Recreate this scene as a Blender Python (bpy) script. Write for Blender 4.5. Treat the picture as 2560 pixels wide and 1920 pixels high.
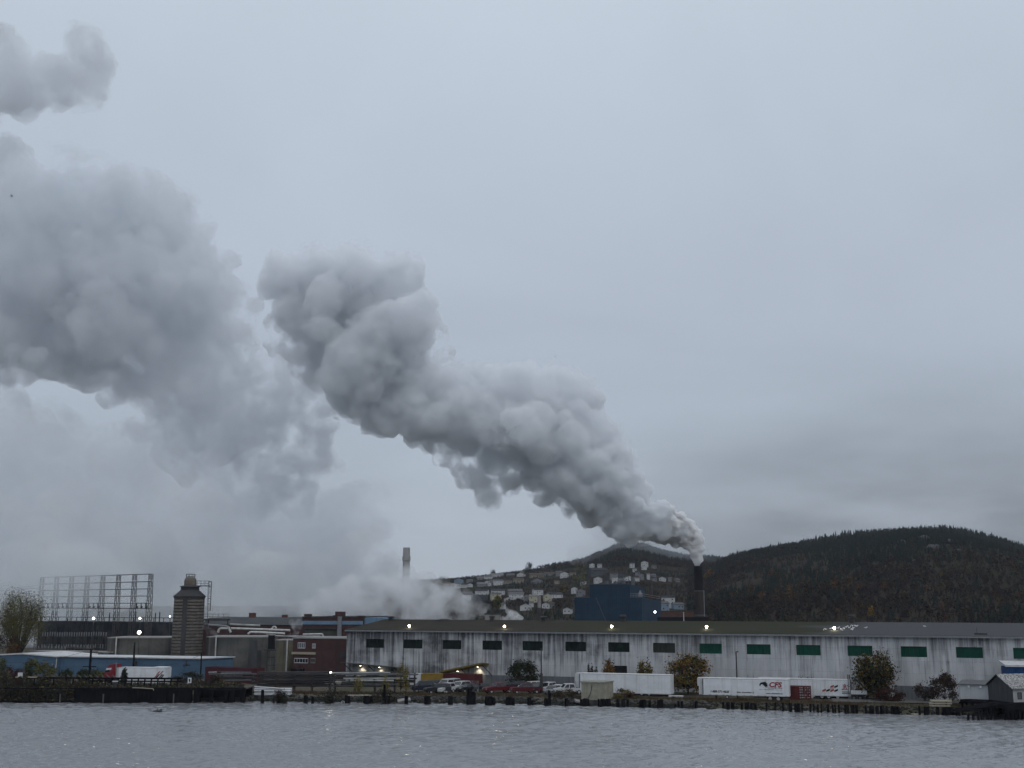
import bpy, bmesh, math, random
import numpy as np
from mathutils import Vector, Matrix
R = math.radians
scene = bpy.context.scene
for o in list(bpy.data.objects): bpy.data.objects.remove(o)
COL = scene.collection

# ---------------------------------------------------------------- camera, sky, sun, exposure
CAMZ, PITCH, FPX = 16.5, R(10.74), 2900.0
cam = bpy.data.cameras.new('camera'); camo = bpy.data.objects.new('camera', cam); COL.objects.link(camo)
camo.location = (0, 0, CAMZ); camo.rotation_euler = (R(90)+PITCH, 0, 0)
cam.sensor_width = 36; cam.lens = 36*FPX/2560; cam.clip_end = 20000; cam.clip_start = 0.5
scene.camera = camo
scene.view_settings.view_transform = 'Standard'; scene.view_settings.look = 'None'
scene.view_settings.exposure = 0.0; scene.view_settings.gamma = 1.0
scene.render.engine = 'CYCLES'
cy = scene.cycles
cy.use_denoising = True
cy.max_bounces = 12; cy.volume_bounces = 10; cy.diffuse_bounces = 3; cy.glossy_bounces = 3; cy.transmission_bounces = 2
cy.transparent_max_bounces = 24
cy.volume_step_rate = 0.35; cy.volume_max_steps = 256
cy.use_adaptive_sampling = True; cy.adaptive_threshold = 0.03

SUN_EL, SUN_AZ = R(48), R(150)
world = bpy.data.worlds.new('World'); scene.world = world; world.use_nodes = True
W = world.node_tree; W.nodes.clear()
def wn(t, **k):
    n = W.nodes.new(t)
    for a, b in k.items(): setattr(n, a, b)
    return n
wo = wn('ShaderNodeOutputWorld'); bg = wn('ShaderNodeBackground'); W.links.new(bg.outputs[0], wo.inputs[0])
bg.inputs[1].default_value = 0.1
sky = wn('ShaderNodeTexSky', sky_type='NISHITA', sun_disc=False, sun_elevation=SUN_EL, sun_rotation=SUN_AZ)
tc = wn('ShaderNodeTexCoord')
sx = wn('ShaderNodeSeparateXYZ'); W.links.new(tc.outputs['Generated'], sx.inputs[0])
ramp = wn('ShaderNodeValToRGB'); W.links.new(sx.outputs[2], ramp.inputs[0])
cr = ramp.color_ramp
def lin(c): return tuple(((x/255+0.055)/1.055)**2.4 if x > 10 else x/255/12.92 for x in c)
stops = [(0.0, (158,167,178)), (0.07, (160,169,181)), (0.15, (168,178,191)), (0.28, (179,189,203)), (0.45, (190,201,214)), (1.0, (230,236,245))]
cr.elements[0].position = 0; cr.elements[1].position = 1
for i, (p, c) in enumerate(stops):
    e = cr.elements[0] if i == 0 else cr.elements[-1] if i == len(stops)-1 else cr.elements.new(p)
    e.position = p; e.color = (*lin(c), 1)
# cloud layer projected on a flat ceiling
zz = wn('ShaderNodeMath', operation='MAXIMUM'); W.links.new(sx.outputs[2], zz.inputs[0]); zz.inputs[1].default_value = 0.0
zz2 = wn('ShaderNodeMath', operation='ADD'); W.links.new(zz.outputs[0], zz2.inputs[0]); zz2.inputs[1].default_value = 0.22
dx = wn('ShaderNodeMath', operation='DIVIDE'); W.links.new(sx.outputs[0], dx.inputs[0]); W.links.new(zz2.outputs[0], dx.inputs[1])
dy = wn('ShaderNodeMath', operation='DIVIDE'); W.links.new(sx.outputs[1], dy.inputs[0]); W.links.new(zz2.outputs[0], dy.inputs[1])
cx = wn('ShaderNodeCombineXYZ'); W.links.new(dx.outputs[0], cx.inputs[0]); W.links.new(dy.outputs[0], cx.inputs[1])
cn = wn('ShaderNodeTexNoise'); W.links.new(cx.outputs[0], cn.inputs['Vector']); cn.inputs['Scale'].default_value = 1.1; cn.inputs['Detail'].default_value = 5; cn.inputs['Roughness'].default_value = 0.55; cn.inputs['Distortion'].default_value = 0.4
cm = wn('ShaderNodeMapRange'); W.links.new(cn.outputs['Fac'], cm.inputs[0])
cm.inputs[1].default_value = 0.3; cm.inputs[2].default_value = 0.7; cm.inputs[3].default_value = 0.93; cm.inputs[4].default_value = 1.06
mul = wn('ShaderNodeVectorMath', operation='SCALE'); W.links.new(ramp.outputs[0], mul.inputs[0])
k10 = wn('ShaderNodeMath', operation='MULTIPLY'); W.links.new(cm.outputs[0], k10.inputs[0]); k10.inputs[1].default_value = 10.4
W.links.new(k10.outputs[0], mul.inputs['Scale'])
# heavier cloud low on the right, over the far hill
lo_ = wn('ShaderNodeMapRange', interpolation_type='SMOOTHSTEP'); W.links.new(sx.outputs[2], lo_.inputs[0]); lo_.inputs[1].default_value = .05; lo_.inputs[2].default_value = .22; lo_.inputs[3].default_value = 1; lo_.inputs[4].default_value = 0
ri_ = wn('ShaderNodeMapRange', interpolation_type='SMOOTHSTEP'); W.links.new(sx.outputs[0], ri_.inputs[0]); ri_.inputs[1].default_value = .0; ri_.inputs[2].default_value = .30
lr_ = wn('ShaderNodeMath', operation='MULTIPLY'); W.links.new(lo_.outputs[0], lr_.inputs[0]); W.links.new(ri_.outputs[0], lr_.inputs[1])
n2_ = wn('ShaderNodeTexNoise'); W.links.new(cx.outputs[0], n2_.inputs['Vector']); n2_.inputs['Scale'].default_value = 1.5; n2_.inputs['Detail'].default_value = 4
n3_ = wn('ShaderNodeMapRange', interpolation_type='SMOOTHSTEP'); W.links.new(n2_.outputs['Fac'], n3_.inputs[0]); n3_.inputs[1].default_value = .32; n3_.inputs[2].default_value = .66; n3_.inputs[3].default_value = .15; n3_.inputs[4].default_value = .85
lk_ = wn('ShaderNodeMath', operation='MULTIPLY'); W.links.new(lr_.outputs[0], lk_.inputs[0]); W.links.new(n3_.outputs[0], lk_.inputs[1])
ls_ = wn('ShaderNodeMath', operation='MULTIPLY_ADD'); W.links.new(lk_.outputs[0], ls_.inputs[0]); ls_.inputs[1].default_value = -.50; ls_.inputs[2].default_value = 1.0
# a thinner, brighter stretch of cloud left of the stack
c1_ = wn('ShaderNodeMapRange', interpolation_type='SMOOTHSTEP'); W.links.new(sx.outputs[0], c1_.inputs[0]); c1_.inputs[1].default_value = -.24; c1_.inputs[2].default_value = -.04
c2_ = wn('ShaderNodeMapRange', interpolation_type='SMOOTHSTEP'); W.links.new(sx.outputs[0], c2_.inputs[0]); c2_.inputs[1].default_value = .0; c2_.inputs[2].default_value = .16; c2_.inputs[3].default_value = 1; c2_.inputs[4].default_value = 0
c3_ = wn('ShaderNodeMath', operation='MULTIPLY'); W.links.new(c1_.outputs[0], c3_.inputs[0]); W.links.new(c2_.outputs[0], c3_.inputs[1])
c4_ = wn('ShaderNodeMath', operation='MULTIPLY'); W.links.new(c3_.outputs[0], c4_.inputs[0]); W.links.new(lo_.outputs[0], c4_.inputs[1])
c5_ = wn('ShaderNodeMath', operation='MULTIPLY_ADD'); W.links.new(c4_.outputs[0], c5_.inputs[0]); c5_.inputs[1].default_value = .16; W.links.new(ls_.outputs[0], c5_.inputs[2])
k11 = wn('ShaderNodeMath', operation='MULTIPLY'); W.links.new(k10.outputs[0], k11.inputs[0]); W.links.new(c5_.outputs[0], k11.inputs[1]); W.links.new(k11.outputs[0], mul.inputs['Scale'])
mx = wn('ShaderNodeMix', data_type='RGBA'); mx.inputs[0].default_value = 0.04
W.links.new(mul.outputs[0], mx.inputs['A']); W.links.new(sky.outputs[0], mx.inputs['B'])
W.links.new(mx.outputs['Result'], bg.inputs[0])

sun = bpy.data.lights.new('sun', 'SUN'); sun.energy = 0.6; sun.angle = R(25); sun.color = (1.0, 0.97, 0.93)
suno = bpy.data.objects.new('sun', sun); COL.objects.link(suno)
sd = Vector((math.cos(SUN_EL)*math.sin(SUN_AZ), math.cos(SUN_EL)*math.cos(SUN_AZ), math.sin(SUN_EL)))
suno.rotation_euler = sd.to_track_quat('Z', 'Y').to_euler()

# ---------------------------------------------------------------- helpers
CP, SP = math.cos(PITCH), math.sin(PITCH)
def ray(u, v):
    a, b = (u-1280)/FPX, -(v-960)/FPX
    return Vector((a, CP-b*SP, SP+b*CP))
KD = 1.052                             # the surveyed depths below are nominal; this turns them into metres
def at(u, v, Y): return at_w(u, v, Y*KD)
def at_w(u, v, Y):                     # the point of the pixel's line of sight at world depth Y
    d = ray(u, v); t = Y/d.y
    return Vector((d.x*t, Y, CAMZ+d.z*t))
def on(u, v, z):                       # ... where it meets height z
    d = ray(u, v); t = (z-CAMZ)/d.z
    return Vector((d.x*t, d.y*t, z))
def mpp(Y): return Y/FPX               # metres per photo pixel at world depth Y (approx.)
def mppn(Y): return mpp(Y*KD)
def tag(o, label=None, cat=None, group=None, kind=None):
    if label: o['label'] = label
    if cat: o['category'] = cat
    if group: o['group'] = group
    if kind: o['kind'] = kind
    return o

# ---------------------------------------------------------------- steam
ICO = None
def ico_data(sub):
    bm = bmesh.new(); bmesh.ops.create_icosphere(bm, subdivisions=sub, radius=1)
    v = np.array([x.co[:] for x in bm.verts]); f = np.array([[q.index for q in x.verts] for x in bm.faces]); bm.free()
    return v, f
ICO1, ICO2 = ico_data(1), ico_data(2)
def vol_mat(name, color, dens, noise=None, aniso=0.2, near=None):
    m = bpy.data.materials.new(name); m.use_nodes = True; T = m.node_tree; T.nodes.clear()
    out = T.nodes.new('ShaderNodeOutputMaterial'); pv = T.nodes.new('ShaderNodeVolumePrincipled')
    T.links.new(pv.outputs[0], out.inputs['Volume'])
    pv.inputs['Color'].default_value = (*color, 1); pv.inputs['Anisotropy'].default_value = aniso
    pv.inputs['Density'].default_value = dens
    if noise:
        g = T.nodes.new('ShaderNodeTexCoord')
        n = T.nodes.new('ShaderNodeTexNoise'); T.links.new(g.outputs['Object'], n.inputs['Vector'])
        n.inputs['Scale'].default_value = noise[0]; n.inputs['Detail'].default_value = noise[3]; n.inputs['Roughness'].default_value = 0.6
        r = T.nodes.new('ShaderNodeMapRange'); T.links.new(n.outputs['Fac'], r.inputs[0])
        r.inputs[1].default_value = noise[1]; r.inputs[2].default_value = noise[2]; r.inputs[3].default_value = 0; r.inputs[4].default_value = dens
        o_ = r.outputs[0]
        if near:                                            # denser where it leaves its chimney: (point, reach, factor)
            ds_ = T.nodes.new('ShaderNodeVectorMath'); ds_.operation = 'DISTANCE'; T.links.new(g.outputs['Object'], ds_.inputs[0]); ds_.inputs[1].default_value = near[0]
            nr = T.nodes.new('ShaderNodeMapRange'); T.links.new(ds_.outputs['Value'], nr.inputs[0]); nr.inputs[1].default_value = 0; nr.inputs[2].default_value = near[1]; nr.inputs[3].default_value = near[2]; nr.inputs[4].default_value = 1
            mm = T.nodes.new('ShaderNodeMath'); mm.operation = 'MULTIPLY'; T.links.new(o_, mm.inputs[0]); T.links.new(nr.outputs[0], mm.inputs[1]); o_ = mm.outputs[0]
        T.links.new(o_, pv.inputs['Density'])
    return m
def hull(spheres, voxel, disp, levels, seed, grow=1.0):
    rng = np.random.default_rng(seed); allc = []
    for (c, r) in spheres:
        cur = [(np.array(c), r*grow)]; allc.append((np.array(c), r*grow*(.86 if levels else 1)))
        for (n, a, b) in levels:
            nxt = []
            for (pc, pr) in cur:
                if pr < voxel*1.6: continue
                for _ in range(n):
                    d = rng.normal(size=3); d /= np.linalg.norm(d)
                    nxt.append((pc+d*(pr*rng.uniform(.78, .98)), pr*(a+(b-a)*rng.random()**2)))
            allc += nxt; cur = nxt
    V, F, off = [], [], 0
    for (c, r) in allc:
        if r < voxel*.8: continue
        iv, jf = ICO2 if r > voxel*4 else ICO1
        V.append(iv*r+c); F.append(jf+off); off += len(iv)
    me = bpy.data.meshes.new('hull'); me.from_pydata(np.concatenate(V).tolist(), [], np.concatenate(F).tolist())
    o = bpy.data.objects.new('hull', me); COL.objects.link(o)
    md = o.modifiers.new('r', 'REMESH'); md.mode = 'VOXEL'; md.voxel_size = voxel
    sm = o.modifiers.new('s', 'SMOOTH'); sm.factor = 0.5; sm.iterations = 1
    for k, (st, sc) in enumerate(disp):
        tx = bpy.data.textures.new('billow', 'CLOUDS'); tx.noise_scale = sc; tx.noise_depth = 2
        dm = o.modifiers.new('d%d' % k, 'DISPLACE'); dm.texture = tx; dm.strength = st; dm.texture_coords = 'GLOBAL'; dm.mid_level = .5
    md = o.modifiers.new('r2', 'REMESH'); md.mode = 'VOXEL'; md.voxel_size = voxel     # closes folds left by the displacement
    m2 = bpy.data.meshes.new_from_object(o.evaluated_get(bpy.context.evaluated_depsgraph_get()))
    V = np.empty(len(m2.vertices)*3, np.float32); m2.vertices.foreach_get('co', V); F = np.empty(len(m2.loops), np.int32); m2.loops.foreach_get('vertex_index', F)
    bpy.data.objects.remove(o); bpy.data.meshes.remove(m2); bpy.data.meshes.remove(me)
    return V.reshape(-1, 3), F.reshape(-1, 4)
def plume(name, spheres, mat_, label, voxel, disp, levels=((26,.30,.5),(9,.3,.5)), seed=1, wisp=None, extra=()):
    """a dense core, and around it (wisp = grow, voxel, material) a thin torn outer layer"""
    V, F = hull(spheres, voxel, disp, levels, seed); mi = np.zeros(len(F), np.int32); ms = [mat_]
    if wisp:
        V2, F2 = hull(spheres, wisp[1], disp[:1], levels[:1], seed+50, wisp[0]); F = np.concatenate([F, F2+len(V)]); V = np.concatenate([V, V2]); mi = np.concatenate([mi, np.ones(len(F2), np.int32)]); ms.append(wisp[2])
    for (sp_, vx, dp, lv, m_) in extra:
        V2, F2 = hull(sp_, vx, dp, lv, seed+90); F = np.concatenate([F, F2+len(V)]); V = np.concatenate([V, V2]); mi = np.concatenate([mi, np.full(len(F2), len(ms), np.int32)]); ms.append(m_)
    me = bpy.data.meshes.new(name); me.vertices.add(len(V)); me.vertices.foreach_set('co', V.ravel()); me.loops.add(F.size); me.loops.foreach_set('vertex_index', F.ravel())
    me.polygons.add(len(F)); me.polygons.foreach_set('loop_start', np.arange(0, F.size, 4, dtype=np.int32))
    for m in ms: me.materials.append(m)
    me.polygons.foreach_set('material_index', mi); me.update(calc_edges=True)
    o = bpy.data.objects.new(name, me); COL.objects.link(o); tag(o, label, None, None, 'stuff'); print(name, len(F), 'faces'); return o
class MB:
    """collects shapes for ONE mesh object"""
    def __init__(s): s.v, s.f, s.m = [], [], []
    def add(s, V, F, mi=0):
        o = len(s.v); s.v += [tuple(x) for x in V]; s.f += [tuple(i+o for i in f) for f in F]; s.m += [mi]*len(F); return s
    def box(s, x0, y0, z0, x1, y1, z1, mi=0):
        return s.add([(x0,y0,z0),(x1,y0,z0),(x1,y1,z0),(x0,y1,z0),(x0,y0,z1),(x1,y0,z1),(x1,y1,z1),(x0,y1,z1)],
                     [(0,3,2,1),(4,5,6,7),(0,1,5,4),(1,2,6,5),(2,3,7,6),(3,0,4,7)], mi)
    def tube(s, p, q, r, r2=None, n=6, mi=0, cap=True):
        p, q = Vector(p), Vector(q); r2 = r if r2 is None else r2
        d = (q-p).normalized(); a = d.cross(Vector((0,0,1)) if abs(d.z) < .95 else Vector((1,0,0))).normalized(); b = d.cross(a)
        V = []
        for (c, rr) in ((p, r), (q, r2)):
            for i in range(n):
                t = 2*math.pi*(i+.5)/n; V.append(c+(a*math.cos(t)+b*math.sin(t))*rr)
        F = [(i, n+i, n+(i+1)%n, (i+1)%n) for i in range(n)]
        if cap: F += [tuple(range(n)), tuple(range(2*n-1, n-1, -1))]
        return s.add(V, F, mi)
    def path(s, pts, r, n=6, mi=0):
        for a, b in zip(pts, pts[1:]): s.tube(a, b, r, n=n, mi=mi)
        return s
    def lathe(s, prof, n=24, c=(0,0), mi=0, cap=True):
        V, F = [], []
        for (r, z) in prof:
            for i in range(n):
                t = 2*math.pi*i/n; V.append((c[0]+r*math.cos(t), c[1]+r*math.sin(t), z))
        for k in range(len(prof)-1):
            for i in range(n): F.append((k*n+i, k*n+(i+1)%n, (k+1)*n+(i+1)%n, (k+1)*n+i))
        if cap: F += [tuple(range(n-1, -1, -1)), tuple(range((len(prof)-1)*n, len(prof)*n))]
        return s.add(V, F, mi)
    def prism(s, poly, y0, y1, mi=0):                      # xz outline extruded along y
        n = len(poly)
        V = [(x, y0, z) for x, z in poly]+[(x, y1, z) for x, z in poly]
        F = [(i, (i+1)%n, n+(i+1)%n, n+i) for i in range(n)]+[tuple(range(n-1, -1, -1)), tuple(range(n, 2*n))]
        return s.add(V, F, mi)
    def prismx(s, poly, x0, x1, mi=0):                     # yz outline extruded along x
        n = len(poly)
        V = [(x0, y, z) for y, z in poly]+[(x1, y, z) for y, z in poly]
        F = [(i, n+i, n+(i+1)%n, (i+1)%n) for i in range(n)]+[tuple(range(n)), tuple(range(2*n-1, n-1, -1))]
        return s.add(V, F, mi)
    def build(s, name, mats, parent=None, smooth=False, loc=None, rotz=0):
        me = bpy.data.meshes.new(name); me.from_pydata(s.v, [], s.f)
        if not isinstance(mats, (list, tuple)): mats = [mats]
        for m in mats: me.materials.append(m)
        if any(s.m): me.polygons.foreach_set('material_index', s.m)
        if smooth: me.polygons.foreach_set('use_smooth', [True]*len(me.polygons))
        bm = bmesh.new(); bm.from_mesh(me); bmesh.ops.recalc_face_normals(bm, faces=bm.faces); bm.to_mesh(me); bm.free()
        o = bpy.data.objects.new(name, me); COL.objects.link(o)
        if parent: o.parent = parent
        if loc is not None: o.location = loc
        if rotz: o.rotation_euler[2] = rotz
        return o
def thing(name, label, cat, loc=(0,0,0), rotz=0, group=None):
    o = bpy.data.objects.new(name, None); COL.objects.link(o); o.empty_display_size = .5
    o.location = loc; o.rotation_euler = (0, 0, rotz)
    return tag(o, label, cat, group)
def copy_tree(o, parent=None):
    c = o.copy(); COL.objects.link(c)
    if parent: c.parent = parent
    for ch in list(o.children): copy_tree(ch, c)
    return c
def raw_mesh(name, V, F, mats, mi=None, parent=None, smooth=False):   # numpy triangles
    V = np.asarray(V, dtype=np.float32); F = np.asarray(F, dtype=np.int32); k = F.shape[1]
    me = bpy.data.meshes.new(name)
    me.vertices.add(len(V)); me.vertices.foreach_set('co', V.ravel())
    me.loops.add(F.size); me.loops.foreach_set('vertex_index', F.ravel())
    me.polygons.add(len(F)); me.polygons.foreach_set('loop_start', np.arange(0, F.size, k, dtype=np.int32))
    for m in (mats if isinstance(mats, (list, tuple)) else [mats]): me.materials.append(m)
    if mi is not None: me.polygons.foreach_set('material_index', np.asarray(mi, dtype=np.int32))
    if smooth: me.polygons.foreach_set('use_smooth', np.ones(len(F), dtype=bool))
    me.update(calc_edges=True); me.validate()
    o = bpy.data.objects.new(name, me); COL.objects.link(o)
    if parent: o.parent = parent
    return o

# ---------------------------------------------------------------- materials
def mat(name, c1, c2=None, scale=(1,1,1), nscale=1.0, rough=.75, lo=.35, hi=.65, bump=0, bscale=8, metal=0, spec=.12, detail=5, c3=None, streak=None, coords='Object', emit=None):
    m = bpy.data.materials.new(name); m.use_nodes = True; T = m.node_tree; p = T.nodes['Principled BSDF']
    p.inputs['Roughness'].default_value = rough; p.inputs['Metallic'].default_value = metal; p.inputs['Specular IOR Level'].default_value = spec
    p.inputs['Base Color'].default_value = (*c1, 1)
    L = T.links.new
    tcn = T.nodes.new('ShaderNodeTexCoord'); mp = T.nodes.new('ShaderNodeMapping'); L(tcn.outputs[coords], mp.inputs[0]); mp.inputs['Scale'].default_value = scale
    col = None
    if c2:
        n = T.nodes.new('ShaderNodeTexNoise'); L(mp.outputs[0], n.inputs['Vector']); n.inputs['Scale'].default_value = nscale; n.inputs['Detail'].default_value = detail; n.inputs['Roughness'].default_value = .62
        r = T.nodes.new('ShaderNodeMapRange'); L(n.outputs['Fac'], r.inputs[0]); r.inputs[1].default_value = lo; r.inputs[2].default_value = hi
        x = T.nodes.new('ShaderNodeMix'); x.data_type = 'RGBA'; L(r.outputs[0], x.inputs[0]); x.inputs['A'].default_value = (*c1, 1); x.inputs['B'].default_value = (*c2, 1)
        col = x.outputs['Result']
        if c3:
            n3 = T.nodes.new('ShaderNodeTexNoise'); L(tcn.outputs[coords], n3.inputs['Vector']); n3.inputs['Scale'].default_value = nscale*.23; n3.inputs['Detail'].default_value = 4
            r3 = T.nodes.new('ShaderNodeMapRange'); L(n3.outputs['Fac'], r3.inputs[0]); r3.inputs[1].default_value = .48; r3.inputs[2].default_value = .62
            x3 = T.nodes.new('ShaderNodeMix'); x3.data_type = 'RGBA'; L(r3.outputs[0], x3.inputs[0]); L(col, x3.inputs['A']); x3.inputs['B'].default_value = (*c3, 1); col = x3.outputs['Result']
    if streak:                                              # rain streaks: (colour, amount 0..1, width scale)
        m2 = T.nodes.new('ShaderNodeMapping'); L(tcn.outputs[coords], m2.inputs[0]); m2.inputs['Scale'].default_value = (streak[2], streak[2], streak[2]*.05)
        n = T.nodes.new('ShaderNodeTexNoise'); L(m2.outputs[0], n.inputs['Vector']); n.inputs['Scale'].default_value = 1; n.inputs['Detail'].default_value = 6; n.inputs['Roughness'].default_value = .65
        r = T.nodes.new('ShaderNodeMapRange'); L(n.outputs['Fac'], r.inputs[0]); r.inputs[1].default_value = .5; r.inputs[2].default_value = .72; r.inputs[4].default_value = streak[1]
        x = T.nodes.new('ShaderNodeMix'); x.data_type = 'RGBA'; L(r.outputs[0], x.inputs[0]); x.inputs['B'].default_value = (*streak[0], 1)
        if col is None: x.inputs['A'].default_value = (*c1, 1)
        else: L(col, x.inputs['A'])
        col = x.outputs['Result']
    if col is not None: L(col, p.inputs['Base Color'])
    if bump:
        n = T.nodes.new('ShaderNodeTexNoise'); L(mp.outputs[0], n.inputs['Vector']); n.inputs['Scale'].default_value = bscale; n.inputs['Detail'].default_value = 4
        b = T.nodes.new('ShaderNodeBump'); b.inputs['Strength'].default_value = bump; b.inputs['Distance'].default_value = .05; L(n.outputs['Fac'], b.inputs['Height']); L(b.outputs[0], p.inputs['Normal'])
    if emit:
        p.inputs['Emission Color'].default_value = (*emit[0], 1); p.inputs['Emission Strength'].default_value = emit[1]
    return m
def corr(m, period, amount=.5, axis=0):                     # corrugation: a wave bump along one object axis
    T = m.node_tree; p = T.nodes['Principled BSDF']; g = T.nodes.new('ShaderNodeTexCoord'); w = T.nodes.new('ShaderNodeTexWave')
    w.bands_direction = 'XYZ'[axis]; w.inputs['Scale'].default_value = 1/period*.31416*1.0; T.links.new(g.outputs['Object'], w.inputs['Vector'])
    b = T.nodes.new('ShaderNodeBump'); b.inputs['Strength'].default_value = amount; b.inputs['Distance'].default_value = .06; T.links.new(w.outputs['Fac'], b.inputs['Height']); T.links.new(b.outputs[0], p.inputs['Normal'])
    return m
MT = {}
MT['black_timber'] = mat('black_timber', (.005,.0055,.008), (.012,.011,.012), (1,1,.2), 3, .95, bump=.5, spec=0)
MT['grey_timber'] = mat('grey_timber', (.11,.105,.10), (.045,.043,.043), (6,6,.3), 1, .9, bump=.4)
MT['pale_timber'] = mat('pale_timber', (.42,.38,.30), (.28,.25,.2), (.3,4,4), 1, .85)
MT['steel_dark'] = mat('steel_dark', (.035,.038,.045), (.06,.055,.05), nscale=2, rough=.6)
MT['steel_grey'] = mat('steel_grey', (.12,.125,.135), (.08,.08,.085), nscale=2, rough=.55)
MT['galv'] = mat('galv', (.22,.23,.24), (.15,.155,.165), nscale=3, rough=.5)
MT['pipe_white'] = mat('pipe_white', (.50,.50,.49), (.30,.29,.27), (1,1,1), 1.2, .6, lo=.45, hi=.75)
MT['pipe_pale'] = mat('pipe_pale', (.42,.43,.42), (.22,.23,.22), (.4,1,1), 1.0, .6)
MT['pipe_dark'] = mat('pipe_dark', (.022,.024,.03), (.045,.04,.038), (.4,1,1), 1.0, .6)
MT['white_paint'] = mat('white_paint', (.68,.70,.73), (.56,.58,.60), (.3,.3,.6), 1.0, .5, streak=((.33,.31,.28), .45, 2.0))
MT['white_dull'] = mat('white_dull', (.55,.56,.57), (.42,.43,.44), nscale=.8, rough=.65, streak=((.25,.24,.22), .4, 2.0))
MT['concrete'] = mat('concrete', (.12,.119,.112), (.078,.077,.073), nscale=.35, rough=.9, c3=(.055,.055,.056), streak=((.016,.017,.02), .85, .55), bump=.2)
MT['concrete_yellow'] = mat('concrete_yellow', (.15,.14,.105), (.095,.088,.066), nscale=.5, rough=.9, streak=((.05,.04,.035), .7, .8))
MT['concrete_pale'] = mat('concrete_pale', (.26,.255,.245), (.19,.185,.18), nscale=.5, rough=.9, streak=((.12,.115,.11), .5, .8))
MT['beige_block'] = mat('beige_block', (.30,.29,.235), (.22,.21,.165), nscale=1.2, rough=.9, streak=((.13,.12,.09), .6, 1.5))
MT['brick'] = mat('brick', (.050,.028,.029), (.070,.036,.034), nscale=.7, rough=.9, streak=((.03,.024,.026), .5, .8))
MT['brick_rust'] = mat('brick_rust', (.10,.05,.04), (.07,.04,.035), nscale=.7, rough=.9)
MT['blue_band'] = mat('blue_band', (.14,.23,.33), (.11,.18,.26), nscale=.6, rough=.7)
MT['blue_wall'] = corr(mat('blue_wall', (.078,.135,.205), (.060,.108,.165), (.2,.2,.6), 1, .6, streak=((.05,.09,.14), .4, 1.5)), .45, .5)
MT['navy_wall'] = corr(mat('navy_wall', (.015,.034,.060), (.021,.043,.072), (.2,.2,.5), 1, .6, streak=((.010,.024,.042), .6, .8)), .6, .35)
MT['blue_box'] = corr(mat('blue_box', (.012,.05,.15), (.01,.04,.12), nscale=1, rough=.6), .3, .4)
MT['red_box'] = corr(mat('red_box', (.095,.018,.020), (.065,.016,.018), nscale=1, rough=.65, streak=((.04,.02,.018), .5, 2)), .28, .6)
MT['maroon_box'] = corr(mat('maroon_box', (.075,.022,.030), (.055,.018,.024), nscale=1, rough=.65, streak=((.04,.025,.025), .5, 2)), .28, .6)
MT['yellow_box'] = mat('yellow_box', (.26,.17,.03), (.19,.125,.03), nscale=1, rough=.7)
MT['mustard'] = mat('mustard', (.17,.125,.03), (.12,.09,.03), nscale=1, rough=.7)
MT['glass_dark'] = mat('glass_dark', (.012,.015,.018), rough=.12, spec=.6)
MT['glass_pale'] = mat('glass_pale', (.10,.115,.135), (.06,.07,.085), nscale=3, rough=.2, spec=.6)
MT['rubber'] = mat('rubber', (.012,.012,.013), rough=.85)
MT['rim'] = mat('rim', (.45,.45,.44), (.3,.3,.3), nscale=4, rough=.45)
MT['dark_void'] = mat('dark_void', (.006,.007,.009), (.011,.011,.014), nscale=1, rough=.9)
MT['roof_dark'] = mat('roof_dark', (.035,.036,.04), (.055,.054,.054), nscale=.5, rough=.9)
MT['rail_white'] = mat('rail_white', (.5,.5,.5), rough=.6)
MT['lamp_on'] = mat('lamp_on', (1,.95,.8), rough=.4, emit=((1.0,.90,.66), 14))
MT['lamp_cold'] = mat('lamp_cold', (1,1,1), rough=.4, emit=((.92,.96,1.0), 10))
MT['gull'] = mat('gull', (.75,.76,.78), (.55,.56,.6), nscale=6, rough=.7)
MT['duck'] = mat('duck', (.03,.028,.025), (.05,.045,.04), nscale=6, rough=.7)
MT['lettering_red'] = mat('lettering_red', (.22,.010,.02), rough=.5)
MT['lettering_black'] = mat('lettering_black', (.014,.014,.02), rough=.5)
MT['stripe_rust'] = mat('stripe_rust', (.26,.07,.055), rough=.5)
MT['stripe_pink'] = mat('stripe_pink', (.5,.34,.32), rough=.5)
MT['bark'] = mat('bark', (.022,.019,.017), (.035,.03,.027), (3,3,.5), 1, .9)
def leafm(n, a, b): return mat(n, a, b, nscale=.9, rough=.8, lo=.4, hi=.6, coords='Object', spec=.04)
MT['leaf_olive'] = leafm('leaf_olive', (.15,.135,.048), (.095,.09,.036))
MT['leaf_green'] = leafm('leaf_green', (.026,.040,.020), (.045,.055,.026))
MT['leaf_dark'] = leafm('leaf_dark', (.014,.022,.014), (.024,.030,.018))
MT['leaf_orange'] = leafm('leaf_orange', (.19,.095,.026), (.11,.065,.024))
MT['leaf_yellow'] = leafm('leaf_yellow', (.22,.165,.042), (.14,.11,.034))
MT['leaf_rust'] = leafm('leaf_rust', (.060,.032,.022), (.04,.026,.02))
MT['leaf_red'] = leafm('leaf_red', (.055,.014,.012), (.035,.014,.014))
MT['twig'] = leafm('twig', (.032,.027,.026), (.045,.037,.033))

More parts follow.
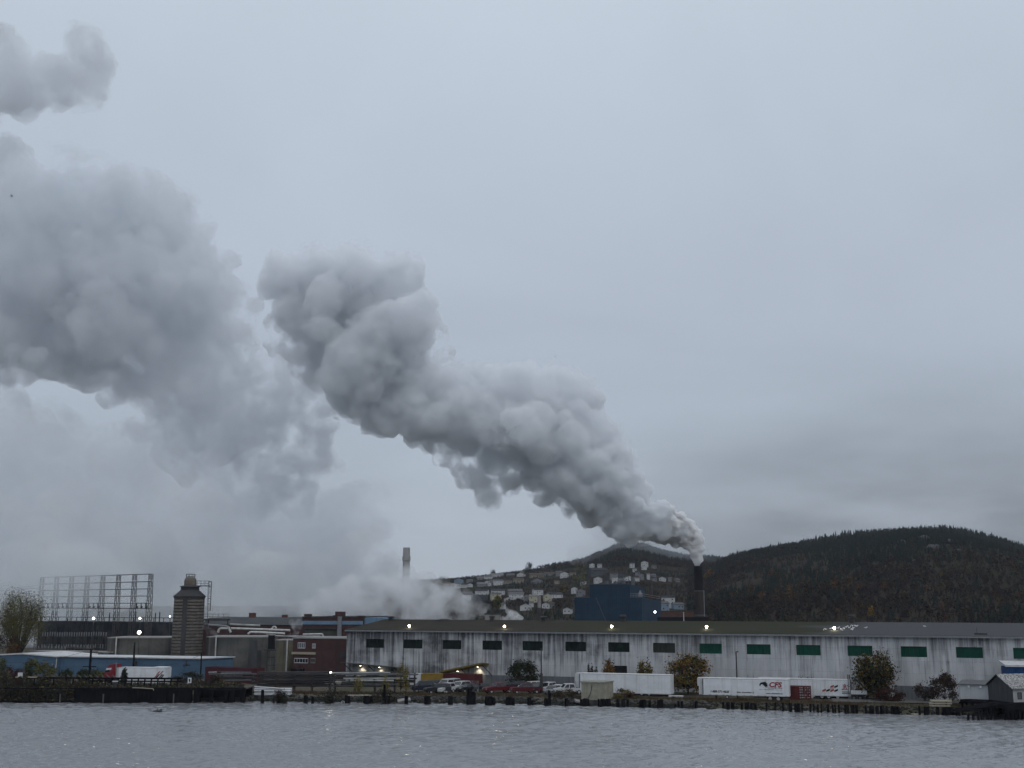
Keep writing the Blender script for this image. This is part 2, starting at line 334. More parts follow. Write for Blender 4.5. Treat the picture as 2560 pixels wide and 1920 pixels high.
# ---------------------------------------------------------------- the setting: ground, water, hills
SH_U = [-900, 0, 500, 613, 870, 1200, 1440, 1700, 1840, 2000, 2200, 2400, 2560, 3600]
SH_V = [1750, 1750, 1751, 1752, 1755, 1758, 1764, 1770, 1773, 1777, 1784, 1788, 1792, 1820]
shore = [on(u, v, 0) for u, v in zip(SH_U, SH_V)]
SHX = [p.x for p in shore]; SHY = [p.y for p in shore]
def shore_y(x): return float(np.interp(x, SHX, SHY))
def gz(x, y):                                               # height of the flat land
    d = y-shore_y(x)
    if d < 0: return max(-2.0, d*.5)
    base = np.interp(d, [0, 1.2, 3.0, 12, 45, 400], [0, .55, .78, .85, 1.0, 1.4])
    return float(base)
def ground_at(u, v, lo=150, hi=480):                        # where the pixel's line of sight meets the land
    a, b = lo, hi
    for _ in range(40):
        m = (a+b)/2; p = at(u, v, m)
        if p.z > gz(p.x, p.y): a = m
        else: b = m
    return at(u, v, (a+b)/2)
HL_U = [560, 700, 830, 915, 1010, 1060, 1120, 1190, 1258, 1316, 1374, 1431, 1460, 1490, 1518, 1547, 1565, 1616, 1663, 1730, 1800, 1900, 2050, 2300]
HL_V = [1565, 1535, 1483, 1460, 1454, 1455, 1451, 1445, 1435, 1427, 1419, 1412, 1405, 1392, 1380, 1368, 1365, 1370, 1384, 1398, 1404, 1420, 1458, 1545]
HR_U = [1560, 1650, 1740, 1800, 1835, 1903, 1979, 2054, 2120, 2195, 2264, 2370, 2436, 2487, 2560, 2700, 3000, 3500]
HR_V = [1575, 1545, 1455, 1411, 1397, 1384, 1372, 1362, 1350, 1342, 1337, 1337, 1349, 1361, 1381, 1415, 1480, 1540]
rs = np.random.default_rng(11)
NW = [(rs.uniform(-1, 1, 2)*k, rs.uniform(0, 6.28), a) for k, a in ((.012, 2.6), (.018, 2.2), (.03, 1.6), (.05, .9), (.08, .6), (.11, .4)) for _ in range(3)]
def wobble(x, y): return sum(a*np.sin(k[0]*x+k[1]*y+p) for k, p, a in NW)
def hill_z(x, y):
    x = np.asarray(x, float); y = np.asarray(y, float)
    u = 1280+FPX*x/(y*CP); r = np.hypot(x, y)
    def one(U, Vv, r0, r1, e):
        zr = CAMZ+(1510-np.interp(u, U, Vv))/FPX*r1*1.0
        t = np.clip((r-r0)/(r1-r0), 0, 1); s = t**e*(1-.0*t)
        down = np.clip((r-r1)/900, 0, 1)
        z = .6+(zr-.6)*s*(1-.55*down)
        return z+wobble(x, y)*np.sin(np.pi*np.clip(t, 0, 1))*.8*np.clip((zr-5)/40, 0, 1)
    return np.maximum(np.maximum(one(HL_U, HL_V, 470, 1500, .95), one(HR_U, HR_V, 430, 1250, .9)), -3)
def hill_at(u, v):
    Ys = np.linspace(440, 1600, 900); d = ray(u, v)
    X = d.x/d.y*Ys; Z = CAMZ+d.z/d.y*Ys; H = hill_z(X, Ys)
    i = np.argmax(Z < H) if (Z < H).any() else len(Ys)-1
    return Vector((X[i], Ys[i], H[i]))

MT['ground'] = mat('ground', (.060,.052,.040), (.085,.075,.058), nscale=.25, rough=.95, c3=(.045,.047,.026), bump=.4, bscale=5)
MT['gravel'] = mat('gravel', (.115,.112,.108), (.085,.083,.08), nscale=1.2, rough=.95, bump=.3, bscale=9)
MT['hill'] = mat('hill', (.022,.019,.017), (.036,.028,.019), nscale=.02, rough=.95, c3=(.024,.023,.015), spec=.02)
def grid_sheet(name, xs, ys, zf, m, smooth=True):
    X, Y = np.meshgrid(xs, ys); Z = zf(X, Y)
    V = np.stack([X, Y, Z], -1).reshape(-1, 3); nx, ny = len(xs), len(ys)
    i = (np.arange(ny-1)[:, None]*nx+np.arange(nx-1)[None, :]).ravel()
    F = np.stack([i, i+1, i+nx+1, i+nx], -1)
    return raw_mesh(name, V, F, m, smooth=smooth)
xs = np.concatenate([np.linspace(-6000, -160, 24), np.linspace(-140, 140, 141), np.linspace(160, 6000, 24)])
ds = np.concatenate([[-12, -6, -3, -1.5, -.6, 0, .4, .8, 1.2, 1.8, 2.4, 3, 4, 5.5, 7.5, 10, 14, 20, 28, 40, 60, 100, 160, 260], np.linspace(400, 9000, 12)])
XX, DD = np.meshgrid(xs, ds); SY = np.interp(xs, SHX, SHY)
YY = DD+SY[None, :]
ZZ = np.interp(DD, [-12, 0, 1.2, 3.0, 12, 45, 400], [-5, 0, .55, .78, .85, 1.0, 1.4])
ZZ += np.where((DD > .3) & (DD < 60), .06*np.sin(XX*1.7+YY*.9)+.05*np.sin(XX*.63-YY*1.3), 0)
nx, ny = len(xs), len(ds); ii = (np.arange(ny-1)[:, None]*nx+np.arange(nx-1)[None, :]).ravel()
tag(raw_mesh('ground', np.stack([XX, YY, ZZ], -1).reshape(-1, 3), np.stack([ii, ii+1, ii+nx+1, ii+nx], -1), MT['ground'], smooth=True), kind='structure')
# water: real waves where the photo looks, one sheet out to the sides and the camera
wx = np.concatenate([np.linspace(-3000, -110, 16), np.arange(-100, 100.1, .36), np.linspace(110, 3000, 16)])
wy = np.concatenate([np.linspace(-1500, 80, 14), np.arange(92, 210, .26), [213, 218]])
wr = np.random.default_rng(5); waves = []
for lam, amp, n in ((8, .022, 5), (4.5, .022, 6), (2.6, .034, 9), (1.7, .033, 12), (1.15, .023, 14), (.8, .012, 16)):
    for _ in range(n):
        th = wr.normal(R(-70), R(38)); l = lam*wr.uniform(.75, 1.3); waves.append((2*np.pi/l*math.cos(th), 2*np.pi/l*math.sin(th), wr.uniform(0, 6.28), amp*wr.uniform(.5, 1.1)))
def wave_z(X, Y):
    z = np.zeros_like(X)
    for kx, ky, p, a in waves: z += a*np.sin(kx*X+ky*Y+p)
    gust = .75+.35*np.sin(X*.05+Y*.11+1)*np.sin(X*.021-Y*.07)
    fade = np.clip((Y-90)/10, 0, 1)*np.clip((104-np.abs(X))/6, 0, 1)
    return z*gust*fade*.66-.02
MT['water'] = m = bpy.data.materials.new('water'); m.use_nodes = True
T = m.node_tree; p = T.nodes['Principled BSDF']; p.inputs['Base Color'].default_value = (.178,.186,.198,1); p.inputs['Roughness'].default_value = .04; p.inputs['IOR'].default_value = 1.42
g = T.nodes.new('ShaderNodeTexCoord'); mp = T.nodes.new('ShaderNodeMapping'); T.links.new(g.outputs['Object'], mp.inputs[0]); mp.inputs['Scale'].default_value = (1.0, 1.6, 1)
n = T.nodes.new('ShaderNodeTexNoise'); T.links.new(mp.outputs[0], n.inputs['Vector']); n.inputs['Scale'].default_value = 3.4; n.inputs['Detail'].default_value = 3
b = T.nodes.new('ShaderNodeBump'); b.inputs['Strength'].default_value = .8; b.inputs['Distance'].default_value = .085; T.links.new(n.outputs['Fac'], b.inputs['Height']); T.links.new(b.outputs[0], p.inputs['Normal'])
tag(grid_sheet('water', wx, wy, wave_z, MT['water']), kind='structure')
# hills: one sheet in polar rings
az = np.radians(np.linspace(-30, 42, 260)); rr_ = np.linspace(425, 2500, 180)
AZ, RR = np.meshgrid(az, rr_); HX, HY = RR*np.sin(AZ), RR*np.cos(AZ); HZ = hill_z(HX, HY)
nx, ny = len(az), len(rr_); ii = (np.arange(ny-1)[:, None]*nx+np.arange(nx-1)[None, :]).ravel()
tag(raw_mesh('hills', np.stack([HX, HY, HZ], -1).reshape(-1, 3), np.stack([ii, ii+1, ii+nx+1, ii+nx], -1), MT['hill'], smooth=True), kind='structure')
# gravel track in front of the warehouse on the right
rv, rf = [], []
for i, uu in enumerate(np.linspace(2080, 2700, 40)):
    a = ground_at(uu, 1757+(uu-2080)*.010); bb = ground_at(uu, 1748+(uu-2080)*.006)
    for q in (a, bb): rv.append((q.x, q.y, gz(q.x, q.y)+.14))
    if i: rf.append((2*i-2, 2*i, 2*i+1, 2*i-1))
tag(raw_mesh('gravel_track', rv, rf, MT['gravel']), kind='structure')
# ---------------------------------------------------------------- warehouse
WL = at(867, 1577, 232.5); WR = at(2560, 1591, 183.5)
WD = Vector((WR.x-WL.x, WR.y-WL.y, 0)); WLEN = WD.length*1.13; WD.normalize(); WB = Vector((-WD.y, WD.x, 0)); WROT = math.atan2(WD.y, WD.x)
EAVE = (WL.z+WR.z)/2-1.0
WO = Vector((WL.x, WL.y, 1.0))                               # its front left corner on the ground
def wall_hit(u, v, back=0.0):                                # pixel -> (along the wall, height above the wall's foot)
    d = ray(u, v); o = Vector((0,0,CAMZ)); q = WO+WB*back
    t = (q-o).dot(WB)/d.dot(WB); h = o+d*t
    return (h-q).dot(WD), h.z-WO.z
def on_wall(s, back, z): return WO+WD*s+WB*back+Vector((0,0,z))
HALF, RISE = 16.0, None
RIDGE = at_w(965, 1550, WL.y+HALF*WB.y).z-1.0
MT['ware_wall'] = m = mat('ware_wall', (.50,.51,.525), (.37,.38,.395), (.5,.5,.12), .9, .85, lo=.38, hi=.66)
T = m.node_tree; p = T.nodes['Principled BSDF']; L = T.links.new
g = T.nodes.new('ShaderNodeTexCoord'); sp = T.nodes.new('ShaderNodeSeparateXYZ'); L(g.outputs['Object'], sp.inputs[0])
def N(t, **k):
    n = T.nodes.new(t)
    for a, b in k.items(): setattr(n, a, b)
    return n
def math_(op, a, b=None, clamp=False):
    n = N('ShaderNodeMath', operation=op, use_clamp=clamp)
    for i, x in enumerate((a, b)):
        if x is None: continue
        if isinstance(x, (int, float)): n.inputs[i].default_value = x
        else: L(x, n.inputs[i])
    return n.outputs[0]
def noise_(sc, scale=1, detail=6, rough=.6):
    mp = N('ShaderNodeMapping'); L(g.outputs['Object'], mp.inputs[0]); mp.inputs['Scale'].default_value = sc
    n = N('ShaderNodeTexNoise'); L(mp.outputs[0], n.inputs['Vector']); n.inputs['Scale'].default_value = scale; n.inputs['Detail'].default_value = detail; n.inputs['Roughness'].default_value = rough
    return n.outputs['Fac']
def rng_(x, a, b, c=0, d=1):
    n = N('ShaderNodeMapRange'); L(x, n.inputs[0])
    for i, q in enumerate((a, b, c, d)): n.inputs[1+i].default_value = q
    return n.outputs[0]
top = rng_(sp.outputs[2], 4.0, 10.0, .0, .17)                # streaks start under the eave
leftp = rng_(sp.outputs[0], 5, 95, .09, -.06)                # the left half is dirtier
big = rng_(noise_((.09,.09,.15), 1, 3), .3, .7, -.10, .12)
blot = rng_(math_('ADD', noise_((.16,.16,.22), 1, 5, .6), rng_(sp.outputs[0], 0, 80, .05, -.06)), .52, .66, 0, .14)   # blotchy weathered patches
f = math_('ADD', math_('ADD', math_('ADD', math_('ADD', noise_((1.7,1.7,.07), 1, 7, .68), top), leftp), big), blot)
f = rng_(f, .51, .80, 0, .92)
x = N('ShaderNodeMix', data_type='RGBA'); L(f, x.inputs[0]); L(p.inputs['Base Color'].links[0].from_socket, x.inputs['A']); x.inputs['B'].default_value = (.055,.057,.062,1)
br = N('ShaderNodeTexBrick'); cb = N('ShaderNodeCombineXYZ'); L(sp.outputs[0], cb.inputs[0]); L(sp.outputs[2], cb.inputs[1]); L(cb.outputs[0], br.inputs['Vector'])
br.offset = 0.0; br.inputs['Scale'].default_value = 1; br.inputs['Brick Width'].default_value = 1.4; br.inputs['Row Height'].default_value = 2.02; br.inputs['Mortar Size'].default_value = .03; br.inputs['Mortar Smooth'].default_value = .6
br.inputs['Color1'].default_value = (1,1,1,1); br.inputs['Color2'].default_value = (.86,.86,.87,1); br.inputs['Mortar'].default_value = (.62,.62,.64,1); br.inputs['Bias'].default_value = 0
y = N('ShaderNodeMix', data_type='RGBA', blend_type='MULTIPLY'); y.inputs[0].default_value = .8; L(x.outputs['Result'], y.inputs['A']); L(br.outputs['Color'], y.inputs['B']); L(y.outputs['Result'], p.inputs['Base Color'])
MT['ware_roof'] = m = mat('ware_roof', (.034,.029,.021), (.022,.020,.016), (.3,1,1), .5, .95)
T = m.node_tree; p = T.nodes['Principled BSDF']; L = T.links.new; g = N('ShaderNodeTexCoord'); sp = N('ShaderNodeSeparateXYZ'); L(g.outputs['Object'], sp.inputs[0])
nz = noise_((.06,.25,.2), 1, 4)
a1 = rng_(math_('ADD', sp.outputs[0], math_('MULTIPLY', nz, 40)), 50, 85)     # moss in the middle
a2 = rng_(math_('ADD', sp.outputs[0], math_('MULTIPLY', nz, 22)), 104, 112)   # bare grey felt to the right
x1 = N('ShaderNodeMix', data_type='RGBA'); L(a1, x1.inputs[0]); L(p.inputs['Base Color'].links[0].from_socket, x1.inputs['A']); x1.inputs['B'].default_value = (.025,.026,.014,1)
nf = noise_((.5,2,2), 1, 5); gr = N('ShaderNodeMix', data_type='RGBA'); L(nf, gr.inputs[0]); gr.inputs['A'].default_value = (.048,.050,.055,1); gr.inputs['B'].default_value = (.068,.070,.075,1)
x2 = N('ShaderNodeMix', data_type='RGBA'); L(a2, x2.inputs[0]); L(x1.outputs['Result'], x2.inputs['A']); L(gr.outputs['Result'], x2.inputs['B']); L(x2.outputs['Result'], p.inputs['Base Color'])
GREENS = {n: mat(n, a, b, (.6,.6,.15), 1.3, .55, lo=.35, hi=.65) for n, a, b in (
    ('pane_black', (.004,.011,.010), (.011,.017,.016)), ('pane_mixed', (.006,.020,.015), (.007,.010,.011)), ('pane_olive', (.024,.030,.022), (.034,.036,.030)), ('pane_green', (.003,.058,.036), (.003,.042,.028)))}
ware = thing('warehouse', 'long low grey warehouse with rain-streaked panel wall and a row of green windows', 'warehouse', WO, WROT)
WIN = [(915,960),(1008,1056),(1106,1153),(1206,1255),(1306,1357),(1413,1465),(1520,1574),(1632,1688),(1748,1805),(1866,1927),(1990,2052),(2118,2182),(2251,2318),(2389,2458),(2532,2602)]
wins = []
for a, b_ in WIN:
    vt = 1600+(a-915)*.0106; vb = 1620+(a-915)*.0166
    s0, z1 = wall_hit(a, vt); s1, z0 = wall_hit(b_, vb); wins.append((s0, s1))
ZT, ZB = wall_hit(1775, 1609)[1], wall_hit(1775, 1634)[1]
wl = MB(); DEP = 2*HALF
edges = [0]+[e for w in wins for e in w]+[WLEN]
wl.add([(0,0,-.5),(WLEN,0,-.5),(WLEN,0,ZB),(0,0,ZB)], [(0,1,2,3)]); wl.add([(0,0,ZT),(WLEN,0,ZT),(WLEN,0,EAVE),(0,0,EAVE)], [(0,1,2,3)])
for a, b_ in zip(edges[0::2], edges[1::2]): wl.add([(a,0,ZB),(b_,0,ZB),(b_,0,ZT),(a,0,ZT)], [(0,1,2,3)])
for a, b_ in wins:
    wl.add([(a,0,ZB),(b_,0,ZB),(b_,.3,ZB),(a,.3,ZB),(a,0,ZT),(b_,0,ZT),(b_,.3,ZT),(a,.3,ZT)], [(0,1,2,3),(4,5,6,7),(0,3,7,4),(1,2,6,5)])
wl.add([(0,0,-.5),(0,DEP,-.5),(0,DEP,EAVE),(0,HALF,RIDGE-.05),(0,0,EAVE)], [(0,1,2,3,4)])
wl.add([(WLEN,0,-.5),(WLEN,DEP,-.5),(WLEN,DEP,EAVE),(WLEN,HALF,RIDGE-.05),(WLEN,0,EAVE)], [(0,1,2,3,4)])
wl.add([(0,DEP,-.5),(WLEN,DEP,-.5),(WLEN,DEP,EAVE),(0,DEP,EAVE)], [(0,1,2,3)])
wl.build('wall', MT['ware_wall'], ware)
rf_ = MB(); sl = (RIDGE-EAVE)/HALF; o_ = .35
def slab(x0, x1, ya, yb, za, zb, t=.14): return [(x0,ya,za),(x1,ya,za),(x1,yb,zb),(x0,yb,zb),(x0,ya,za+t),(x1,ya,za+t),(x1,yb,zb+t),(x0,yb,zb+t)]
BOXF = [(0,3,2,1),(4,5,6,7),(0,1,5,4),(1,2,6,5),(2,3,7,6),(3,0,4,7)]
rf_.add(slab(-o_, WLEN+o_, -o_, HALF, EAVE-sl*o_+.02, RIDGE+.02), BOXF); rf_.add(slab(-o_, WLEN+o_, DEP+o_, HALF, EAVE-sl*o_+.02, RIDGE+.02), BOXF)
rf_.build('roof', MT['ware_roof'], ware)
MB().box(-.2, -.52, EAVE-.22, WLEN, -.36, EAVE+.06).build('gutter', MT['galv'], ware)
for i, (a, b_) in enumerate(wins):
    mt = GREENS['pane_green'] if i >= 8 else GREENS['pane_olive'] if i == 7 else GREENS['pane_mixed'] if i in (1, 6, 4) else GREENS['pane_black']
    w = MB().box(a+.01, .2, ZB+.01, b_-.01, .26, ZT-.01).build('window', mt, ware)
    fr = MB(); h_ = ZT-ZB; N_v = 6
    def bars(xs0, xs1, zs0, zs1): fr.box(xs0, .12, zs0, xs1, .198, zs1)
    bars(a+.01, b_-.01, ZB+.011, ZB+.10); bars(a+.01, b_-.01, ZT-.10, ZT-.011); bars(a+.01, a+.09, ZB+.101, ZT-.101); bars(b_-.09, b_-.01, ZB+.101, ZT-.101)
    for k in range(1, N_v): xx = a+(b_-a)*k/N_v; bars(xx-.03, xx+.03, ZB+.101, ZT-.101)
    fr.build('frame', mt, w)
s0, z1 = wall_hit(1536, 1664); s1, z0 = wall_hit(1568, 1700)
MB().box(s0, -.06, .3, s1, .02, z1).build('doorway', MT['dark_void'], ware)
MT['ware_low'] = mat('ware_low', (.10,.115,.13), (.16,.165,.175), (2,2,.2), 1, .9, streak=((.05,.055,.06), .7, 1.5))
for ua, ub, vt in ((1204, 1290, 1687), (1352, 1436, 1690), (2235, 2330, 1714)):
    s0, z1 = wall_hit(ua, vt); s1, _ = wall_hit(ub, vt)
    MB().box(s0, -.05, -.4, s1, -.003, z1).build('lower_panel', MT['ware_low'], ware)
# roof furniture of the warehouse
def roof_pt(u, v):
    d = ray(u, v); o = Vector((0,0,CAMZ)); lo, hi = 150, 300
    for _ in range(40):
        mid = (lo+hi)/2; q = o+d*(mid/d.y); yb = (q-WO).dot(WB); zr = EAVE+sl*min(max(yb, 0), HALF)+.16
        if q.z-WO.z > zr: lo = mid
        else: hi = mid
    q = o+d*(lo/d.y); return Vector((q.x, q.y, q.z))
VENTS = [(977, 1551, 16, 11, 'small dark box vent on the roof ridge near the left end'), (1230, 1552, 15, 13, 'dark fan vent on the ridge in front of the white steam'), (1360, 1553, 17, 13, 'squat dark vent on the ridge beside the slim grey chimney'),
         (1558, 1553, 17, 16, 'dark hooded vent on the ridge in front of the navy building'), (2130, 1557, 18, 20, 'tall dark hooded vent on the grey right part of the roof')]
for u, v, w, h, lab in VENTS:
    q = roof_pt(u, v); k = mpp(q.y); W_, H_ = w*k*.5, h*k*1.05
    t = thing('roof_vent', lab, 'vent', q-Vector((0,0,.1)), WROT, 'vents on the warehouse roof')
    MB().box(-W_*.62, -W_*.6, -.1, W_*.62, W_*.6, H_*.5).build('base', MT['steel_dark'], t)
    MB().lathe([(W_*.55, H_*.5), (W_*.55, H_*.62), (W_, H_*.66), (W_*.98, H_*.9), (W_*.6, H_)], 12).build('hood', MT['steel_dark'], t)
q = roof_pt(1110, 1551); tag(MB().lathe([(1.6,-.05),(1.5,.12),(.9,.28),(.2,.34)], 16).build('roof_hatch', MT['roof_dark'], loc=q), 'low dark domed hatch on the roof ridge left of centre', 'hatch')
q = roof_pt(2452, 1586); t = thing('roof_drain', 'low dark curb with a thin pipe on the grey roof', 'roof drain', q, WROT); MB().box(-1.0, -.4, -.1, 1.0, .4, .22).build('curb', MT['steel_dark'], t); MB().tube((-.6,0,.2), (-.6,0,1.1), .04).build('pipe', MT['steel_dark'], t)
def floodlight(u, v, lab, r=.21, power=160):
    q = roof_pt(u, v+6); k = (q-at_w(u, v, q.y)).length
    t = thing('floodlight', lab, 'floodlight', q, WROT, 'floodlights along the warehouse eave')
    MB().tube((0,.15,-.15), (0,.15,k), .05).build('bracket', MT['steel_dark'], t)
    MB().prismx([(.1,k-r*.9),(.45,k-r*.6),(.5,k+r*.7),(.1,k+r*1.05)], -r*1.05, r*1.05).build('housing', MT['steel_dark'], t)
    V = MB().lathe([(.01,0),(r*.55,.03),(r*.92,.10),(r,.2)], 14)
    V.v = [(x, -zz+.3-.2, k+y) for x, y, zz in [(a, b, c) for a, b, c in V.v]]; V.v = [(x, -(.1-y)+.0, z) for x, y, z in V.v]
    V.build('lens', MT['lamp_flood'], t)
    l = bpy.data.lights.new('flood_glow', 'SPOT'); l.energy = power; l.spot_size = R(150); l.spot_blend = .6; l.color = (1,.9,.68); l.shadow_soft_size = .25
    lo = bpy.data.objects.new('flood_glow', l); COL.objects.link(lo); lo.parent = t; lo.location = (0, -.5, k); lo.rotation_euler = (R(65), 0, 0)
MT['lamp_flood'] = mat('lamp_flood', (1,.95,.8), rough=.4, emit=((1.0,.90,.70), 45))
for u, v, lab in ((1024, 1565, 'lit floodlight near the left end of the warehouse eave'), (1262, 1566, 'lit floodlight on the eave below the pale steam and hillside houses'), (1530, 1566, 'lit floodlight on the eave right in front of the navy building'),
                  (1767, 1567, 'lit floodlight on the eave beneath the smoking stack'), (2086, 1570, 'brightest lit floodlight on the eave beside the roosting gulls')):
    floodlight(u, v, lab)
# gulls resting on the roof
def gull_mesh():
    b_ = MB(); b_.lathe([(.02,-.24),(.08,-.14),(.115,0),(.10,.12),(.05,.22)], 8)
    b_.v = [(z, y, x*.9+.22) for x, y, z in b_.v]
    h = MB().lathe([(.01,-.07),(.055,-.04),(.07,0),(.05,.05),(.01,.075)], 8); b_.add([(x+.24, y, z+.36) for x, y, z in h.v], h.f)
    b_.tube((.3,0,.36), (.38,0,.34), .018, .006, 5); b_.tube((-.2,0,.22), (-.38,0,.2), .05, .02, 5); b_.tube((.18,0,.27), (.24,0,.36), .055, .05, 6)
    b_.tube((.02,.04,.14), (.02,.04,0), .012, n=4); b_.tube((.02,-.04,.14), (.02,-.04,0), .012, n=4)
    return b_
g0 = None
GP = [(755,858),(768,852),(805,848),(858,846),(868,838),(884,852),(896,845),(905,850),(918,838),(928,830),(940,842),(950,834),(958,850),(965,828),(972,842),(985,826),(994,832),(890,860),(962,856)]
gr_ = random.Random(4)
for x, y in GP+[(1062,843),(1490,833)]:
    q = roof_pt(1800+x/2.9105, 1280+y/2.9105+2)
    if g0 is None: o = g0 = gull_mesh().build('gull', MT['gull'], smooth=True)
    else: o = g0.copy(); COL.objects.link(o)
    o.location = q-Vector((0,0,.02)); o.rotation_euler = (0, 0, gr_.uniform(0, 6.28)); s = gr_.uniform(.75, 1.0); o.scale = (s, s, s)
    tag(o, 'lone white gull on the grey roof a little right of the flock' if x == 1062 else 'single white gull far right on the grey roof, away from all others' if x == 1490 else 'white gull resting on the grey roof in the flock by the brightest floodlight', 'gull', 'gulls on the warehouse roof')
# lean-to loading canopies along the wall
def canopy(u0, v0, u1, v1, out, lab, rm, lamps, th):
    s0, z0 = wall_hit(u0, v0, -out); s1, z1 = wall_hit(u1, v1, -out)
    t = thing('loading_canopy', lab, 'canopy', WO, WROT, 'lean-to canopies on the warehouse')
    MB().add([(s0,-out,z0),(s1,-out,z1),(s1,-.02,z1-.3),(s0,-.02,z0-.3),(s0,-out,z0+th),(s1,-out,z1+th),(s1,-.02,z1-.3+th),(s0,-.02,z0-.3+th)], BOXF).build('roof', rm, t)
    for f_ in (.04, .5, .97):
        s, z = s0+(s1-s0)*f_, z0+(z1-z0)*f_
        if z > 2.2: MB().tube((s,-out+.2,z+.05), (s+.9,-.05,z-2.2), .09).build('brace', MT['steel_dark'], t)
    for u, v, ll in lamps:
        s, z = wall_hit(u, v, -.9)
        lt = thing('wall_lamp', ll, 'lamp', on_wall(s, -.9, z), WROT, 'lamps under the loading canopies')
        MB().lathe([(.10,.22),(.16,.12),(.30,0)], 12, cap=False).build('lamp_shade', MT['steel_dark'], lt)
        MB().lathe([(.02,-.08),(.14,-.05),(.2,.03)], 12).build('bulb', MT['lamp_on'], lt)
        MB().tube((0,0,.2), (0,.9,.32), .04).build('arm', MT['steel_dark'], lt)
        l = bpy.data.lights.new('lamp_glow', 'SPOT'); l.energy = 200; l.color = (1,.86,.6); l.spot_size = R(95); l.spot_blend = .8; l.shadow_soft_size = .12
        lo = bpy.data.objects.new('lamp_glow', l); COL.objects.link(lo); lo.parent = lt; lo.location = (0,.1,-.12); lo.rotation_euler = (R(22), 0, 0)
canopy(850, 1657, 987, 1669, 3.2, 'dark lean-to canopy sloping down to the right at the warehouse corner', MT['grey_timber'], ((901,1664,'lit lamp under the dark canopy, the one nearer the brick building'), (948,1668,'lit lamp under the dark canopy, the one farther from the brick building')), .16)
canopy(1096, 1682, 1205, 1660, 3.2, 'lean-to canopy with a yellow edge rising to the right over red containers', MT['mustard'], ((1144,1678,'lit lamp low under the yellow-edged canopy above the red container'), (1194,1667,'lit lamp at the high end of the yellow-edged canopy')), .28)
# blue shed with white roof edge, far right against the wall
A = at(2518, 1690, 180.0); t = thing('blue_shed', 'deep blue corrugated shed with a pale roof edge behind the old boathouse', 'shed', (A.x, A.y, .9), R(-9))
zt = at(2518, 1667, 180).z-.9; MB().box(0, 0, 0, 14, 3.5, zt).build('wall', MT['blue_box'], t); MB().add(slab(-.2, 14.2, -.2, 3.7, zt+.002, zt+.5, .3), BOXF).build('roof', MT['white_dull'], t)

# ---------------------------------------------------------------- left: blue building, silo, tanks, brick buildings
def box_thing(name, lab, cat, u0, u1, vt, Y0, Y1, depth, m, roofm=None, zb=.8, parapet=.25):
    A = at(u0, vt, Y0); B = at(u1, vt, Y1); d = Vector((B.x-A.x, B.y-A.y, 0)); L_ = d.length; rot = math.atan2(d.y, d.x); h = (A.z+B.z)/2-zb
    t = thing(name, lab, cat, (A.x, A.y, zb), rot)
    MB().box(0, 0, -.5, L_, depth, h).build('wall', m, t)
    if roofm: MB().box(-.15, -.15, h+.002, L_+.15, depth+.15, h+parapet).build('roof', roofm, t)
    return t, L_, h
def loc_on(t, u, v, off=0.0):                                # pixel -> (x, z) on the front plane (local y = -off) of a thing
    rz = t.rotation_euler[2]; wd = Vector((math.cos(rz), math.sin(rz), 0)); wb = Vector((-wd.y, wd.x, 0)); q = t.location-wb*off
    o = Vector((0,0,CAMZ)); d = ray(u, v); h = o+d*((q-o).dot(wb)/d.dot(wb)); return (h-q).dot(wd), h.z-q.z
# blue metal building: a front-gabled wing and a long side
A = at(151, 1641, 250); B = at(497, 1649, 240); rot = math.atan2(B.y-A.y, B.x-A.x); Lb = math.hypot(B.x-A.x, B.y-A.y); hb = (A.z+B.z)/2-.8
bt = thing('blue_building', 'low pale-blue corrugated metal building with white roof trim behind the red truck', 'building', (A.x, A.y, .8), rot)
MB().box(0, 0, -.5, Lb, 14, hb).build('wall', MT['blue_wall'], bt)
MB().add(slab(0, Lb+.3, -.35, 14.3, hb+.002, hb-.25, .22), BOXF).build('roof', MT['white_dull'], bt)
xl, _ = loc_on(bt, -60, 1640); xp, zp = loc_on(bt, 63, 1632)
gm = MB().prism([(xl,-.5),(-.02,-.5),(-.02,hb-.05),(xp,zp-.3),(xl,zp-.3-(xp-xl)*.05)], -.9, 13); gm.build('gable_wing', MT['blue_wall'], bt)
tr = MB(); tr.add(slab(xp, .1, -1.1, 13, 0, 0, .24), BOXF); tr.v = [(x, y, z+(zp-.3 if abs(x-xp) < 1e-6 else hb-.05)) for x, y, z in tr.v]; tr.build('roof', MT['white_dull'], bt)
tr = MB(); tr.add(slab(xl, xp, -1.1, 13, 0, 0, .24), BOXF); tr.v = [(x, y, z+(zp-.3 if abs(x-xp) < 1e-6 else zp-.3-(xp-xl)*.05)) for x, y, z in tr.v]; tr.build('roof', MT['white_dull'], bt)
MB().tube((-.1,-1.0,hb-.2), (-.25,-1.0,1.2), .09).build('downpipe', MT['pipe_white'], bt)
s, z = loc_on(bt, 132, 1662, 1.0); MB().box(s-.2, -1.1, z-.25, s+.2, -.92, z+.25).build('wall_light', MT['galv'], bt)
s, z = loc_on(bt, 467, 1663); b_ = MB().box(s-.9, -.12, z-.1, s+.9, .02, z+.1); b_.box(s-.12, -.3, z, s+.12, -.14, z+.9); b_.build('meter_box', MT['steel_dark'], bt)
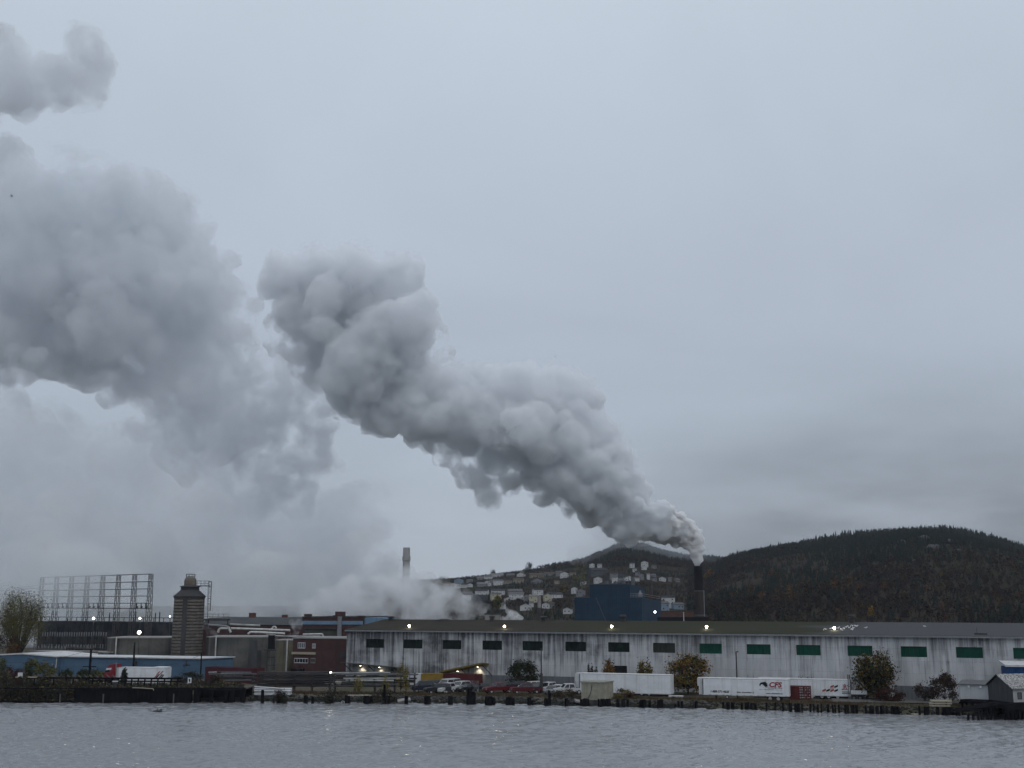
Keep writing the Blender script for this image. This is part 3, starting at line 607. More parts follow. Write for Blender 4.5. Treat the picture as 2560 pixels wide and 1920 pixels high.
# silo
SY_ = 262; q = at(474, 1492, SY_); k = mppn(SY_)*1.02; rs_ = 36*k; zt = q.z-.5
si = thing('silo', 'tall banded masonry silo tower with a conical dark top and caged ladder', 'silo', (q.x, q.y, .5))
MT['silo'] = m = mat('silo', (.165,.145,.125), (.08,.072,.066), (1,1,3.5), .9, .9, streak=((.055,.05,.05), .6, .9))
T = m.node_tree; p = T.nodes['Principled BSDF']; L = T.links.new; g = N('ShaderNodeTexCoord'); sp = N('ShaderNodeSeparateXYZ'); L(g.outputs['Object'], sp.inputs[0])
fr = math_('FRACT', math_('ADD', math_('MULTIPLY', sp.outputs[2], 1/.72), math_('MULTIPLY', noise_((1.2,1.2,1.2), 1, 3), .35)))
bd = rng_(math_('ABSOLUTE', math_('SUBTRACT', fr, .5)), .28, .42); x = N('ShaderNodeMix', data_type='RGBA'); L(bd, x.inputs[0]); L(p.inputs['Base Color'].links[0].from_socket, x.inputs['A']); x.inputs['B'].default_value = (.020,.019,.020,1); L(x.outputs['Result'], p.inputs['Base Color'])
pr = [(rs_*1.0, 0)]
nb = int(zt/.72)
for i in range(1, nb*2): pr.append((rs_*(1.0-.02*i/(nb*2))+(.07 if i % 2 else 0), zt*i/(nb*2)))
pr += [(rs_*.99, zt)]
MB().lathe(pr, 40).build('shaft', MT['silo'], si)
MB().lathe([(rs_*1.0, zt-.3), (rs_*1.06, zt+.001), (rs_*1.06, zt+.16), (rs_*.60, zt+1.55), (rs_*.60, zt+2.2), (rs_*.68, zt+2.25), (rs_*.62, zt+2.5), (rs_*.4, zt+2.6)], 32).build('cone_roof', MT['roof_dark'], si)
MB().lathe([(rs_*.40, zt+2.5), (rs_*.40, zt+3.7), (rs_*.36, zt+4.2), (rs_*.22, zt+4.5), (.3, zt+4.55)], 24).build('cupola', mat('cupola', (.16,.14,.11), (.09,.08,.07), nscale=1.5, rough=.9), si)
MB().box(-rs_*.15, -rs_-.14, .2, rs_*.15, -rs_*.9, zt-.6).build('chute', MT['roof_dark'], si)
rl = MB()
for i in range(8):
    t0, t1 = 2*math.pi*i/8, 2*math.pi*(i+1)/8; r = rs_*.3
    a, b_ = (r*math.cos(t0), r*math.sin(t0)), (r*math.cos(t1), r*math.sin(t1))
    rl.tube((*a, zt+4.2), (*a, zt+5.2), .05)
    for zz in (4.7, 5.2): rl.tube((*a, zt+zz), (*b_, zt+zz), .05)
rl.build('top_railing', MT['steel_dark'], si)
x1 = rs_*1.3; pl = MB().box(rs_*.3, -.7, zt+2.4, x1, .7, zt+2.6)
for zz in (3.1, 3.65): pl.tube((rs_*.4,-.65,zt+zz), (x1,-.65,zt+zz), .045)
for xx in np.linspace(rs_*.5, x1, 4): pl.tube((xx,-.65,zt+2.55), (xx,-.65,zt+3.65), .045)
pl.build('platform', MT['steel_dark'], si)
ld = MB()
for xx in (x1-.05, x1+.55): ld.tube((xx,-.3,zt-3.2), (xx,-.3,zt+3.6), .05)
for zz in np.arange(zt-3.2, zt+3.6, .55): ld.tube((x1-.05,-.3,zz), (x1+.55,-.3,zz), .035)
for zz in np.arange(zt-3.0, zt+3.6, 1.3):
    ld.tube((x1-.1,-.9,zz), (x1+.6,-.9,zz), .04); ld.tube((x1-.1,-.9,zz), (x1-.1,-.3,zz), .04); ld.tube((x1+.6,-.9,zz), (x1+.6,-.3,zz), .04)
for xx in (x1-.1, x1+.6): ld.tube((xx,-.9,zt-3.0), (xx,-.9,zt+3.5), .04)
ld.tube((x1-.4,-.3,-.4), (x1-.05,-.3,zt-3.2), .06)
ld.build('caged_ladder', MT['steel_dark'], si)
# concrete tanks
def tank(u0, u1, vt, Y, lab, m, n, depth=14, extra=()):
    A = at(u0, vt, Y); B = at(u1, vt, Y); w = B.x-A.x; h = A.z-.6
    t = thing('concrete_tank', lab, 'tank', (A.x, A.y, .6), 0, 'concrete process tanks')
    b_ = MB(); c = .9; pl_ = [(c,0),(w-c,0),(w,c),(w,depth-c),(w-c,depth),(c,depth),(0,depth-c),(0,c)]
    V = [(x, y, -.5) for x, y in pl_]+[(x, y, h) for x, y in pl_]; b_.add(V, [(i, (i+1)%8, 8+(i+1)%8, 8+i) for i in range(8)]+[tuple(range(8, 16))]); b_.build('wall', m, t)
    rm = MB(); V = [(x*1.0+(-.1 if x < w/2 else .1), y-(.1 if y < depth/2 else -.1), h+.002) for x, y in pl_]; rm.add(V+[(x, y, z+.22) for x, y, z in V], [(i, (i+1)%8, 8+(i+1)%8, 8+i) for i in range(8)]+[tuple(range(8, 16)), tuple(range(7, -1, -1))]); rm.build('coping', MT['concrete_pale'], t)
    for up in n:
        x, _ = loc_on(t, up, vt); MB().path([(x, -.22, h+.4), (x-.05, -.22, 1.0)], .16, 8).build('drain_pipe', MT['pipe_white'], t)
    return t, w, h
tank(266, 424, 1596, 272, 'broad grey concrete tank left of the banded silo', MT['concrete'], (292,))
t2, w2, h2 = tank(513, 668, 1594, 262, 'stained grey concrete tank right of the silo above the maroon container', MT['concrete'], (541,))
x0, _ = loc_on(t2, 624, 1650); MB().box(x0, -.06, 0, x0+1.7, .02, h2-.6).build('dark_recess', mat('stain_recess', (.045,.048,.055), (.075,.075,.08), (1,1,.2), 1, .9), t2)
x0, z0 = loc_on(t2, 641, 1626); MB().box(x0, -.05, 1.0, x0+1.2, .02, z0).build('patch', MT['roof_dark'], t2)
tank(688, 733, 1602, 252, 'narrow yellowish concrete tank beside the brick building', MT['concrete_yellow'], (719,), 8)
# steel stair stand between the tanks
A = at(670, 1690, 256); t = thing('steel_stand', 'rusty dark steel stand with platforms between two concrete tanks', 'steel frame', (A.x, A.y-3, .8))
f_ = MB()
for xx in (0.3, 2.6): f_.tube((xx, 0, 0), (xx, 0, 6), .09)
for zz in (2.2, 4.0): f_.tube((0.3,0,zz), (2.6,0,zz), .07)
f_.build('frame', MT['steel_dark'], t); MB().box(-.4, -.4, 5.4, 3.6, 2, 5.75).build('platform', MT['steel_dark'], t); MB().box(.3, .2, 5.8, 1.6, 1.4, 8.8).build('shaft_box', MT['dark_void'], t); MB().box(-.2, .0, 8.9, 1.7, 1.5, 9.3).build('cap', MT['concrete_pale'], t)
# front brick building
bb, Lq, hq = box_thing('brick_building', 'small dark-red brick building with beige lintel bands against the warehouse end', 'building', 733, 866, 1597, 247, 243, 12, MT['brick'], MT['concrete_pale'])
for (a, b_, v0, v1, gm_) in ((745,763,1606,1621,'glass_pale'), (781,789,1609,1621,'glass_dark'), (736,770,1645,1658,'glass_dark'), (777,788,1645,1658,'dark_void')):
    s0, z1 = loc_on(bb, a, v0); s1, z0 = loc_on(bb, b_, v1); fr = MB()
    fr.box(s0, -.05, z0, s1, .02, z0+.12); fr.box(s0, -.05, z1-.12, s1, .02, z1)
    for kk in range(5 if s1-s0 < 2 else 6): xx = s0+(s1-s0-.06)*kk/(4 if s1-s0 < 2 else 5); fr.box(xx, -.05, z0+.122, xx+.06, .02, z1-.122)
    w = fr.build('window', MT['rail_white'] if gm_ != 'dark_void' else MT['concrete_pale'], bb); MB().box(s0+.02, -.02, z0+.03, s1-.02, .01, z1-.03).build('pane', MT[gm_], w)
s0, z1 = loc_on(bb, 730, 1629.5); s1, z0 = loc_on(bb, 789.5, 1636.5); MB().box(s0, -.22, z0, s1, .02, z1).build('lintel', mat('beige_trim', (.33,.29,.22), (.25,.22,.17), nscale=2, rough=.85), bb)
s0, z1 = loc_on(bb, 733, 1671); s1, _ = loc_on(bb, 762, 1672); MB().box(s0, -.9, 0, s1, .02, z1).build('loading_dock', MT['dark_void'], bb)
s0, z1 = loc_on(bb, 852, 1630); MB().box(s0, -.3, z1-1.2, s0+1.1, .02, z1).build('vent_box', MT['roof_dark'], bb)
# rear brick mill with blue band
rm_, Lr, hr = box_thing('brick_mill', 'long brick mill block with a bright blue band below its roofline', 'building', 756, 908, 1544, 300, 297, 22, MT['brick'], MT['roof_dark'])
s0, z1 = loc_on(rm_, 760, 1552); s1, z0 = loc_on(rm_, 908, 1561.5); MB().box(0, -.12, z0, Lr-.02, .02, z1).build('blue_band', MT['blue_band'], rm_)
s0, z1 = loc_on(rm_, 846, 1541); s1, z0 = loc_on(rm_, 856, 1597); MB().box(s0, -.55, z0, s1-.2, -.13, z1).build('duct', MT['galv'], rm_)
s0, z1 = loc_on(rm_, 762, 1573); s1, z0 = loc_on(rm_, 842, 1598); MB().box(s0, -.06, z0, s1, .02, z1).build('window_band', mat('dim_glass', (.035,.042,.040), (.055,.058,.045), (.6,.6,.6), 1.2, .4), rm_)
MB().box(s0, -.3, z1+.002, s1, .02, z1+.3).build('ledge', MT['roof_dark'], rm_)
for a, b_, vt, lab in ((760,774,1535,0), (838,858,1529,1), (832,842,1538,2), (893,908,1539,3)):
    s0, z1 = loc_on(rm_, a, vt, -2); s1, _ = loc_on(rm_, b_, vt, -2); MB().box(s0, 2, hr+.26, s1, 4, z1).build('roof_chimney', MT['brick'], rm_)
MB().box(Lr+.01, 1.2, -.5, Lr+3.4, 18, hr-.0).build('end_wing', MT['blue_band'], rm_)
# long hazy mill behind the tanks
lm, Ll, hl = box_thing('long_mill', 'long low mill half lost in steam behind the concrete tanks', 'building', 505, 775, 1562, 335, 325, 26, MT['brick'], None)
MT['mill_roof'] = mat('mill_roof', (.05,.055,.06), (.075,.08,.085), (.2,1,1), 1, .9)
MB().prismx([(-.3,hl+.002),(26.3,hl+.002),(16,hl+2.1),(4,hl+1.9)], -.3, Ll+.3).build('roof', MT['mill_roof'], lm)
for a, b_, vt in ((622,641,1532), (704,720,1537)):
    s0, z1 = loc_on(lm, a, vt, -9); s1, _ = loc_on(lm, b_, vt, -9); w = (s1-s0)/2
    ch = MB().lathe([(w*1.1,hl+1.5),(w*.95,(hl+z1)/2+.8),(w*.95,z1-.1),(w,z1)], 4, ((s0+s1)/2, 9)); ch.build('roof_chimney', MT['brick_rust'], lm)
# walkway bridge by the silo
A = at(505, 1547, 290); B = at(572, 1549, 290); t = thing('walkway', 'dark steel walkway with handrails running right from the silo', 'walkway', (A.x, A.y, A.z))
Lw = B.x-A.x; MB().box(0, 0, -.5, Lw, 1.5, 0).build('deck', MT['steel_dark'], t)
rl = MB()
for zz in (.6, 1.2): rl.tube((0,0,zz), (Lw,0,zz), .05)
for xx in np.linspace(0, Lw, 6): rl.tube((xx,0,0), (xx,0,1.2), .05)
rl.build('handrail', MT['steel_grey'], t); po = MB()
for xx in (1.5, Lw-.4): po.tube((xx,.7,-A.z+.8), (xx,.7,-.5), .15)
po.build('support', MT['steel_dark'], t)
# white process pipes over the tanks
def pipe(pts, r, lab, m='pipe_white', legs=()):
    P = [at(u, v, Y) for u, v, Y in pts]; c = P[0]
    t = thing('steam_pipe', lab, 'pipe', (c.x, c.y, c.z), 0, 'pipes over the tank farm'); b_ = MB()
    b_.path([p_-c for p_ in P], r, 8); b_.build('pipe', MT[m], t)
    for i in legs: q_ = P[i]-c; MB().tube((q_.x, q_.y, q_.z-r), (q_.x, q_.y, -c.z+.8), .1).build('leg', MT['steel_dark'], t)
pipe([(545,1581,285),(548,1573,285),(553,1571,285),(568,1571,285),(572,1567,285),(573,1573,285),(577,1581,285)], .3, 'white arched steam pipe looping above the stained tank', legs=(3,))
pipe([(520,1562,285),(560,1565,285),(570,1567,285)], .28, 'pale pipe rising from the silo to the arched pipe', 'galv', (0,))
pipe([(578,1571,285),(640,1573,285),(725,1576,285)], .3, 'longest straight white pipe running towards the steam', legs=(1,2))
pipe([(620,1585,275),(626,1580,275),(660,1581,275),(712,1584,275)], .26, 'lower white pipe with a bent left end above the tanks', legs=(2,3))
pipe([(679,1573,288),(683,1567,288),(687,1566,288),(691,1571,288)], .22, 'small white hoop pipe above the long pipes', legs=(0,))
pipe([(757,1586,270),(805,1585,270),(807,1588,270),(807,1594,270)], .22, 'white pipe with a right-angled end above the brick building roof', legs=(1,))
pipe([(675,1589,268),(720,1591,268),(800,1591,268),(803,1594,268)], .2, 'thin pale pipe lying low along the tank tops', 'pipe_pale', (1,))
pipe([(575,1561,300),(650,1564,300)], .3, 'pale duct in the haze in front of the long mill', 'pipe_pale', (0,1))
# concrete chimney in the steam, stack with the plume, small stacks
def chimney(u0, u1, vt, Y, zb, prof, lab, name='chimney', n=20):
    A = at(u0, vt, Y); B = at(u1, vt, Y); r = (B.x-A.x)/2; h = A.z-zb
    t = thing(name, lab, 'chimney', ((A.x+B.x)/2, A.y, zb))
    for (nm, m, pts) in prof: MB().lathe([(r*a, h*b_ if b_ <= 1 else h+b_-1) for a, b_ in pts], n).build(nm, m, t, smooth=False)
    return t, r, h
MT['chimney_pale'] = mat('chimney_pale', (.40,.40,.395), (.30,.30,.30), nscale=.5, rough=.9, streak=((.2,.2,.195), .5, .8))
chimney(1007.5, 1025.5, 1369, 400, 1.5, [('shaft', MT['chimney_pale'], [(1.12,0),(1.0,.86)]), ('collar', MT['chimney_pale'], [(1.0,.8601),(1.14,.87),(1.14,.91),(1.0,.915)]), ('crown', MT['chimney_pale'], [(.98,.9151),(.98,1.0)])], 'pale concrete chimney with a collar near its top rising out of steam', 'chimney')
t, r, h = chimney(1734, 1756, 1415, 390, 1.5, [('crown', mat('stack_black', (.008,.008,.011), (.015,.014,.017), nscale=1, rough=.7), [(1.0,.70),(1.0,1.0)]), ('shaft', mat('stack_brown', (.028,.024,.024), (.042,.035,.033), (1,1,.2), 1, .8, streak=((.06,.056,.055), .5, .8)), [(1.0,0),(1.0,.6999)]), ('band', MT['steel_grey'], [(1.03,.395),(1.03,.405)]), ('band', MT['steel_grey'], [(1.03,.69),(1.03,.699)])], 'dark-topped round smokestack pouring out the large plume', 'smokestack')
MB().tube((r*1.1, -r*.3, 1.0), (r*1.1, -r*.3, h*.70), .16, n=8).build('riser_pipe', MT['galv'], t)
pf = MB().box(r*.5, -r-.9, 5.2, r*1.6, -r*.6, 7.4); pf.build('control_box', MT['galv'], t)
chimney(1343.5, 1352.5, 1489, 330, 1.5, [('shaft', MT['concrete_pale'], [(1.15,0),(1.05,.55)]), ('dark_band', MT['steel_dark'], [(1.08,.5501),(1.08,.80)]), ('crown', MT['concrete_pale'], [(1.0,.8001),(1.0,1)])], 'slim grey chimney with a dark middle band in front of hillside houses', n=12)
chimney(1622, 1631, 1464, 350, 1.5, [('shaft', MT['brick_rust'], [(.75,0),(.75,.86)]), ('cap', MT['steel_dark'], [(1.0,.8601),(1.0,.97),(.8,1.0)])], 'short dark capped flue just behind the navy building', n=12)
# navy-blue boiler house
A = at(1436, 1494, 331); B = at(1604, 1493, 324.2); rot = math.atan2(B.y-A.y, B.x-A.x); Lw = math.hypot(B.x-A.x, B.y-A.y); h1 = A.z-1.2
nb_ = thing('boiler_house', 'windowless navy-blue metal plant building with a raised upper block', 'building', (A.x, A.y, 1.2), rot)
MB().add([(0,0,-.5),(Lw,0,-.5),(Lw,24,-.5),(0,24,-.5),(0,0,h1),(Lw,0,h1),(Lw,24,h1-.9),(0,24,h1-.9)], BOXF).build('lower_block', MT['navy_wall'], nb_)
s0, z2 = loc_on(nb_, 1473, 1461); s1, _ = loc_on(nb_, 1574, 1461)
MB().add([(s0,.25,h1-.2),(s1,.25,h1-.2),(s1,18,h1-.6),(s0,18,h1-.6),(s0,.25,z2),(s1,.25,z2),(s1,18,z2-.8),(s0,18,z2-.8)], BOXF).build('upper_block', MT['navy_wall'], nb_)
e = MB().box(-.1, -.1, h1+.002, s0-.02, .2, h1+.2); e.box(s1+.02, -.1, h1+.002, Lw+.1, .2, h1+.2); e.box(s0, .12, z2+.002, s1, .4, z2+.18); e.build('parapet', MT['steel_grey'], nb_)
rl = MB()
for zz in (.55, 1.1): rl.tube((s1+.1,.4,h1+zz), (Lw,.4,h1+zz), .05); rl.tube((Lw,.4,h1+zz), (Lw-.1,23.5,h1+zz-.8), .05)
for xx in np.linspace(s1+.1, Lw, 5): rl.tube((xx,.4,h1), (xx,.4,h1+1.1), .05)
rl.build('railing', MT['galv'], nb_)
MB().lathe([(.7,h1),(.75,h1+1.0),(.35,h1+1.5),(.3,h1+2.1)], 10, (s1+2.6, 2)).build('roof_vent', MT['galv'], nb_)
for xx, hh in ((s0+3,1.0), (s1-4,1.2), (s1-1.2,2.2), (s1-6.5,.9)): MB().box(xx, 6, z2-.6, xx+.9, 7, z2+hh).build('rooftop_unit', MT['steel_grey'], nb_)
MB().tube((s1-.6,1,z2-.2), (s1-.6,1,z2+2.6), .06).build('vent_pipe', MT['steel_grey'], nb_)
MT['seam'] = mat('seam', (.010,.022,.040), rough=.7)
for zz in (h1*.3, h1*.62): MB().box(.0, -.03, zz, Lw, .01, zz+.07).build('cladding_seam', MT['seam'], nb_)
MB().tube((s0+2,-.06,h1), (s0+9.5,-.06,0), .06).build('diagonal_conduit', MT['steel_grey'], nb_)
q = at(1637.5, 1531, 326); lt = thing('yard_lamp', 'small lit yard lamp at the right foot of the navy building', 'lamp', (q.x, q.y, 1.2)); MB().tube((0,0,0), (0,0,q.z-1.2), .09).build('pole', MT['steel_dark'], lt); MB().lathe([(.05,q.z-1.4),(.3,q.z-1.2),(.24,q.z-.85),(.05,q.z-.8)], 10).build('lamp_head', MT['lamp_cold'], lt)
# low brick annexe and yard wall right of the navy building
box_thing('brick_annexe', 'low rust-red brick annexe between the navy building and the smokestack', 'building', 1640, 1735, 1529, 372, 376, 10, MT['brick_rust'], MT['roof_dark'])
wt, Lw2, hw2 = box_thing('yard_wall', 'long dark low wall beyond the warehouse ridge under the smokestack', 'wall', 1615, 1772, 1543, 340, 345, .6, MT['dark_void'], None)
MB().box(-.05, -.1, hw2+.002, Lw2+.05, .7, hw2+.2).build('coping', MT['roof_dark'], wt)
q = at(1709, 1532, 335); MB().tube((0,0,0), (0,0,q.z-1.2), .13, n=8); tag(MB().lathe([(.16,0),(.13,q.z-1.2),(.2,q.z-1.1),(.02,q.z-1.0)], 8).build('marker_post', MT['pipe_white'], loc=(q.x, q.y, 1.2)), 'slim white post standing in front of the dark yard wall', 'post')
# low pale shed on the ridge line in front of the white puff
wt, Lw2, hw2 = box_thing('pump_house', 'low grey pump house with a dark fan peeping over the warehouse ridge by the steam', 'building', 1212, 1252, 1536, 300, 300, 6, MT['concrete_pale'], MT['roof_dark'])
# ---------------------------------------------------------------- substation
def lattice(b_, x, y, z0, z1, w0, w1, r=.07, n=9):
    for sx_ in (-1, 1):
        for sy_ in (-1, 1): b_.tube((x+sx_*w0/2, y+sy_*w0/2, z0), (x+sx_*w1/2, y+sy_*w1/2, z1), r, n=4)
    for i in range(n):
        a, c = z0+(z1-z0)*i/n, z0+(z1-z0)*(i+1)/n; wa, wc = w0+(w1-w0)*i/n, w0+(w1-w0)*(i+1)/n
        for sy_ in (-1, 1):
            b_.tube((x-wa/2, y+sy_*wa/2, a), (x+wc/2, y+sy_*wc/2, c), r*.7, n=4); b_.tube((x+wa/2, y+sy_*wa/2, a), (x-wc/2, y+sy_*wc/2, c), r*.7, n=4)
GR, GL = at(377.5, 1434, 300), at(106, 1443, 340)
gd = Vector((GR.x-GL.x, GR.y-GL.y, 0)); glen = gd.length; grot = math.atan2(gd.y, gd.x); gzt = (GR.z+GL.z)/2-1.2
ga = thing('substation_gantry', 'tall steel lattice gantry of eight towers fading into the steam', 'gantry', (GL.x, GL.y, 1.2), grot)
tx = []
for u in (106, 143, 180, 219, 258, 297, 337, 377.5):
    s, _ = loc_on(ga, u, 1440); tx.append(s); b_ = MB(); lattice(b_, s, 0, 0, gzt, 1.5, .8, .075, 12); b_.build('tower', MT['steel_dark'], ga)
for vz in (1435, 1454, 1472, 1490, 1508, 1521.5):
    _, z = loc_on(ga, 377, vz); b_ = MB(); b_.tube((tx[0],-.3,z), (tx[-1],-.3,z), .10, n=5); b_.tube((tx[0],.3,z), (tx[-1],.3,z), .10, n=5)
    for i in range(7):
        for j in range(5): xx = tx[i]+(tx[i+1]-tx[i])*(j+.5)/5; b_.tube((xx-.3,-.3,z), (xx+.3,.3,z), .05, n=4)
    b_.build('beam', MT['steel_dark'], ga)
_, za = loc_on(ga, 350, 1508); _, zb_ = loc_on(ga, 350, 1521.5)
for i in (1, 3, 6, 0):
    for j in range(3):
        xx = tx[i]+(tx[i+1]-tx[i])*(j+.8)/3.6; b_ = MB(); b_.tube((xx,0,za), (xx,0,zb_), .13, n=6); b_.tube((xx,0,zb_+.35), (xx+.55,0,zb_+.45), .22, n=6); b_.tube((xx+.4,0,zb_), (xx+.4,0,zb_+.6), .14, n=6); b_.build('disconnect_switch', MT['steel_dark'], ga)
# dark switch house with rooftop frame, equipment before it
A = at(96, 1556, 338); B = at(436, 1553, 312); rot = math.atan2(B.y-A.y, B.x-A.x); Lw = math.hypot(B.x-A.x, B.y-A.y); hs = (A.z+B.z)/2-1.2
MT['switch_wall'] = mat('switch_wall', (.016,.019,.026), (.034,.036,.042), (.5,.5,.25), 1.2, .9, c3=(.05,.05,.055))
sh_ = thing('switch_house', 'long dark switch house behind the lattice gantry with posts along its roof', 'building', (A.x, A.y, 1.2), rot)
MB().box(0, 0, -.5, Lw, 10, hs).build('wall', MT['switch_wall'], sh_); fr = MB()
for xx in np.linspace(.5, Lw-.5, 15): fr.tube((xx,.3,hs), (xx,.3,hs+1.25), .10, n=5)
fr.tube((0,.3,hs+1.25), (Lw,.3,hs+1.25), .09, n=5); fr.build('roof_frame', MT['steel_dark'], sh_)
for i, f_ in enumerate((.5, .69, .83, .86)): MB().tube((Lw*f_, 2, hs), (Lw*f_, 2, hs+2.6+.3*(i%2)), .16, n=6).build('roof_post', MT['steel_dark'], sh_)
rx = random.Random(8)
def insulator(b_, x, y, z, h, mi=1):
    b_.lathe([(.10,z),(.10,z+h*.1)]+[(.2 if i % 2 else .09, z+h*(.1+.8*i/9)) for i in range(10)]+[(.06,z+h)], 7, (x, y), mi)
def transformer():
    t = thing('transformer', 'dark oil-filled transformer', 'transformer', (0,0,0), 0, 'transformers in the substation yard'); b_ = MB(); b_.box(-1.5,-1.1,.5,1.5,1.1,3.0); b_.box(-1.7,-1.3,0,1.7,1.3,.45); b_.tube((-1.2,-.3,3.6), (1.2,-.3,3.6), .38, n=8); b_.build('tank', MT['steel_dark'], t)
    f_ = MB()
    for i in range(6): f_.box(-1.3+i*.48, -1.75, .7, -1.2+i*.48, -1.13, 2.7)
    f_.build('radiator', MT['steel_grey'], t)
    for i in range(3): b_ = MB(); insulator(b_, -.9+i*.9, .5, 3.0, 1.5, 0); b_.build('bushing', MT['galv'], t)
    return t
def switch_frame():
    t = thing('switch_portal', 'steel switch portal', 'steel portal', (0,0,0), 0, 'switch frames in the substation yard'); b_ = MB()
    for xx in (-2, 2): lattice(b_, xx, 0, 0, 6.5, .6, .5, .055, 6)
    for zz in (3.2, 6.5): b_.tube((-2.4,0,zz), (2.4,0,zz), .12, n=4)
    b_.build('frame', MT['steel_dark'], t)
    for zz in (3.3, 6.6):
        for xx in (-1.4, 0, 1.4): b_ = MB(); insulator(b_, xx, 0, zz, 1.1, 0); b_.build('insulator', MT['galv'], t)
    return t
tr0, sf0 = transformer(), switch_frame(); nt = ns = 0
TL = ['behind the bare willow tree', 'left of the steel tower legs', 'in the middle of the yard', 'right of the middle of the yard', 'close to the broad concrete tank', 'half hidden by the utility pole']
for i, u in enumerate((104, 128, 152, 176, 200, 224)):
    q = at(u, 1622, 300+rx.uniform(-6, 6)); t = tr0 if i == 0 else copy_tree(tr0); t.location = (q.x, q.y, 1.2); t.rotation_euler[2] = rx.uniform(-.2, .2); t['label'] = 'dark substation transformer with three pale bushings, '+TL[i]
for i, u in enumerate(np.linspace(112, 258, 9)):
    q = at(float(u), 1600, 312+rx.uniform(-3, 3)); t = sf0 if i == 0 else copy_tree(sf0); t.location = (q.x, q.y, 1.2); t.rotation_euler[2] = grot
    t['label'] = f"dark lattice switch frame with pale insulators, {['first','second','third','fourth','fifth','sixth','seventh','eighth','ninth'][i]} from the willow tree side"
A = at(75, 1627, 276); B = at(268, 1625, 270); t = thing('flat_shed', 'long flat-roofed dark open shed between willow and concrete tank', 'shed', (A.x, A.y, .9), math.atan2(B.y-A.y, B.x-A.x))
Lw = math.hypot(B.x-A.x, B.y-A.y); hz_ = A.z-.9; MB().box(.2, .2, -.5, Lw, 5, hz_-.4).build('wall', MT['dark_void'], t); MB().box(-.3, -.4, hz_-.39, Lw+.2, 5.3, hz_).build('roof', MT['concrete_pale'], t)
for xx in np.linspace(2, Lw-1, 7): MB().box(xx, .02, -.5, xx+.25, .19, hz_-.4).build('post', MT['steel_grey'], t)
def yard_light(u, v, Y, lab, s=1.0, m='lamp_on', e=120):
    q = at(u, v, Y); t = thing('yard_light', lab, 'lamp', (q.x, q.y, 1.2), 0, 'floodlights in the substation yard'); h = q.z-1.2
    MB().tube((0,.2,0), (0,.2,h+.3), .1, n=6).build('pole', MT['steel_dark'], t); MB().box(-.45*s, 0, h-.3*s, .45*s, .2, h+.35*s).build('housing', MT['steel_dark'], t)
    b_ = MB().lathe([(.01,0),(.3*s,.04),(.42*s,.12)], 12); b_.v = [(x, zz-.14, h+y) for x, y, zz in b_.v]; b_.build('lens', MT[m], t)
    l = bpy.data.lights.new('yard_glow', 'POINT'); l.energy = e; l.color = (1,.92,.7); l.shadow_soft_size = .3; lo = bpy.data.objects.new('yard_glow', l); COL.objects.link(lo); lo.parent = t; lo.location = (0,-.8,h)
yard_light(234, 1546, 306, 'lit yellowish light on the switch house roofline left of the others', .8)
yard_light(350, 1546, 300, 'small lit light on the roofline beside the last gantry tower', .6)
yard_light(425, 1541, 296, 'tiny bluish light on a pole just left of the silo', .4, 'lamp_cold', 40)
yard_light(348, 1581, 268, 'large bright floodlight above the broad concrete tank', 1.0, 'lamp_on', 200)

# ---------------------------------------------------------------- poles and wires
def pole(u, vt, vb, Y, r, lab, cross=True, name='utility_pole', m='black_timber', cat='pole'):
    a, b_ = at(u, vt, Y), at(u, vb, Y); z0 = gz(a.x, a.y); h = a.z-z0
    t = thing(name, lab, cat, (a.x, a.y, z0)); MB().tube((0,0,-.4), (0,0,h), r*1.15, r*.8, 8).build('pole', MT[m], t)
    if cross:
        for zz, w in ((h-.6, 1.5), (h-3.4, 1.3)): MB().box(-w, -.12-r, zz-.09, w, -r, zz+.09).build('crossarm', MT[m], t)
        MB().lathe([(.30,h-4.9),(.34,h-4.8),(.34,h-3.9),(.25,h-3.75)], 10, (.55,-.1)).build('transformer', MT['steel_dark'], t)
    return t, h
p1, h1_ = pole(228, 1622, 1692, 222, .24, 'dark utility pole with crossarms standing between bushes and the red truck')
p2_, h2_ = pole(337, 1606, 1690, 244, .20, 'plain dark pole rising behind the white truck trailer', False); MB().box(.15, -.2, h2_-4.6, .7, .2, h2_-4.0).build('junction_box', MT['steel_dark'], p2_)
p3_, h3_ = pole(504, 1632, 1700, 238, .15, 'dark pole at the right-hand corner of the blue building', False)
def lamp_pole(u, vt, Y, lab, thick):
    t, h = pole(u, vt, 1700, Y, .13, lab, False, 'light_pole', 'steel_dark')
    if thick: MB().lathe([(.26,-.3),(.26,h*.42),(.14,h*.46)], 10).build('sleeve', MT['steel_dark'], t)
    MB().tube((0,0,h-.1), (.0,-.9,h+.05), .05, n=6).build('arm', MT['steel_dark'], t); MB().box(-.14,-1.4,h-.05,.14,-.85,h+.1).build('lamp_head', MT['steel_dark'], t)
lamp_pole(1353, 1622, 203, 'dark light pole with a thick sleeve right of the dark green bush', True)
lamp_pole(1840, 1629, 192, 'slender dark light pole behind the trailer with the bird logo', False)
def wire(a, b_, sag, lab, r=.035):
    a, b_ = Vector(a), Vector(b_); M_ = MB(); P = [(a.lerp(b_, i/12)-Vector((0,0,sag*4*(i/12)*(1-i/12))))-a for i in range(13)]; M_.path(P, r, 4)
    tag(M_.build('overhead_wire', MT['steel_dark'], loc=a), lab, 'wire', 'overhead wires')
P1, P2 = p1.location, p2_.location
wire(P1+Vector((1.2,-.4,h1_-.5)), P2+Vector((0,0,h2_-.3)), 1.2, 'wire sagging between the pole tops in front of the blue building')
wire(P1+Vector((1.0,-.4,h1_-3.3)), P2+Vector((0,0,h2_-4)), 1.4, 'lower wire between the two poles crossing the blue wall')
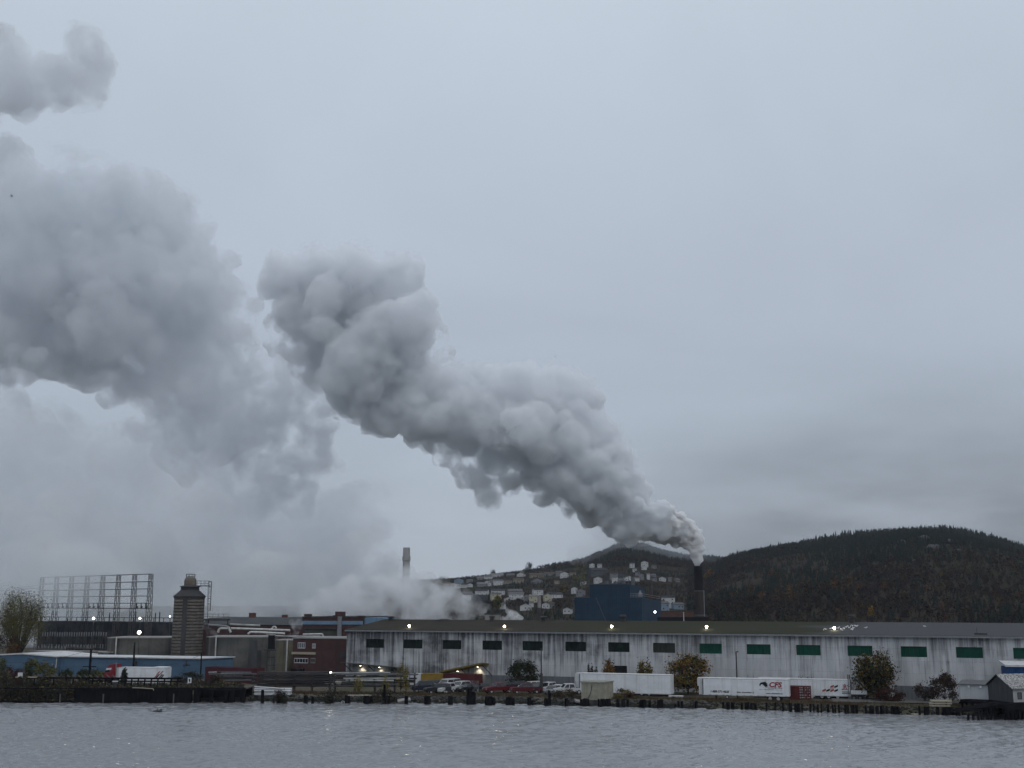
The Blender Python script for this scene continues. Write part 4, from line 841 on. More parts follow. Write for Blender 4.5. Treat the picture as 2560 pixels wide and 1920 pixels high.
wire(P2+Vector((0,0,h2_-4)), p3_.location+Vector((0,0,h3_-.3)), 1.5, 'wire from the plain pole to the pole at the blue building corner')
wire(P1+Vector((-1.2,-.4,h1_-.5)), at(-40, 1650, 232), 1.2, 'wire leaving the crossarm pole leftwards over the bushes')
for i, (v0, v1) in enumerate(((1471,1466), (1476,1472), (1486,1484), (1490,1489))):
    wire(at(-60, v0, 350), at(106, v1-4, 340), .4, ['uppermost','second','third','lowest'][i]+' hazy power line running left from the gantry above the willow', .06)

# ---------------------------------------------------------------- old timber dock on the left
def land(u, Y, v=1720): a = at(u, v, Y); return Vector((a.x, Y, gz(a.x, Y)))
DZ = 2.55
dA, dB = on(-60, 1757, 0), on(613, 1756.5, 0); dA.y -= .2; dB.y -= .2
dd = dB-dA; dl = dd.length; drot = math.atan2(dd.y, dd.x)
dk = thing('timber_dock', 'long black decaying timber dock overgrown with brush along the water', 'dock', (dA.x, dA.y, 0), drot)
fc = MB(); x = 0; rr = random.Random(2)
while x < dl-9.5:
    w = rr.uniform(.28, .42); fc.box(x, rr.uniform(0, .12), -1, x+w-.02, .4, DZ-.5-rr.uniform(0, .15)); x += w
fc.build('plank_wall', MT['black_timber'], dk); b_ = MB(); x = 0
while x < dl: w = rr.uniform(4, 8); b_.box(x, -.12+rr.uniform(-.05,.05), DZ-.48, min(x+w, dl)-.03, .5, DZ-.1+rr.uniform(-.06,.05)); x += w
b_.build('cap_beam', MT['black_timber'], dk); MB().box(0, .51, DZ-.35, dl, 9, DZ-.18).build('deck', MT['ground'], dk)
bk = MB(); bk.box(0, 2.2, -1.5, dl-9.6, 2.4, DZ-.36); bk.box(dl-9.6, 5.5, -1.5, dl, 5.7, DZ-.36); bk.build('back_wall', MT['black_timber'], dk)
for xx, w in ((dl-8.2, .55), (dl-6.0, .5), (dl-3.6, .8), (dl-2.6, .8), (dl-.75, .75), (2, .4), (9, .4), (14, .5), (20, .4), (27, .5), (32, .4), (37, .5)): MB().box(xx, -.3, -1, xx+w, .38, DZ-.5).build('fender_pile', MT['black_timber'], dk)
for xx in (14.3, 21.6, 33.5): MB().box(xx, -.42, -.2, xx+.22, -.31, 1.5).build('pale_batten', MT['grey_timber'], dk)
hs_ = MB(); hs_.path([(26+i*.5, -.16, DZ-.05-.25*(i/9)**2) for i in range(1, 8)]+[(30,-.2,DZ-.2),(30.15,-.2,DZ-.5)], .06, 6); hs_.build('rope', MT['pale_timber'], dk)
# barrier of stacked timbers on the dock
a0, a1 = at(62, 1690, 199), at(452, 1697, 197); t = thing('timber_barrier', 'low black timber barrier with slanting stubs on the dock in front of the red truck', 'barrier', (a0.x, a0.y, DZ-.2), math.atan2(a1.y-a0.y, a1.x-a0.x)); Lb2 = (a1-a0).length; hb2 = (a0.z+a1.z)/2-DZ+.2
MB().box(0, 0, hb2-.3, Lb2, .35, hb2).build('rail', MT['black_timber'], t); MB().box(Lb2*.42, .05, hb2-.75, Lb2, .3, hb2-.5).build('rail', MT['black_timber'], t)
for i in range(24): xx = Lb2*(i+.4)/24; MB().tube((xx,.18,0), (xx+.1,.18,hb2-.28), .14, n=6).build('post', MT['black_timber'], t)
for i in range(15): xx = 2+i*1.02; MB().tube((xx,.15,hb2-.1), (xx-.5-.1*(i%3),.15,hb2+.35+.1*(i%2)), .16, .12, 6).build('stub', MT['grey_timber'], t)
MB().box(-1.6, -.2, hb2-.1, 2.2, .3, hb2+.06).build('plank', MT['pale_timber'], t)
q = at(51, 1683, 199.5); t = thing('white_box', 'small white box standing on the plank end of the timber barrier', 'box', (q.x, q.y, q.z-.35)); MB().box(-.32,-.25,-.2,.32,.25,.40).build('body', MT['white_paint'], t); MB().box(-.35,-.28,.402,.35,.28,.46).build('lid', MT['white_dull'], t)
q = at(474, 1701, 199); t = thing('notice_sign', 'small white notice sign with a black mark on the dock brush', 'sign', (q.x, q.y, DZ-.2)); hh = q.z-DZ+.2; MB().box(-.05,.02,0,.05,.1,hh).build('post', MT['grey_timber'], t); MB().box(-.32,-.04,hh-.45,.32,.019,hh+.45).build('panel', MT['white_paint'], t); bq = MB(); bq.box(-.05,-.05,hh-.3,.14,-.043,hh+.25); bq.box(-.16,-.05,hh-.05,-.055,-.043,hh+.25); bq.build('mark', MT['lettering_black'], t)
q = at(292, 1712, 195.5); t = thing('bollard', 'dark mooring bollard with a pale top on the dock edge', 'bollard', (q.x, dA.y+(q.x-dA.x)*dd.y/dd.x+.9, DZ-.2)); MB().lathe([(.34,0),(.30,.7),(.42,.75),(.42,1.0),(.1,1.1)], 10).build('body', MT['steel_dark'], t); MB().box(-.45,-.2,1.06,.45,.2,1.22).build('cap', MT['white_dull'], t)
# low pale kerb blocks behind the barrier
q0 = at(330, 1706, 203); tag(MB().box(0,0,-.3,10,.5,.30).build('concrete_kerb', MT['concrete_pale'], loc=(q0.x, q0.y, DZ-.25)), 'long pale concrete kerb lying on the dock behind the barrier', 'kerb')

# ---------------------------------------------------------------- piles standing in the water
PM = MT['black_timber']
def pile_mesh(r, n, seed, wide):
    rp = random.Random(seed); b_ = MB(); V, F = [], []; ring = []
    for i in range(n):
        t = 2*math.pi*i/n; a = 1+rp.uniform(-.15, .15); x, y = r*a*math.cos(t), r*a*math.sin(t)*(.7 if wide else 1); ring.append((x, y))
    for z, s in ((-1.5, 1.05), (.4, 1.0), (.8, .97)): V += [(x*s, y*s, z) for x, y in ring]
    V += [(x*.92, y*.92, 1+rp.uniform(-.09, .06)) for x, y in ring]; V.append((0, 0, .93))
    for k in range(3): F += [(k*n+i, k*n+(i+1)%n, (k+1)*n+(i+1)%n, (k+1)*n+i) for i in range(n)]
    F += [(3*n+i, 3*n+(i+1)%n, 4*n) for i in range(n)]; b_.add(V, F); return b_
PW = [(190,28,1723),(285,16,1741),(330,25,1740),(375,45,1740)]
def z2(x, v=0): return 600+x/3.456
PL = []                                                      # (u centre, width px, top v)
for x, w, tp in ((190,28,1330),(293,16,1388),(330,25,1382),(375,45,1380),(565,35,1377),(628,26,1387),(770,72,1378),(925,50,1381),(1095,58,1381),(1135,22,1382),(1240,22,1292),(1262,30,1378),(1287,18,1378),(1435,34,1381),(1620,60,1386),(1815,44,1386),(1978,46,1320),(2015,44,1350),(2150,68,1388)): PL.append((600+x/3.456, w/3.456, 1340+tp/3.456))
for x, w, tp in ((75,64,1528),(122,20,1532),(262,74,1532),(428,34,1534),(455,18,1555),(572,34,1542),(594,22,1470),(606,24,1490),(750,34,1540),(875,20,1548),(918,58,1545),(1025,18,1545),(1060,44,1546),(1110,46,1546),(1190,26,1548),(1240,32,1548),(1278,26,1550),(1410,58,1555),(1468,22,1556),(1562,56,1555),(1688,18,1596),(1718,18,1564),(1748,20,1564),(1870,26,1566)): PL.append((1200+x/3.456, w/3.456, 1300+tp/3.456))
for x, w, tp in ((25,14,1384),(62,24,1384),(92,24,1384),(160,16,1386),(190,16,1386),(208,20,1384),(230,18,1388),(248,10,1390),(262,16,1392),(340,12,1388),(405,18,1388),(460,14,1392),(515,26,1390),(552,20,1394),(574,20,1392),(600,12,1396),(660,14,1396),(685,12,1398),(715,14,1398),(738,12,1398),(790,18,1400),(824,13,1400),(842,14,1402),(870,14,1402),(915,16,1402),(934,14,1402),(965,28,1403),(998,20,1404),(1065,14,1406),(1108,34,1408),(1148,24,1410),(1185,30,1410),(1216,18,1412),(1258,22,1412),(1280,22,1414),(1300,18,1416),(1455,18,1412),(1510,38,1418),(1587,24,1418),(1628,20,1420),(1660,50,1420),(1693,22,1422),(1735,30,1424),(1768,14,1424)): PL.append((1800+x/2.9105, w/2.9105, 1280+tp/2.9105))
WATU = [600, 870, 1000, 1200, 1400, 1560, 1700, 1840, 2000, 2150, 2250, 2420]; WATV = [1757, 1759, 1760, 1763, 1765.5, 1768, 1771, 1774, 1780, 1784, 1786, 1789]
SEG = [(760,'by the dock end'),(850,'below the dark pipe racks'),(1035,'below the pale pipe racks'),(1200,'below the dark parked cars'),(1425,'below the red pickups'),(1530,'below the beige block hut'),(1735,'below the plain white trailer'),(1850,'below the phone number on the trailer'),(1970,'below the bird logo trailer'),(2035,'below the red container'),(2140,'below the three-wheeled trailer'),(2262,'below the large autumn bush'),(2330,'left of the leaning lumber pile'),(2480,'below the leaning lumber pile')]
ORD = ['first','second','third','fourth','fifth','sixth','seventh','eighth','ninth','tenth','eleventh','twelfth','thirteenth','fourteenth','fifteenth','sixteenth','seventeenth','eighteenth','nineteenth','twentieth']
PMS = {}
cnt = {}
for i, (u, w, tv) in enumerate(sorted(PL)):
    wv = float(np.interp(u, WATU, WATV)); q = on(u, wv, 0); k = mpp(q.y); h = at_w(u, tv, q.y).z; rad = w*k/2; wide = w > 12
    key = ('wide' if wide else 'thin', i % 4)
    if key not in PMS: o = pile_mesh(1.0, 9 if wide else 7, i*7+1, wide).build('mooring_pile', PM); PMS[key] = o
    else: o = PMS[key].copy(); COL.objects.link(o)
    o.location = q+Vector((0, rad*.4, 0)); o.scale = (rad, rad, h); o.rotation_euler = (rr.uniform(-.03,.03), rr.uniform(-.04,.04), rr.uniform(-.2,.2) if wide else rr.uniform(0,6))
    seg = next(s for e, s in SEG if u < e); cnt[seg] = cnt.get(seg, 0)+1
    tall = (wv-tv) > 33
    tag(o, f"{'tall thin' if tall and not wide else 'tall' if tall else 'broad stump-like' if wide else 'thin'} black timber pile, {ORD[cnt[seg]-1]} from left {seg}", 'pile', 'old timber piles in the water')

# ---------------------------------------------------------------- trailers, truck, containers
def wheel(parent, x, y, z, r, w=.3, rimm='rim'):
    t = MB(); prof = [(r*.55,-w/2),(r*.92,-w/2),(r,-w*.32),(r,w*.32),(r*.92,w/2),(r*.55,w/2)]; t.lathe(prof, 20, cap=False)
    t.v = [(a, c, b_) for a, b_, c in t.v]; wh = t.build('wheel', MT['rubber'], parent); wh.location = (x, y, z)
    rm2 = MB().lathe([(.02,-w*.42),(r*.2,-w*.46),(r*.3,-w*.30),(r*.5,-w*.36),(r*.56,-w*.46),(r*.56,w*.4),(.02,w*.4)], 18); rm2.v = [(a, c, b_) for a, b_, c in rm2.v]; rm2.build('rim', MT[rimm], wh)
    return wh
def text(s, size, x, z, y, m, parent, shear=0.0, bold=.0, name='lettering', align='LEFT', width=None):
    c = bpy.data.curves.new('text', 'FONT'); c.body = s; c.size = size; c.extrude = .004; c.shear = shear; c.offset = bold; c.align_x = align; c.resolution_u = 3
    o = bpy.data.objects.new('text', c); COL.objects.link(o); dg = bpy.context.evaluated_depsgraph_get(); me = bpy.data.meshes.new_from_object(o.evaluated_get(dg)); bpy.data.objects.remove(o)
    me.materials.clear(); me.materials.append(MT[m]); t = bpy.data.objects.new(name, me); COL.objects.link(t); t.parent = parent; t.location = (x, y, z); t.rotation_euler = (R(90), 0, 0); xs_ = [v.co.x for v in me.vertices]; s_ = width/(max(xs_)-min(xs_)) if width else 1; t.scale = (s_, 1, 1); t.location.x = x-min(xs_)*s_; return t
def trailer(u0, u1, v0t, v1t, vb0, Y0, Y1, lab, reefer=True, wheels=(), name='box_trailer', zground=.8, ribs=False, grey_top=True):
    A = at(u0, v0t, Y0); B = at(u1, v1t, Y1); L_ = math.hypot(B.x-A.x, B.y-A.y); rot = math.atan2(B.y-A.y, B.x-A.x); zt = (A.z+B.z)/2; zf = at(u0, vb0, Y0).z
    t = thing(name, lab, 'trailer', (A.x, A.y, zground), rot, 'box trailers parked on the shore'); H = zt-zground; F_ = zf-zground; W_ = 2.6
    x0 = 1.0 if reefer else 0
    bo = MB().box(x0, 0, F_, L_, W_, H-.13); body = bo.build('body', MT['white_paint'], t)
    MB().box(x0-.02, -.02, H-.129, L_+.02, W_+.02, H).build('top_rail', MT['white_dull'] if grey_top else MT['white_paint'], t)
    br_ = MB().box(x0-.01, -.025, F_-.14, L_+.01, W_+.025, F_-.001); br_.build('bottom_rail', MT['white_dull'], t)
    if ribs:
        rb = MB()
        for xx in np.arange(x0+.6, L_-.3, .62): rb.box(xx, -.022, F_+.02, xx+.05, .0, H-.15)
        rb.build('side_posts', MT['white_dull'], t)
    if reefer:
        un = MB().box(.0, .35, H-1.35, x0-.01, W_-.35, H-.02); un.box(.25, .3, F_-.1, x0-.01, W_-.3, H-1.36); un.build('cooling_unit', MT['white_dull'], t)
        MB().box(-.02, .5, H-1.0, .0, .85, H-.35).build('grille', MT['steel_dark'], t); MB().box(x0-.10, -.012, F_, x0+.06, .01, H-.14).build('corner_post', MT['steel_grey'], t)
    lg = MB()
    for yy in (.5, W_-.7): lg.box(L_*.19, yy, .1, L_*.19+.16, yy+.16, F_-.14); lg.box(L_*.19-.12, yy-.05, 0, L_*.19+.28, yy+.2, .12)
    lg.build('landing_gear', MT['steel_dark'], t)
    ch = MB().box(L_*.62, .5, F_-.42, L_*.97, W_-.5, F_-.15); ch.build('bogie', MT['steel_dark'], t)
    for xx in wheels:
        for yy in (.22, W_-.22): wheel(t, xx, yy, .50, .5, .42)
    MB().box(L_-.12, .15, F_-.75, L_-.02, W_-.15, F_-.6).build('bumper', MT['steel_dark'], t)
    return t, L_, F_, H
gz_t = .72
t1, L1, F1, H1 = trailer(1436, 1675, 1681.5, 1688.5, 1727.5, 201, 195, 'plain white box trailer behind the beige block hut', True, (12.2, 13.5), zground=.82)
t2_, L2, F2, H2 = trailer(1742, 1971, 1692.5, 1700.5, 1734.5, 191, 186.5, 'white box trailer with a black bird head and red CFS lettering', True, (12.0, 13.3), zground=gz_t)
wheel(t2_, L2*.335, -.35, .62, .30, .2)
def pxt(t, u, v): return loc_on(t, u, v)
x, z = pxt(t2_, 1720+1605/7.9, 1717.3); xe, _ = pxt(t2_, 1720+1862/7.9, 1717); text('CFS', 1.08, x, z, -.006, 'lettering_red', t2_, .2, .045, width=xe-x)
s0, z0 = pxt(t2_, 1720+445/7.9, 1640+718/7.9); s1, _ = pxt(t2_, 1720+815/7.9, 1730); text('1-888-571-4625', .50, s0, z0, -.006, 'lettering_black', t2_, .2, .02, width=s1-s0)
s0, z0 = pxt(t2_, 1720+1545/7.9, 1640+750/7.9); s1, _ = pxt(t2_, 1720+1865/7.9, 1730); text('www.cfsystems.ca', .32, s0, z0, -.006, 'lettering_black', t2_, 0, .01, width=s1-s0)
eg = MB()                                                     # the black bird head emblem
def pp(x, y): a, b_ = pxt(t2_, 1720+x/7.9, 1640+y/7.9); return (a, b_)
pts = [(1412,590),(1410,555),(1435,525),(1490,512),(1545,508),(1535,525),(1575,545),(1552,555),(1595,575),(1560,582),(1590,605),(1545,600),(1575,632),(1530,612),(1500,585),(1470,560),(1448,560),(1432,575),(1428,600)]
V = [pp(*q) for q in pts]; cen = pp(1500, 550); b_ = MB(); b_.add([(x, -.010, z) for x, z in V]+[(x, -.004, z) for x, z in V], [tuple(range(len(V)))]+[(i, (i+1)%len(V), len(V)+(i+1)%len(V), len(V)+i) for i in range(len(V))]); b_.build('emblem', MT['lettering_black'], t2_)
for (xa, xb, ya, hgt) in ((1580,1860,640,.16), (1412,1855,668,.10), (965,1300,728,.22)):
    (s0, z0), (s1, _) = pp(xa, ya), pp(xb, ya); b_ = MB(); rq = random.Random(xa); xx = s0
    while xx < s1: w = rq.uniform(.05, .16); b_.box(xx, -.010, z0, min(xx+w, s1), -.004, z0+hgt*rq.uniform(.7, 1)); xx += w+.04+(.14 if rq.random() < .2 else 0)
    b_.build('lettering', MT['lettering_black'], t2_)
b_ = MB()
for xx in np.linspace(2, L2-.6, 12): b_.box(xx, -.035, F2-.10, xx+.3, -.026, F2-.04)
b_.build('marker_strips', MT['steel_grey'], t2_)
t3, L3, F3, H3 = trailer(1893, 2124, 1693, 1701.5, 1733, 195, 189.5, 'white ribbed box trailer with slanted red and black blocks and the letters JR', False, (), zground=.78, ribs=True)
def pj(x, y): return pxt(t3, 1920+x/6.506, 1640+y/6.506)
for cx_, cy_, m in ((915,558,'stripe_rust'),(980,558,'lettering_black'),(1045,495,'stripe_rust'),(1045,530,'stripe_pink'),(1045,562,'stripe_rust'),(1110,497,'lettering_black'),(1110,562,'lettering_black')):
    q = [pj(cx_-31, cy_+26), pj(cx_+28, cy_+2), pj(cx_+28, cy_-28), pj(cx_-31, cy_-4)]; b_ = MB(); b_.add([(x, -.036, z) for x, z in q]+[(x, -.024, z) for x, z in q], [(0,1,2,3)]+[(i, (i+1)%4, 4+(i+1)%4, 4+i) for i in range(4)]); b_.build('stripe_block', MT[m], t3)
s0, zf = pj(1200, 580); s1, zt = pj(1325, 405); MB().box(s0, -.04, zf, s1, -.024, zt).build('end_panel', MT['white_paint'], t3)
s0, z0 = pj(1208, 530); s1, _ = pj(1285, 530); text('JR', 1.0, s0, z0, -.048, 'lettering_red', t3, 0, .02, width=s1-s0)
(s0, z0), (s1, _) = pj(1200, 552), pj(1292, 552); b_ = MB(); xx = s0
while xx < s1: b_.box(xx, -.048, z0, xx+.10, -.041, z0+.2); xx += .17
b_.build('lettering', MT['lettering_red'], t3)
for x in (880, 988, 1135): s, z = pj(x, 698); wheel(t3, s, .25, .52, .52, .42); wheel(t3, s, 2.3, .52, .52, .42)
s0, z0 = pj(1205, 610); s1, z1 = pj(1330, 580); b_ = MB(); b_.box(s0, -.05, z0-.02, s1, -.02, z0+.08); b_.box(s0, -.05, z1-.1, s1, -.02, z1); b_.build('tail_bars', MT['steel_dark'], t3)
s0, z0 = pj(690, 690); s1, z1 = pj(760, 640); MB().add([(s0,-.02,F3-.14),(s1,-.02,F3-.14),(s1-.4,-.02,z0),(s0,-.02,z0),(s0,.1,F3-.14),(s1,.1,F3-.14),(s1-.4,.1,z0),(s0,.1,z0)], [(0,1,2,3),(4,5,6,7),(0,1,5,4),(1,2,6,5),(2,3,7,6),(3,0,4,7)]).build('side_skirt', MT['white_dull'], t3)
# flatbed with a folded ramp behind it
A = at(2127, 1741, 189); t = thing('flatbed_trailer', 'short white flatbed trailer with a folded A-frame ramp beside the autumn bush', 'trailer', (A.x, A.y, .78), R(-14))
MB().box(0, 0, 1.0, 2.6, 2.4, 1.6).build('deck', MT['white_dull'], t); MB().box(.0, .2, .45, 2.2, 2.2, .98).build('chassis', MT['steel_dark'], t)
b_ = MB()
for yy in (.1, 2.2): b_.tube((2.4,yy,1.6), (.9,yy,3.1), .06, n=6); b_.tube((1.7,yy,3.0), (2.9,yy,1.7), .07, n=6); b_.tube((.6,yy,1.6), (1.1,yy,2.8), .05, n=6)
b_.build('ramp_frame', MT['white_dull'], t); b_ = MB()
for xx in (-.35, -.05): b_.box(xx, 0, .2, xx+.12, .12, 4.1); b_.box(xx, 2.2, .2, xx+.12, 2.32, 4.1)
for zz in (1.0, 2.2, 3.4, 4.0): b_.box(-.35, .02, zz, .07, .10, zz+.1)
b_.build('mast', MT['steel_grey'], t)
for xx in (.5, 1.5): wheel(t, xx, .2, .42, .42, .3, 'steel_grey'); wheel(t, xx, 2.2, .42, .42, .3, 'steel_grey')
def container(u0, u1, vt0, vt1, Y0, Y1, lab, m, z0, W_=2.4, doors=False):
    A = at(u0, vt0, Y0); B = at(u1, vt1, Y1); L_ = math.hypot(B.x-A.x, B.y-A.y); rot = math.atan2(B.y-A.y, B.x-A.x); H = (A.z+B.z)/2-z0
    t = thing('shipping_container', lab, 'container', (A.x, A.y, z0), rot, 'shipping containers in the yard'); MB().box(.03, .03, .12, L_-.03, W_-.03, H-.1).build('body', m, t); f_ = MB()
    for xx in (0, L_-.12):
        for yy in (0, W_-.12): f_.box(xx, yy, 0, xx+.12, yy+.12, H)
    for zz in (0, H-.12):
        for yy in (0, W_-.12): f_.box(.121, yy+.002, zz, L_-.121, yy+.118, zz+.118)
        for xx in (0, L_-.12): f_.box(xx+.002, .121, zz, xx+.118, W_-.121, zz+.118)
    f_.build('frame', m, t); return t, L_, H
rc, Lc, Hc = container(1972, 2025, 1715.5, 1717, 189.6, 188.6, 'small dark-red container with white marks between the two lettered trailers', MT['red_box'], .7)
s0, _ = loc_on(rc, 1999, 1730)
for i in range(4): MB().tube((s0+.15+i*.36,-.03,.15), (s0+.15+i*.36,-.03,Hc-.12), .022, n=5).build('lock_rod', MT['galv'], rc)
b_ = MB(); rq = random.Random(9)
for zz in (.5, .9, 1.35, 1.75, 2.1):
    for xx in np.arange(s0, Lc-.2, .3):
        if rq.random() < .65: b_.box(xx, -.02, zz, xx+rq.uniform(.08,.25), .028, zz+.1)
b_.build('lettering', MT['rail_white'], rc)
mc, Lc, Hc = container(513, 642, 1671, 1667, 232, 226, 'long maroon container behind the pipe racks below the stained tank', MT['maroon_box'], .8)
for v_, a_, c_ in ((1681, 522, 541), (1684.5, 553, 606), (1694, 537, 634)):
    p_, q_ = at(a_, v_, 222), at(c_, v_-.6, 221); tag(MB().tube((0,0,0), q_-p_, .14, n=8).build('steel_pipe', MT['pipe_pale'], loc=p_), f"single pale pipe, {'short one at the left end' if a_ == 522 else 'upper long one' if a_ == 553 else 'lower long one'} in front of the maroon container", 'pipe', 'pipes on the left rack')
container(1108, 1140, 1684, 1685, 214, 212.5, 'dark-red container at the low end of the yellow-edged canopy', MT['red_box'], .9)
container(1141, 1190, 1685, 1685.5, 212, 210, 'red container at the high end of the yellow-edged canopy', MT['red_box'], .9)
container(1053, 1107, 1684, 1685, 216, 214, 'mustard-yellow container beside a white one left of the red containers', MT['yellow_box'], .9)
container(1026, 1052, 1684, 1684.5, 217, 216, 'white container end left of the mustard-yellow container', MT['white_dull'], .9)
# wire fence before the red containers
A = at(1102, 1697, 209); B = at(1196, 1697, 205); L_ = math.hypot(B.x-A.x, B.y-A.y); t = thing('chainlink_fence', 'thin galvanised mesh fence in front of the red containers', 'fence', (A.x, A.y, .9), math.atan2(B.y-A.y, B.x-A.x)); b_ = MB()
for xx in np.linspace(0, L_, 7): MB().tube((xx,0,-.2), (xx,0,2.0), .04, n=6).build('post', MT['galv'], t)
for zz in (.1, 1.0, 1.95): b_.tube((0,0,zz), (L_,0,zz), .022, n=4)
for i in range(36): xx = L_*i/36; b_.tube((xx,0,.1), (min(xx+1.85, L_),0,1.95), .008, n=3); b_.tube((min(xx+1.85, L_),0,.1), (xx,0,1.95), .008, n=3)
b_.build('mesh_panel', MT['galv'], t)
# red highway tractor with its trailer
A = at(287, 1668, 226); B = at(414, 1667.5, 224); L_ = math.hypot(B.x-A.x, B.y-A.y); rot = math.atan2(B.y-A.y, B.x-A.x); zg = .9; H = A.z-zg; F_ = H-2.75
tt = thing('semi_trailer', 'white semi trailer with slanted dark stripes coupled to the red truck', 'trailer', (A.x, A.y, zg), rot); MB().box(.9, 0, F_, L_, 2.5, H-.1).build('body', MT['white_paint'], tt); MB().box(.88, -.02, H-.099, L_+.02, 2.52, H).build('top_rail', MT['white_dull'], tt); MB().box(.89, -.02, F_-.16, L_+.01, 2.52, F_-.001).build('bottom_rail', MT['white_dull'], tt)
MB().box(.15, .3, F_+.6, .89, 2.2, H-.15).build('cooling_unit', MT['white_dull'], tt); MB().box(L_-2.6, .2, H+.002, L_-.1, 2.3, H+.14).build('roof_hatch', MT['white_paint'], tt)
for i, (u, v) in enumerate(((389,1692),(395,1690),(396,1683),(402,1690),(404,1682),(406,1691))):
    s, z = loc_on(tt, u, v); b_ = MB(); b_.add([(s-.45,-.02,z-.3),(s-.15,-.02,z-.3),(s+.45,-.02,z+.35),(s+.15,-.02,z+.35)]+[(s-.45,.0,z-.3),(s-.15,.0,z-.3),(s+.45,.0,z+.35),(s+.15,.0,z+.35)], [(0,1,2,3),(0,1,5,4),(1,2,6,5),(2,3,7,6),(3,0,4,7)]); b_.build('stripe_block', MT['stripe_rust' if i % 2 == 0 else 'lettering_black'], tt)
for xx in (L_-1.6, L_-2.9):
    for yy in (.22, 2.28): wheel(tt, xx, yy, .5, .5, .42)
tk = thing('semi_truck', 'red highway truck with a sloping hood facing left before the blue building', 'truck', (A.x, A.y, zg), rot)
MT['red_paint'] = mat('red_paint', (.20,.012,.022), (.16,.012,.02), nscale=1, rough=.35, spec=.5)
cab = MB().prism([(-3.2,.9),(-3.1,1.9),(-2.3,2.15),(-1.75,3.0),(-1.3,3.75),(.05,3.85),(.05,.9)], .1, 2.4); cab.build('cab', MT['red_paint'], tk)
MB().prism([(-2.15,2.25),(-1.72,2.95),(-1.15,2.95),(-1.15,2.2)], .085, .099).build('side_window', MT['glass_dark'], tk)
MB().prism([(-2.02,2.62),(-1.8,3.02),(-.75,3.1),(-.8,2.74)], .06, .084).build('sun_visor', MT['white_paint'], tk)
for yy in (.12, 1.95): MB().box(-3.25, yy, 1.45, -3.12, yy+.4, 1.75).build('headlight', MT['rim'], tk)
MB().box(-3.4, .1, .45, -3.1, 2.4, .89).build('bumper', MT['galv'], tk); MB().box(-3.0, .5, .5, 2.6, 2.0, .89).build('chassis', MT['steel_dark'], tk); MB().tube((.25,.1,1.0), (.25,.1,4.1), .09, n=8).build('exhaust_stack', MT['galv'], tk)
for xx in (-2.3, 1.0, 2.2):
    for yy in (.25, 2.25): wheel(tk, xx, yy, .5, .5, .4)

# ---------------------------------------------------------------- cars in the yard
PAINT = {k: mat('paint_'+k, c, rough=.3, spec=.5) for k, c in {'red': (.085,.008,.013), 'darkred': (.07,.008,.013), 'white': (.45,.46,.47), 'black': (.012,.013,.016), 'navy': (.012,.018,.035), 'teal': (.012,.028,.034), 'grey': (.10,.105,.115)}.items()}
PROF = {
 'pickup': dict(L=5.6, W=1.95, body=[(-2.8,.45),(-2.78,.95),(-2.6,1.08),(-1.2,1.15),(2.75,1.12),(2.8,.5)], cab=[(-1.25,1.1),(-.55,1.82),(.95,1.84),(1.12,1.1)], win=[(-1.0,1.18),(-.5,1.72),(.85,1.74),(.98,1.18)], ax=(-1.85,1.75), wr=.39),
 'suv': dict(L=4.7, W=1.85, body=[(-2.35,.42),(-2.33,.9),(-2.15,1.02),(-1.0,1.1),(2.3,1.1),(2.35,.5)], cab=[(-1.1,1.05),(-.35,1.7),(1.95,1.72),(2.3,1.05)], win=[(-.85,1.12),(-.3,1.62),(1.85,1.63),(2.08,1.12)], ax=(-1.45,1.4), wr=.36),
 'sedan': dict(L=4.6, W=1.78, body=[(-2.3,.38),(-2.28,.72),(-2.0,.86),(-1.0,.95),(1.5,.98),(2.25,.95),(2.3,.45)], cab=[(-1.15,.92),(-.35,1.42),(.9,1.43),(1.75,.95)], win=[(-.92,.97),(-.3,1.35),(.85,1.36),(1.4,.97)], ax=(-1.4,1.38), wr=.33),
 'van': dict(L=5.0, W=2.0, body=[(-2.5,.42),(-2.48,.95),(-2.2,1.15),(-1.5,1.25),(2.45,1.25),(2.5,.45)], cab=[(-1.6,1.2),(-.9,2.0),(2.4,2.02),(2.5,1.2)], win=[(-1.3,1.3),(-.82,1.88),(2.2,1.9),(2.25,1.3)], ax=(-1.6,1.55), wr=.37),
}
